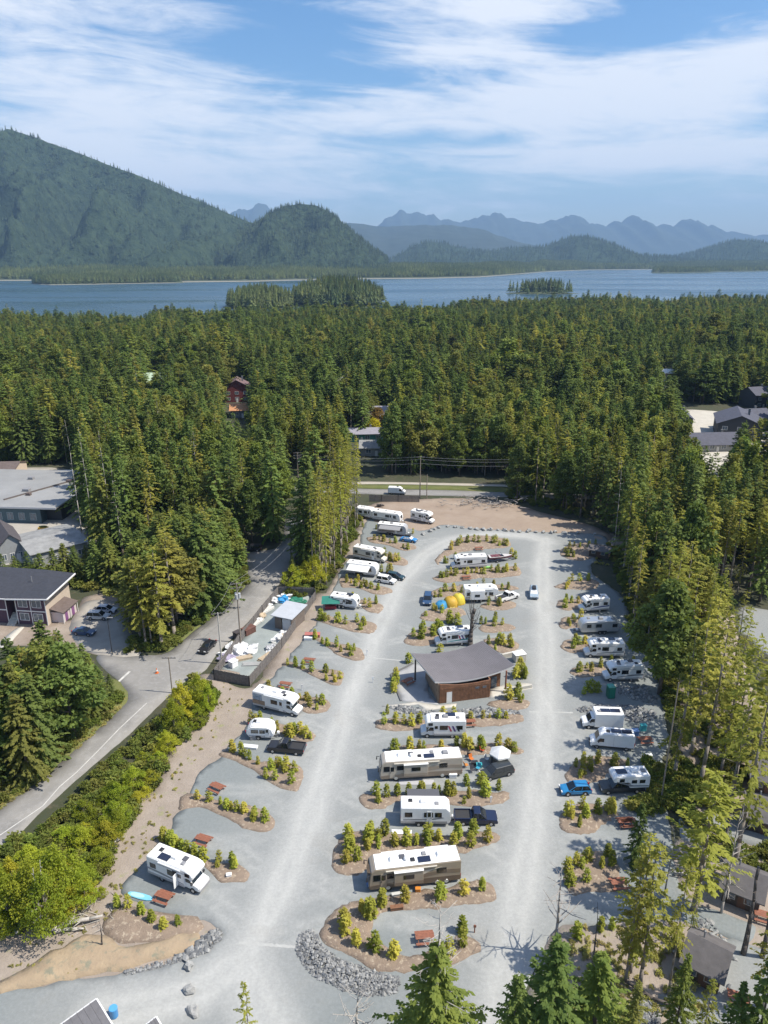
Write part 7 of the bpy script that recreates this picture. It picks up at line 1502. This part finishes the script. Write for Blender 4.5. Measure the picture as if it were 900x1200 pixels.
def riprap(name, poly, n, r0, r1, lab, mound=.5, mats=(ROCK, ROCKP)):
    P = np.array(poly); x0, y0 = P.min(0); x1, y1 = P.max(0); mb = [MB() for _ in mats]; k = 0
    while k < n:
        x, y = R.uniform(x0, x1), R.uniform(y0, y1)
        if not pip(np.array([[x, y]]), P)[0]: continue
        d = segdist(np.array([[x, y]]), P, True)[0]; r = R.uniform(r0, r1)*R.uniform(.6, 1.2); q = 0 if R.random() < .55 else 1; k += 1
        mb[q].blob((x, y, .05+mound*min(1, d/2.0)*R.uniform(.4, 1)), (r*R.uniform(.7, 1.3), r*R.uniform(.7, 1.2), r*R.uniform(.6, 1)), R.random()*100, .9, 1)
    for m_, b in zip(mats, mb): tag(b.build(name, m_), lab, kind='stuff')
riprap('riprap', gp('I', [(185, 370), (205, 318), (245, 308), (285, 375), (330, 405), (430, 440), (530, 470), (520, 520), (430, 530), (340, 510), (260, 470), (205, 420)]), 2200, .07, .23, 'loose grey riprap rocks at the lower end of the loop', .7)
riprap('riprap', gp('H', [(640, 410), (690, 380), (735, 335), (772, 325), (778, 360), (740, 400), (690, 425), (600, 445)]), 260, .14, .38, 'loose grey rocks at the tip of the mulched bank', .3)
riprap('riprap', gp('H', [(430, 478), (520, 455), (620, 432), (645, 425), (640, 440), (540, 468), (440, 490)]), 140, .08, .2, 'small stones along the foot of the sandy bank', .05)
riprap('riprap', gp('F', [(215, 108), (260, 100), (340, 118), (420, 128), (520, 120), (600, 112), (700, 118), (780, 125), (790, 138), (700, 150), (600, 160), (480, 158), (360, 140), (250, 135)]), 480, .18, .42, 'riprap rocks below the washroom', .3)
riprap('riprap', gp('G', [(165, 165), (260, 150), (380, 150), (470, 170), (480, 200), (400, 215), (350, 205), (330, 178), (220, 185)]), 420, .16, .40, 'riprap rocks behind the white box van', .35)
riprap('riprap', gp('G', [(330, 80), (440, 75), (480, 120), (480, 150), (390, 130), (340, 110)]), 260, .12, .3, 'grey rubble beside the portable toilet', .2)
riprap('riprap', gp('J', [(420, 620), (520, 600), (540, 640), (560, 720), (420, 720)]), 300, .12, .32, 'grey rubble at the lower edge below the thin trunks', .3)
riprap('riprap', gp('J', [(640, 330), (700, 330), (790, 440), (800, 470), (740, 440), (690, 425)]), 120, .10, .3, 'loose rocks behind the nearest dark cabin', .1)
# ------------------------------------------------------------------ snags, stumps, driftwood
def snag(lab, px, py, top, r=.25, n=14, seed=1, m=DEAD, blen=2.2, lo=.3, up=.25, group='dead trees', rtop=.025, crooked=.3):
    x, y, _ = at(px, py); h = zat(y, top); g = random.Random(seed); o = thing('dead_tree', lab, 'tree', (x, y, 0), g.uniform(0, 6), group); pts, rs = [], []; cx = cyy = 0
    for k in range(9): t = k/8; cx += g.uniform(-1, 1)*crooked*.4; cyy += g.uniform(-1, 1)*crooked*.4; pts.append((cx*t, cyy*t, h*t-(.3 if k == 0 else 0))); rs.append(max(rtop, r*(1-t)**.8))
    MB().path(pts, rs, 7).build('trunk', m, o, smooth=True)
    for k in range(n):
        t = lo+(1-lo)*(k+g.random()*.6)/n; i = min(7, int(t*8)); p = Vector(pts[i]).lerp(Vector(pts[i+1]), min(1, t*8-i)); a = g.uniform(0, 6.28); L = blen*(1.15-t*.6)*g.uniform(.5, 1.2)
        q = p+Vector((math.cos(a)*L*.5, math.sin(a)*L*.5, L*g.uniform(-.15, up))); a2 = a+g.uniform(-.5, .5); e = q+Vector((math.cos(a2)*L*.5, math.sin(a2)*L*.5, L*g.uniform(-.1, up*1.4)))
        b = MB().path([p, q, e], [.10*(1.2-t), .07*(1.2-t), .02], 5)
        for _ in range(2):
            s = p.lerp(e, g.uniform(.4, .8)); aa = a+g.uniform(-1.2, 1.2); b.tube(s, s+Vector((math.cos(aa), math.sin(aa), g.uniform(-.2, .5)))*L*.3, .02, .006, 4)
        b.build('branch', m, o)
    return o
snag('grey bare snag with many short branches beside the loop road', 649, 1118, 1016, .22, 22, 3, DEAD, 3.2, .25, .2)
snag('dead grey top with curling branches rising above the broad bright conifer', 508, 1325, 1060, .42, 34, 5, mat('bleached_wood', (.42, .39, .35), .9, .2, 3), 2.8, .62, .35)
snag('pale leafless dead tree at the lower edge beside the riprap', 418, 1250, 1148, .20, 30, 8, MATS['bleached_wood'], 2.6, .3, .5)
snag('dark charred snag standing behind the washroom roof', 551, 757, 714, .55, 40, 9, DEADDARK, 1.7, .35, 1.8, crooked=.6, rtop=.30)
snag('thin grey dead trunk beside the nearest dirt slope', 694, 1132, 1062, .11, 5, 12, DEADDARK, 1.2, .4)
snag('pale dead trunk leaning in the roadside thicket', 52, 1098, 1018, .10, 6, 14, MATS['bleached_wood'], 1.0, .3); snag('second pale dead trunk in the roadside thicket', 60, 1092, 1012, .10, 6, 15, MATS['bleached_wood'], 1.0, .3); snag('short dead stick standing in the mulched bank', 120, 1110, 1082, .12, 2, 16, DEADDARK, .6, .5)
snag('thin leafless tree behind the last picnic table', 778, 1052, 975, .12, 20, 17, DEAD, 2.4, .3, .4); snag('leafless brushy tree between the dark cabins', 845, 1070, 950, .16, 22, 18, DEAD, 2.6, .25, .4); snag('dead trunk near the grey gravel track', 850, 985, 850, .2, 12, 19, DEADDARK, 1.6, .4)
for i, (px, py, tp, lab) in enumerate([(98, 640, 492, 'tall bleached trunk above the shop building'), (112, 640, 500, 'pair mate of the bleached trunk above the shop building'), (134, 650, 505, 'broken bleached trunk among the dark conifers'), (145, 660, 548, 'thin bleached trunk bending among the dark conifers'), (234, 600, 505, 'pale dead trunk in the middle of the forest'), (194, 560, 470, 'far pale dead trunk below the green roof'), (720, 640, 540, 'pale dead trunk at the wooded edge')]): snag(lab, px, py, tp, .17, 7, 30+i, DEAD, 1.3, .5, group='bleached trunks in the forest')
snag('broken grey trunk beside the path cabin', 871, 1118, 1018, .32, 5, 51, DEADDARK, 1.0, .5, rtop=.16, group=None); snag('dark bare trunk at the edge beside the nearest cabin', 893, 1122, 1000, .28, 4, 52, DEADDARK, 1.0, .5, rtop=.14, group=None)
def log(k, a, b, r, lab, m=DEAD, z=.25, roots=False, group='fallen logs'):
    (p, q) = zp(k, [a, b]); A_, B_ = Vector(at(*p)), Vector(at(*q)); o = thing('fallen_log', lab, 'log', (A_.x, A_.y, 0), 0, group); d = B_-A_; g = random.Random(int(a[0]*7+b[1])); pts = [Vector((0, 0, z+r*.5))+d*t+Vector((g.uniform(-.2, .2), g.uniform(-.2, .2), g.uniform(-.05, .25))) for t in (0, .25, .5, .75, 1)]
    MB().path(pts, [r, r*.95, r*.85, r*.7, r*.45], 7).build('trunk', m, o, smooth=True)
    for i in range(5):
        s = pts[0].lerp(pts[-1], g.uniform(.05, .95)); e = s+Vector((g.uniform(-1, 1), g.uniform(-1, 1), g.uniform(.1, .9)))*(1.3 if roots else .8); MB().path([s, e], [r*.35, .02], 5).build('root' if roots and i < 3 else 'branch', m, o)
BL = MATS['bleached_wood']
log('H', (165, 340), (365, 295), .28, 'long bleached driftwood log at the top of the sandy bank', BL, .3, True); log('H', (190, 345), (300, 330), .2, 'shorter bleached log below the long driftwood log', BL, .2); log('H', (240, 250), (300, 232), .22, 'pale log among the thicket roots', BL, .2); log('H', (60, 350), (90, 315), .18, 'upright pale root stub in the thicket edge', BL, .4, True); log('H', (375, 45), (405, 25), .25, 'pale log half under the roadside thicket', BL, .2)
log('D', (500, 860), (590, 815), .22, 'pale log where the thicket meets the dirt', BL, .2); log('B', (150, 122), (182, 125), .5, 'dark timber lying on the cleared earth', DEADDARK, .2); log('J', (590, 440), (640, 395), .14, 'fallen pole beside the nearest dark cabin', DEAD, .2); log('J', (430, 545), (620, 650), .2, 'long fallen trunk along the dirt slope', DEADDARK, .2); log('J', (590, 185), (650, 190), .2, 'pale log beside the last trees', BL, .2); log('G', (650, 240), (700, 190), .2, 'fallen pale trunk among the wooded side bushes', DEAD, .3)
bp = MB(); g = random.Random(4); bx0, by0, _ = at(*zp('B', [(600, 112)])[0])
for i in range(130):
    p = Vector((bx0+g.gauss(0, 6.5), by0+g.gauss(0, 2.2), g.uniform(.1, 1.8))); a = g.uniform(0, 6.28); L = g.uniform(1, 3.2); bp.tube(p, p+Vector((math.cos(a)*L, math.sin(a)*L*.5, g.uniform(-.5, .7))), g.uniform(.06, .22), .04, 5)
tag(bp.build('brush_pile', DEAD), 'grey pile of cut logs and branches at the wooded edge', 'brush pile', None, 'stuff')
br = MB()
for i in range(90):
    u, v = g.uniform(60, 420), g.uniform(200, 350); x, y, _ = at(*zp('H', [(u, v)])[0]); a = g.uniform(0, 6.28); L = g.uniform(.5, 1.8); br.tube((x, y, .15), (x+math.cos(a)*L, y+math.sin(a)*L, g.uniform(.1, .6)), g.uniform(.02, .07), .01, 4)
tag(br.build('dead_brush', BL), 'tangle of dead sticks at the edge of the thicket', None, None, 'stuff')
# ------------------------------------------------------------------ saplings in the beds
SAPV = []
for s in range(6):
    me = conifer_crown('sapling', 700+s, 2.0, .50+.07*(s % 3), .05, .16, 7, .30, FOL_SAP, .60, .10, .06, .25, 3, .62); SAPV.append(me)
for s in range(3): SAPV.append(joined('sapling', [conifer_crown('sapling', 720+s, 2.0, .60, .12, .19, 7, .34, FOL_SAP, .50, .16, .2, .4, 3, .5), MB().tube((0, 0, -.1), (0, 0, 1.9), .05, .015, 5).mesh('stem', BARK)]).data)
def sapling(px, py, h, lab):
    x, y, _ = at(px, py); o = bpy.data.objects.new('sapling', R.choice(SAPV)); link(o); s = h/2.0; w = R.uniform(.65, 1.05); o.location = (x, y, .10); o.scale = (s*w, s*w, s); o.rotation_euler = (R.uniform(-.06, .06), R.uniform(-.06, .06), R.uniform(0, 6.28)); tag(o, lab, 'sapling', 'young conifer saplings in the mulch beds')
SAPS = [
 ('H', 1.7, 'sapling in the bed behind the white motorhome with the open door', [(577, 12), (597, 22), (615, 30), (637, 42), (658, 55), (684, 68), (714, 82), (765, 108), (820, 95), (825, 112), (768, 90)]),
 ('H', 1.6, 'sapling on the mulched bank beside the paddleboard', [(415, 245), (450, 250), (498, 275), (533, 300), (575, 325), (630, 312)]),
 ('E', 1.7, 'sapling in the bed between the two empty pads', [(125, 625), (182, 635), (235, 650), (262, 668), (285, 675), (310, 682), (345, 685), (388, 725), (392, 700), (442, 728)]),
 ('E', 1.7, 'sapling at the rim of the lowest empty pad', [(20, 850), (55, 862), (85, 872), (5, 815), (115, 880)]),
 ('E', 1.9, 'sapling in the bed in front of the black pickup', [(295, 400), (332, 415), (350, 425), (372, 440), (412, 462), (470, 485), (500, 478), (512, 462), (533, 500), (578, 495), (488, 535), (448, 525), (565, 550), (545, 485)]),
 ('E', 2.1, 'sapling behind the small white teardrop trailer', [(382, 270), (400, 275), (425, 265), (472, 285), (500, 310), (540, 325), (565, 330), (580, 318), (608, 318), (635, 335), (655, 342)]),
 ('E', 1.7, 'sapling behind the motorhome with the rear mural', [(418, 115), (458, 118), (482, 125), (525, 135), (568, 148), (605, 160), (640, 162), (652, 190), (688, 165), (685, 205), (712, 180)]),
 ('A', 1.9, 'sapling in the bed behind the motorhome with the mural', [(448, 875), (487, 882), (523, 890), (562, 905), (625, 912), (628, 948), (662, 930), (670, 955), (690, 940)]),
 ('A', 1.9, 'sapling in the narrow bed beside the storage yard', [(575, 755), (612, 775), (638, 785), (678, 790), (700, 815), (728, 805), (745, 830), (757, 808)]),
 ('A', 2.3, 'sapling in front of the striped trailer', [(605, 665), (622, 670), (640, 668), (682, 675), (722, 685), (775, 675), (792, 712), (802, 690)]),
 ('A', 2.1, 'sapling behind the striped trailer', [(808, 590), (830, 605), (865, 590), (770, 580), (752, 570)]),
 ('B', 1.8, 'sapling in front of the white suv', [(20, 440), (42, 445), (62, 455), (85, 462), (105, 458), (128, 465), (155, 472), (70, 440), (95, 445)]),
 ('B', 2.2, 'sapling beside the beige motorhome', [(180, 330), (210, 350), (228, 352), (240, 348), (200, 345), (170, 395), (195, 400), (212, 400)]),
 ('B', 1.6, 'sapling beside the bright blue car', [(138, 262), (160, 262), (178, 268), (205, 275), (228, 275), (262, 295), (278, 300), (302, 235), (90, 205), (148, 215)]),
 ('B', 2.0, 'sapling in the curved bed at the top of the loop', [(465, 302), (492, 285), (505, 275), (532, 272), (557, 268), (580, 272), (615, 268), (640, 275), (665, 285), (682, 280), (698, 285), (655, 270), (480, 340), (440, 360), (432, 358), (448, 358), (730, 340), (718, 330)]),
 ('B', 1.8, 'sapling in front of the long white motorhome', [(418, 420), (430, 422), (443, 418), (465, 408), (480, 412), (492, 405), (512, 405), (530, 405), (552, 402), (570, 400), (590, 405), (605, 405), (632, 395), (650, 400), (662, 398), (680, 400), (697, 395), (732, 390), (700, 385)]),
 ('B', 1.8, 'sapling behind the tents on the middle pad', [(395, 502), (438, 478), (475, 478), (508, 482), (598, 455), (640, 455), (572, 460), (680, 470), (705, 470), (415, 498)]),
 ('B', 2.0, 'sapling in front of the tents', [(357, 582), (397, 562), (424, 568), (620, 535), (662, 540), (388, 555)]),
 ('B', 2.6, 'tall sapling near the washroom roof', [(302, 668), (338, 678), (342, 650), (388, 665), (402, 640), (420, 655), (455, 610), (490, 620), (412, 738)]),
 ('B', 2.1, 'sapling behind the washroom near the loop road', [(605, 615), (645, 625), (648, 605), (680, 620), (588, 615), (620, 700), (648, 725), (670, 695), (710, 690), (718, 715), (682, 705), (655, 700), (280, 778)]),
 ('B', 2.4, 'sapling at the washroom corner', [(742, 828), (765, 832), (755, 800), (735, 842), (770, 845), (222, 890), (230, 870), (228, 850), (745, 905), (705, 930)]),
 ('F', 2.0, 'sapling in the bed below the washroom patio', [(190, 180), (200, 135), (240, 175), (275, 182), (308, 185), (345, 172), (230, 40), (235, 12), (452, 145), (498, 145)]),
 ('F', 1.6, 'sapling along the riprap below the washroom', [(570, 160), (622, 155), (652, 155), (692, 155), (727, 155), (740, 75), (772, 60), (790, 88), (800, 68), (778, 75)]),
 ('F', 2.0, 'sapling behind the tan coach motorhome', [(235, 302), (300, 295), (362, 288), (438, 288), (342, 298), (505, 275), (568, 290), (617, 292), (685, 278), (733, 290), (760, 298), (540, 280)]),
 ('F', 2.1, 'sapling between the tan coach motorhome and the navy pickup', [(165, 525), (155, 490), (198, 500), (248, 490), (298, 490), (350, 488), (405, 475), (465, 490), (495, 492), (480, 495), (548, 450), (562, 505), (615, 450), (632, 495), (688, 470), (538, 530), (432, 485)]),
 ('F', 2.3, 'sapling behind the nearest brown coach motorhome', [(32, 680), (45, 720), (22, 790), (70, 780), (35, 740), (132, 665), (165, 690), (195, 668), (115, 735), (165, 725), (240, 715), (288, 710), (332, 708), (375, 710), (430, 690), (490, 720), (510, 685), (580, 670), (565, 715), (640, 695), (120, 700), (380, 690)]),
 ('I', 2.2, 'sapling in the curved bed around the nearest middle pad', [(350, 290), (348, 315), (407, 250), (472, 225), (385, 355), (445, 375), (510, 395), (548, 215), (665, 205), (738, 188), (797, 178), (735, 315), (735, 360), (695, 385), (430, 265)]),
 ('C', 1.9, 'sapling by the wooden kiosk', [(195, 275), (208, 265), (215, 278), (200, 250), (240, 245), (270, 245), (292, 235), (185, 262), (218, 240)]),
 ('C', 1.9, 'sapling under the tall trees beside the loop road', [(190, 390), (200, 375), (212, 362), (238, 362), (265, 360), (195, 385)]),
 ('C', 2.2, 'sapling in front of the short white motorhome', [(188, 455), (208, 440), (235, 440), (190, 435)]),
 ('C', 2.0, 'sapling in front of the silver trailer', [(205, 520), (200, 510), (220, 505), (212, 495), (242, 495)]),
 ('C', 2.2, 'sapling in front of the motorhome with curved stripes', [(215, 600), (220, 580), (235, 585), (258, 582), (350, 655), (428, 655)]),
 ('C', 2.0, 'sapling behind the portable toilet', [(235, 680), (262, 670), (278, 680), (310, 665), (255, 760), (278, 750), (300, 752), (262, 745)]),
 ('G', 1.9, 'sapling between the white van and the blue hatchback', [(175, 382), (205, 365), (235, 400), (195, 420), (255, 370), (260, 360), (310, 375), (325, 380), (372, 378), (200, 405), (225, 385), (320, 360)]),
 ('G', 2.2, 'sapling in front of the blue hatchback', [(160, 575), (200, 540), (212, 570), (190, 605), (255, 555), (310, 548), (315, 535), (150, 560), (300, 550)]),
 ('J', 2.0, 'sapling below the last picnic table', [(240, 175), (245, 215), (305, 135), (285, 160), (350, 160), (298, 205), (372, 120), (265, 150), (345, 365), (385, 360), (272, 390), (385, 150)]),
]
for k, h, lab, pts in SAPS:
    for (px, py) in zp(k, pts): sapling(px+R.uniform(-.8, .8), py+.5, h*R.triangular(.55, 1.35, 1.05), 'young yellow green '+lab)
# ------------------------------------------------------------------ low growth
BUSHV = [broadleaf_crown('bush', 800+s, 1.0, .75, FOL_BUSH, 14, 40, .26, .02) for s in range(2)]
DRYV = [broadleaf_crown('weed', 810+s, .6, .6, foliage('weed_leaves', (.26, .27, .07), (.38, .37, .12), (.42, .35, .16)), 8, 26, .2, .02) for s in range(2)]
def bushes(name, poly, n, s0, s1, protos, lab, excl=()):
    P = np.array(poly); lo, hi = P.min(0), P.max(0); g = NR.uniform(lo, hi, (n*4, 2)); g = g[pip(g, P)]
    for e in excl: g = g[~pip(g, np.array(e))]
    g = g[:n]
    for i, m in enumerate(protos):
        q = g[i::len(protos)]
        if len(q): scatter(name, np.c_[q, np.asarray(ground_z(q[:, 0], q[:, 1]))+.02], NR.uniform(s0, s1, len(q)), bpy.data.objects.new(name+'_source', m), lab)
bushes('undergrowth', W([(-40, 1095), (60, 1085), (110, 1045), (145, 975), (180, 925), (200, 880), (240, 850), (258, 815), (225, 795), (205, 835), (150, 875), (95, 930), (40, 985), (-40, 1010)]), 420, .8, 2.0, BUSHV, 'low bushes under the roadside alders')
bushes('undergrowth', W([(150, 812), (132, 838), (95, 868), (55, 905), (0, 945), (-60, 985), (-60, 940), (0, 905), (60, 860), (115, 815)]), 160, .5, 1.5, BUSHV, 'low bushes at the foot of the dark conifer clump')
bushes('undergrowth', W([(148, 766), (196, 762), (226, 738), (262, 709), (290, 682), (288, 652), (278, 650), (258, 700), (215, 735), (150, 755)]), 260, .6, 1.8, BUSHV, 'low bushes along the wood opposite the fenced yard')
bushes('undergrowth', W([(728, 668), (765, 760), (782, 830), (785, 880), (800, 960), (830, 990), (880, 900), (860, 800), (800, 690), (745, 650)]), 420, .6, 1.7, BUSHV, 'low bushes under the thin conifers', [])
bushes('undergrowth', W([(336, 705), (380, 692), (405, 655), (424, 605), (408, 592), (370, 640), (345, 668)]), 260, .6, 1.8, BUSHV, 'low bushes under the slender tree row')
bushes('undergrowth', W([(590, 583), (640, 597), (700, 610), (730, 630), (735, 640), (690, 600), (600, 572)]), 160, .6, 1.6, BUSHV, 'low bushes at the wooded edge behind the cleared earth')
bushes('undergrowth', gp('G', [(430, 360), (560, 430), (620, 400), (700, 330), (700, 440), (560, 520), (540, 560), (400, 560), (380, 520), (450, 500), (440, 430)]), 170, .6, 1.5, BUSHV, 'green bushes beside the truck camper')
bushes('undergrowth', W([(0, 690), (60, 690), (100, 690), (140, 700), (150, 690), (100, 665), (0, 672)]), 120, .8, 2.2, BUSHV, 'green bushes behind the purple apartment house')
bushes('weeds', W([(-30, 1180), (0, 1155), (100, 1140), (140, 1090), (190, 1000), (205, 930), (240, 880), (285, 820), (262, 800), (240, 860), (180, 930), (130, 1020), (60, 1085), (-30, 1100)]), 170, .2, .6, DRYV, 'tufts of dry weeds on the pale dirt', [GRAVEL])
bushes('weeds', W([(655, 1092), (700, 1082), (790, 1085), (850, 1110), (830, 1200), (720, 1250), (650, 1160)]), 260, .3, .9, DRYV, 'tufts of dry weeds on the dirt slope')
bushes('weeds', W([(150, 818), (132, 842), (95, 874), (55, 910), (0, 950), (0, 930), (60, 880), (125, 815)]), 260, .3, .8, DRYV, 'tufts of dry grass beside the asphalt road')
bushes('undergrowth', W([(820, 1000), (880, 1020), (960, 1050), (960, 1000), (880, 995), (840, 975)]), 60, .5, 1.4, BUSHV, 'green bushes beside the gravel path')
bushes('undergrowth', W([(708, 636), (728, 690), (744, 752), (766, 800), (784, 835), (796, 820), (772, 745), (748, 690), (728, 645)]), 240, .5, 1.5, BUSHV, 'low bushes between the motorhome pads and the thin conifers', [GRAVEL])
bushes('weeds', W([(640, 650), (700, 640), (730, 690), (745, 750), (766, 800), (784, 860), (800, 900), (810, 850), (780, 760), (740, 670)]), 200, .4, 1.1, DRYV, 'dry weeds under the thin conifers', [GRAVEL])
x, y, _ = at(184, 789); o = thing('traffic_cone', 'orange traffic cone with a white band standing in the road junction', 'traffic cone', (x, y, .045)); OC = mat('cone_orange', (.62, .16, .04), .6)
MB().box(-.3, .3, -.3, .3, 0, .06).build('base', OC, o); MB().tube((0, 0, .06), (0, 0, 1.05), .24, .05, 12).build('cone', OC, o); MB().tube((0, 0, .45), (0, 0, .72), .17, .12, 12).build('band', WHITE, o)
x, y, _ = at(438, 512)
o = thing('ornamental_tree', 'bright yellow green bush beside the teal edged house', 'tree', (x, y, 0)); link(bpy.data.objects.new('crown', broadleaf_crown('golden_crown', 950, 8, 5, foliage('golden_leaves', (.30, .30, .01), (.42, .40, .02), (.40, .36, .02)), 40, 80, .7, .1)), o); link(bpy.data.objects.new('trunk', limb_trunk('golden_trunk', 950, 8, .2, 4, BARK, .1)), o)
x, y, _ = at(443, 503)
o = thing('ornamental_tree', 'rusty brown leaved tree behind the yellow green bush', 'tree', (x, y, 0)); link(bpy.data.objects.new('crown', broadleaf_crown('rusty_crown', 951, 10, 5.5, foliage('rusty_leaves', (.16, .11, .03), (.22, .14, .04), (.20, .15, .04)), 40, 80, .7, .1)), o); link(bpy.data.objects.new('trunk', limb_trunk('rusty_trunk', 951, 10, .22, 4, BARK, .1)), o)
# ------------------------------------------------------------------ haze
def haze():
    mb = MB().box(-14300, 14300, -330, 25800, -21.5, 1750); m = bpy.data.materials.new('haze_air'); m.use_nodes = True; nt = m.node_tree; nt.nodes.clear()
    out = nn(nt, 'ShaderNodeOutputMaterial'); v = nn(nt, 'ShaderNodeVolumePrincipled'); v.inputs['Color'].default_value = (.42, .66, 1.0, 1); v.inputs['Density'].default_value = 5.4e-5; v.inputs['Anisotropy'].default_value = 0.0
    nt.links.new(v.outputs[0], out.inputs['Volume']); o = mb.build('haze', m); tag(o, 'thin blue summer haze', None, None, 'stuff')
haze()
# ------------------------------------------------------------------ labels of the many: each by what it stands nearest to, or by its order along its bed
ORD = ['', 'second ', 'third ', 'fourth ', 'fifth ', 'sixth ', 'seventh ', 'eighth ', 'ninth ', 'tenth ', 'eleventh ', 'twelfth ', 'thirteenth ', 'fourteenth ', 'fifteenth ', 'sixteenth ', 'seventeenth ', 'eighteenth ', 'nineteenth ', 'twentieth ', 'twenty first ', 'twenty second ', 'twenty third ', 'twenty fourth ']
LAND = {k: at(px, py)[:2] for k, (px, py) in {
 'the pole with one arm': (202, 812), 'the storage yard corner': (252, 800), 'the motorhome with the mural': (300, 826), 'the white teardrop trailer': (290, 862), 'the upper empty pad': (232, 915), 'the lower empty pad': (210, 965), 'the motorhome with the open door': (180, 1010), 'the driftwood log': (80, 1090), 'the leaning dead trunk': (52, 1098), 'the road edge line': (60, 940),
 'the white stop line': (145, 793), 'the purple house entrance': (30, 735), 'the road verge bend': (140, 825), 'the dark blue parked car': (96, 745), 'the parking lamp': (131, 766), 'the silver parked car': (125, 715), 'the purple house end wall': (75, 715), 'the transformer pole': (282, 753), 'the waiting black car': (295, 646), 'the driving black car': (242, 760), 'the shop building corner': (78, 613), 'the mottled roof building': (75, 655),
 'the pole at the tree row head': (341, 660), 'the storage shed': (335, 715), 'the trailer with white awning': (400, 665), 'the beige motorhome': (418, 650), 'the dark fronted grey trailer': (442, 620), 'the green striped trailer': (420, 604), 'the highway pole': (492, 584), 'the highway van': (465, 577), 'the plank fence end': (432, 588), 'the brush pile': (566, 590), 'the wooden kiosk': (705, 650), 'the top loop corner': (690, 620),
 'the short motorhome': (713, 712), 'the silver trailer': (725, 738), 'the curve striped motorhome': (730, 768), 'the portable toilet': (718, 810), 'the grey and white motorhome': (749, 795), 'the white box van': (727, 850), 'the white cargo van': (741, 876), 'the camper truck': (760, 925), 'the orange red picnic table': (757, 870), 'the far gravel track': (870, 740), 'the farthest cabin': (895, 890), 'the second farthest cabin': (890, 930), 'the cabin between trunks': (890, 975), 'the path cabin': (865, 1062), 'the nearest cabin': (820, 1150), 'the last picnic table': (725, 1040), 'the orange table by the trees': (735, 967)}.items()}
def relabel(objs):
    by = {}
    for o in objs:
        ln, d = min(((k, math.hypot(o.location.x-p[0], o.location.y-p[1])) for k, p in LAND.items()), key=lambda t: t[1]); by.setdefault((o['noun'], ln), []).append((d, o))
    for (noun, ln), L in by.items():
        L.sort(key=lambda t: t[0])
        for i, (d, o) in enumerate(L):
            o['label'] = f'{noun}, {ORD[i]}closest to {ln}' if i < len(ORD) else f'{noun} farther back from {ln}'
for o in list(COL.objects):
    if o.get('group') in (GF, GB, 'alders along the asphalt road') and o.get('category') == 'tree':
        n = o.name.split('.')[0]; l = o['label']
        if o['group'] == GB and 'long bare trunk' not in l: continue
        o['noun'] = {'slender_conifer': 'thin yellow green conifer', 'tall_conifer': 'conifer with a bare lower trunk', 'conifer_tree': 'dense green conifer', 'cedar_tree': 'broad bushy conifer', 'round_topped_tree': 'round topped green tree', 'alder_tree': 'bright green alder'}[n]
        if 'in the row between' in l: o['noun'] = 'tall slender row tree'
        if o['group'] == GB: o['noun'] = 'tall thin conifer with a long bare trunk'
        if 'yellowing' in l: o['noun'] = 'yellowing conifer'
TG = [o for o in COL.objects if 'noun' in o]
relabel(TG)
for o in TG: del o['noun']
beds = {}
for o in COL.objects:
    if o.get('category') == 'sapling': beds.setdefault(o['label'], []).append(o)
for lab, L in beds.items():
    L.sort(key=lambda o: o.location.x/(o.location.y*CP+CAMH*SP)); place = lab.replace('young yellow green ', '').replace('tall ', '').replace('sapling ', '', 1)
    for i, o in enumerate(L): o['label'] = f'{ORD[i]}sapling from the left {place}' if i else f'leftmost sapling {place}'

BO = sorted([o for o in COL.objects if o.get('group') == 'boulders along the cleared earth'], key=lambda o: o.location.x)
for i, o in enumerate(BO): o['label'] = (f'{ORD[i]}small boulder from the left in the row along the cleared earth' if i else 'leftmost small boulder in the row along the cleared earth') if i < 13 else (f'{ORD[len(BO)-1-i]}boulder from the right in the row along the cleared earth' if i < len(BO)-1 else 'rightmost boulder in the row along the cleared earth')
WI = {}
for o in COL.objects:
    if o.get('group') == 'overhead wires': WI.setdefault(o['label'], []).append(o)
for l, L in WI.items():
    for i, o in enumerate(L): o['label'] = (['topmost ', 'middle ', 'lowest '] if len(L) == 3 else ['first ', 'second '])[i]+l
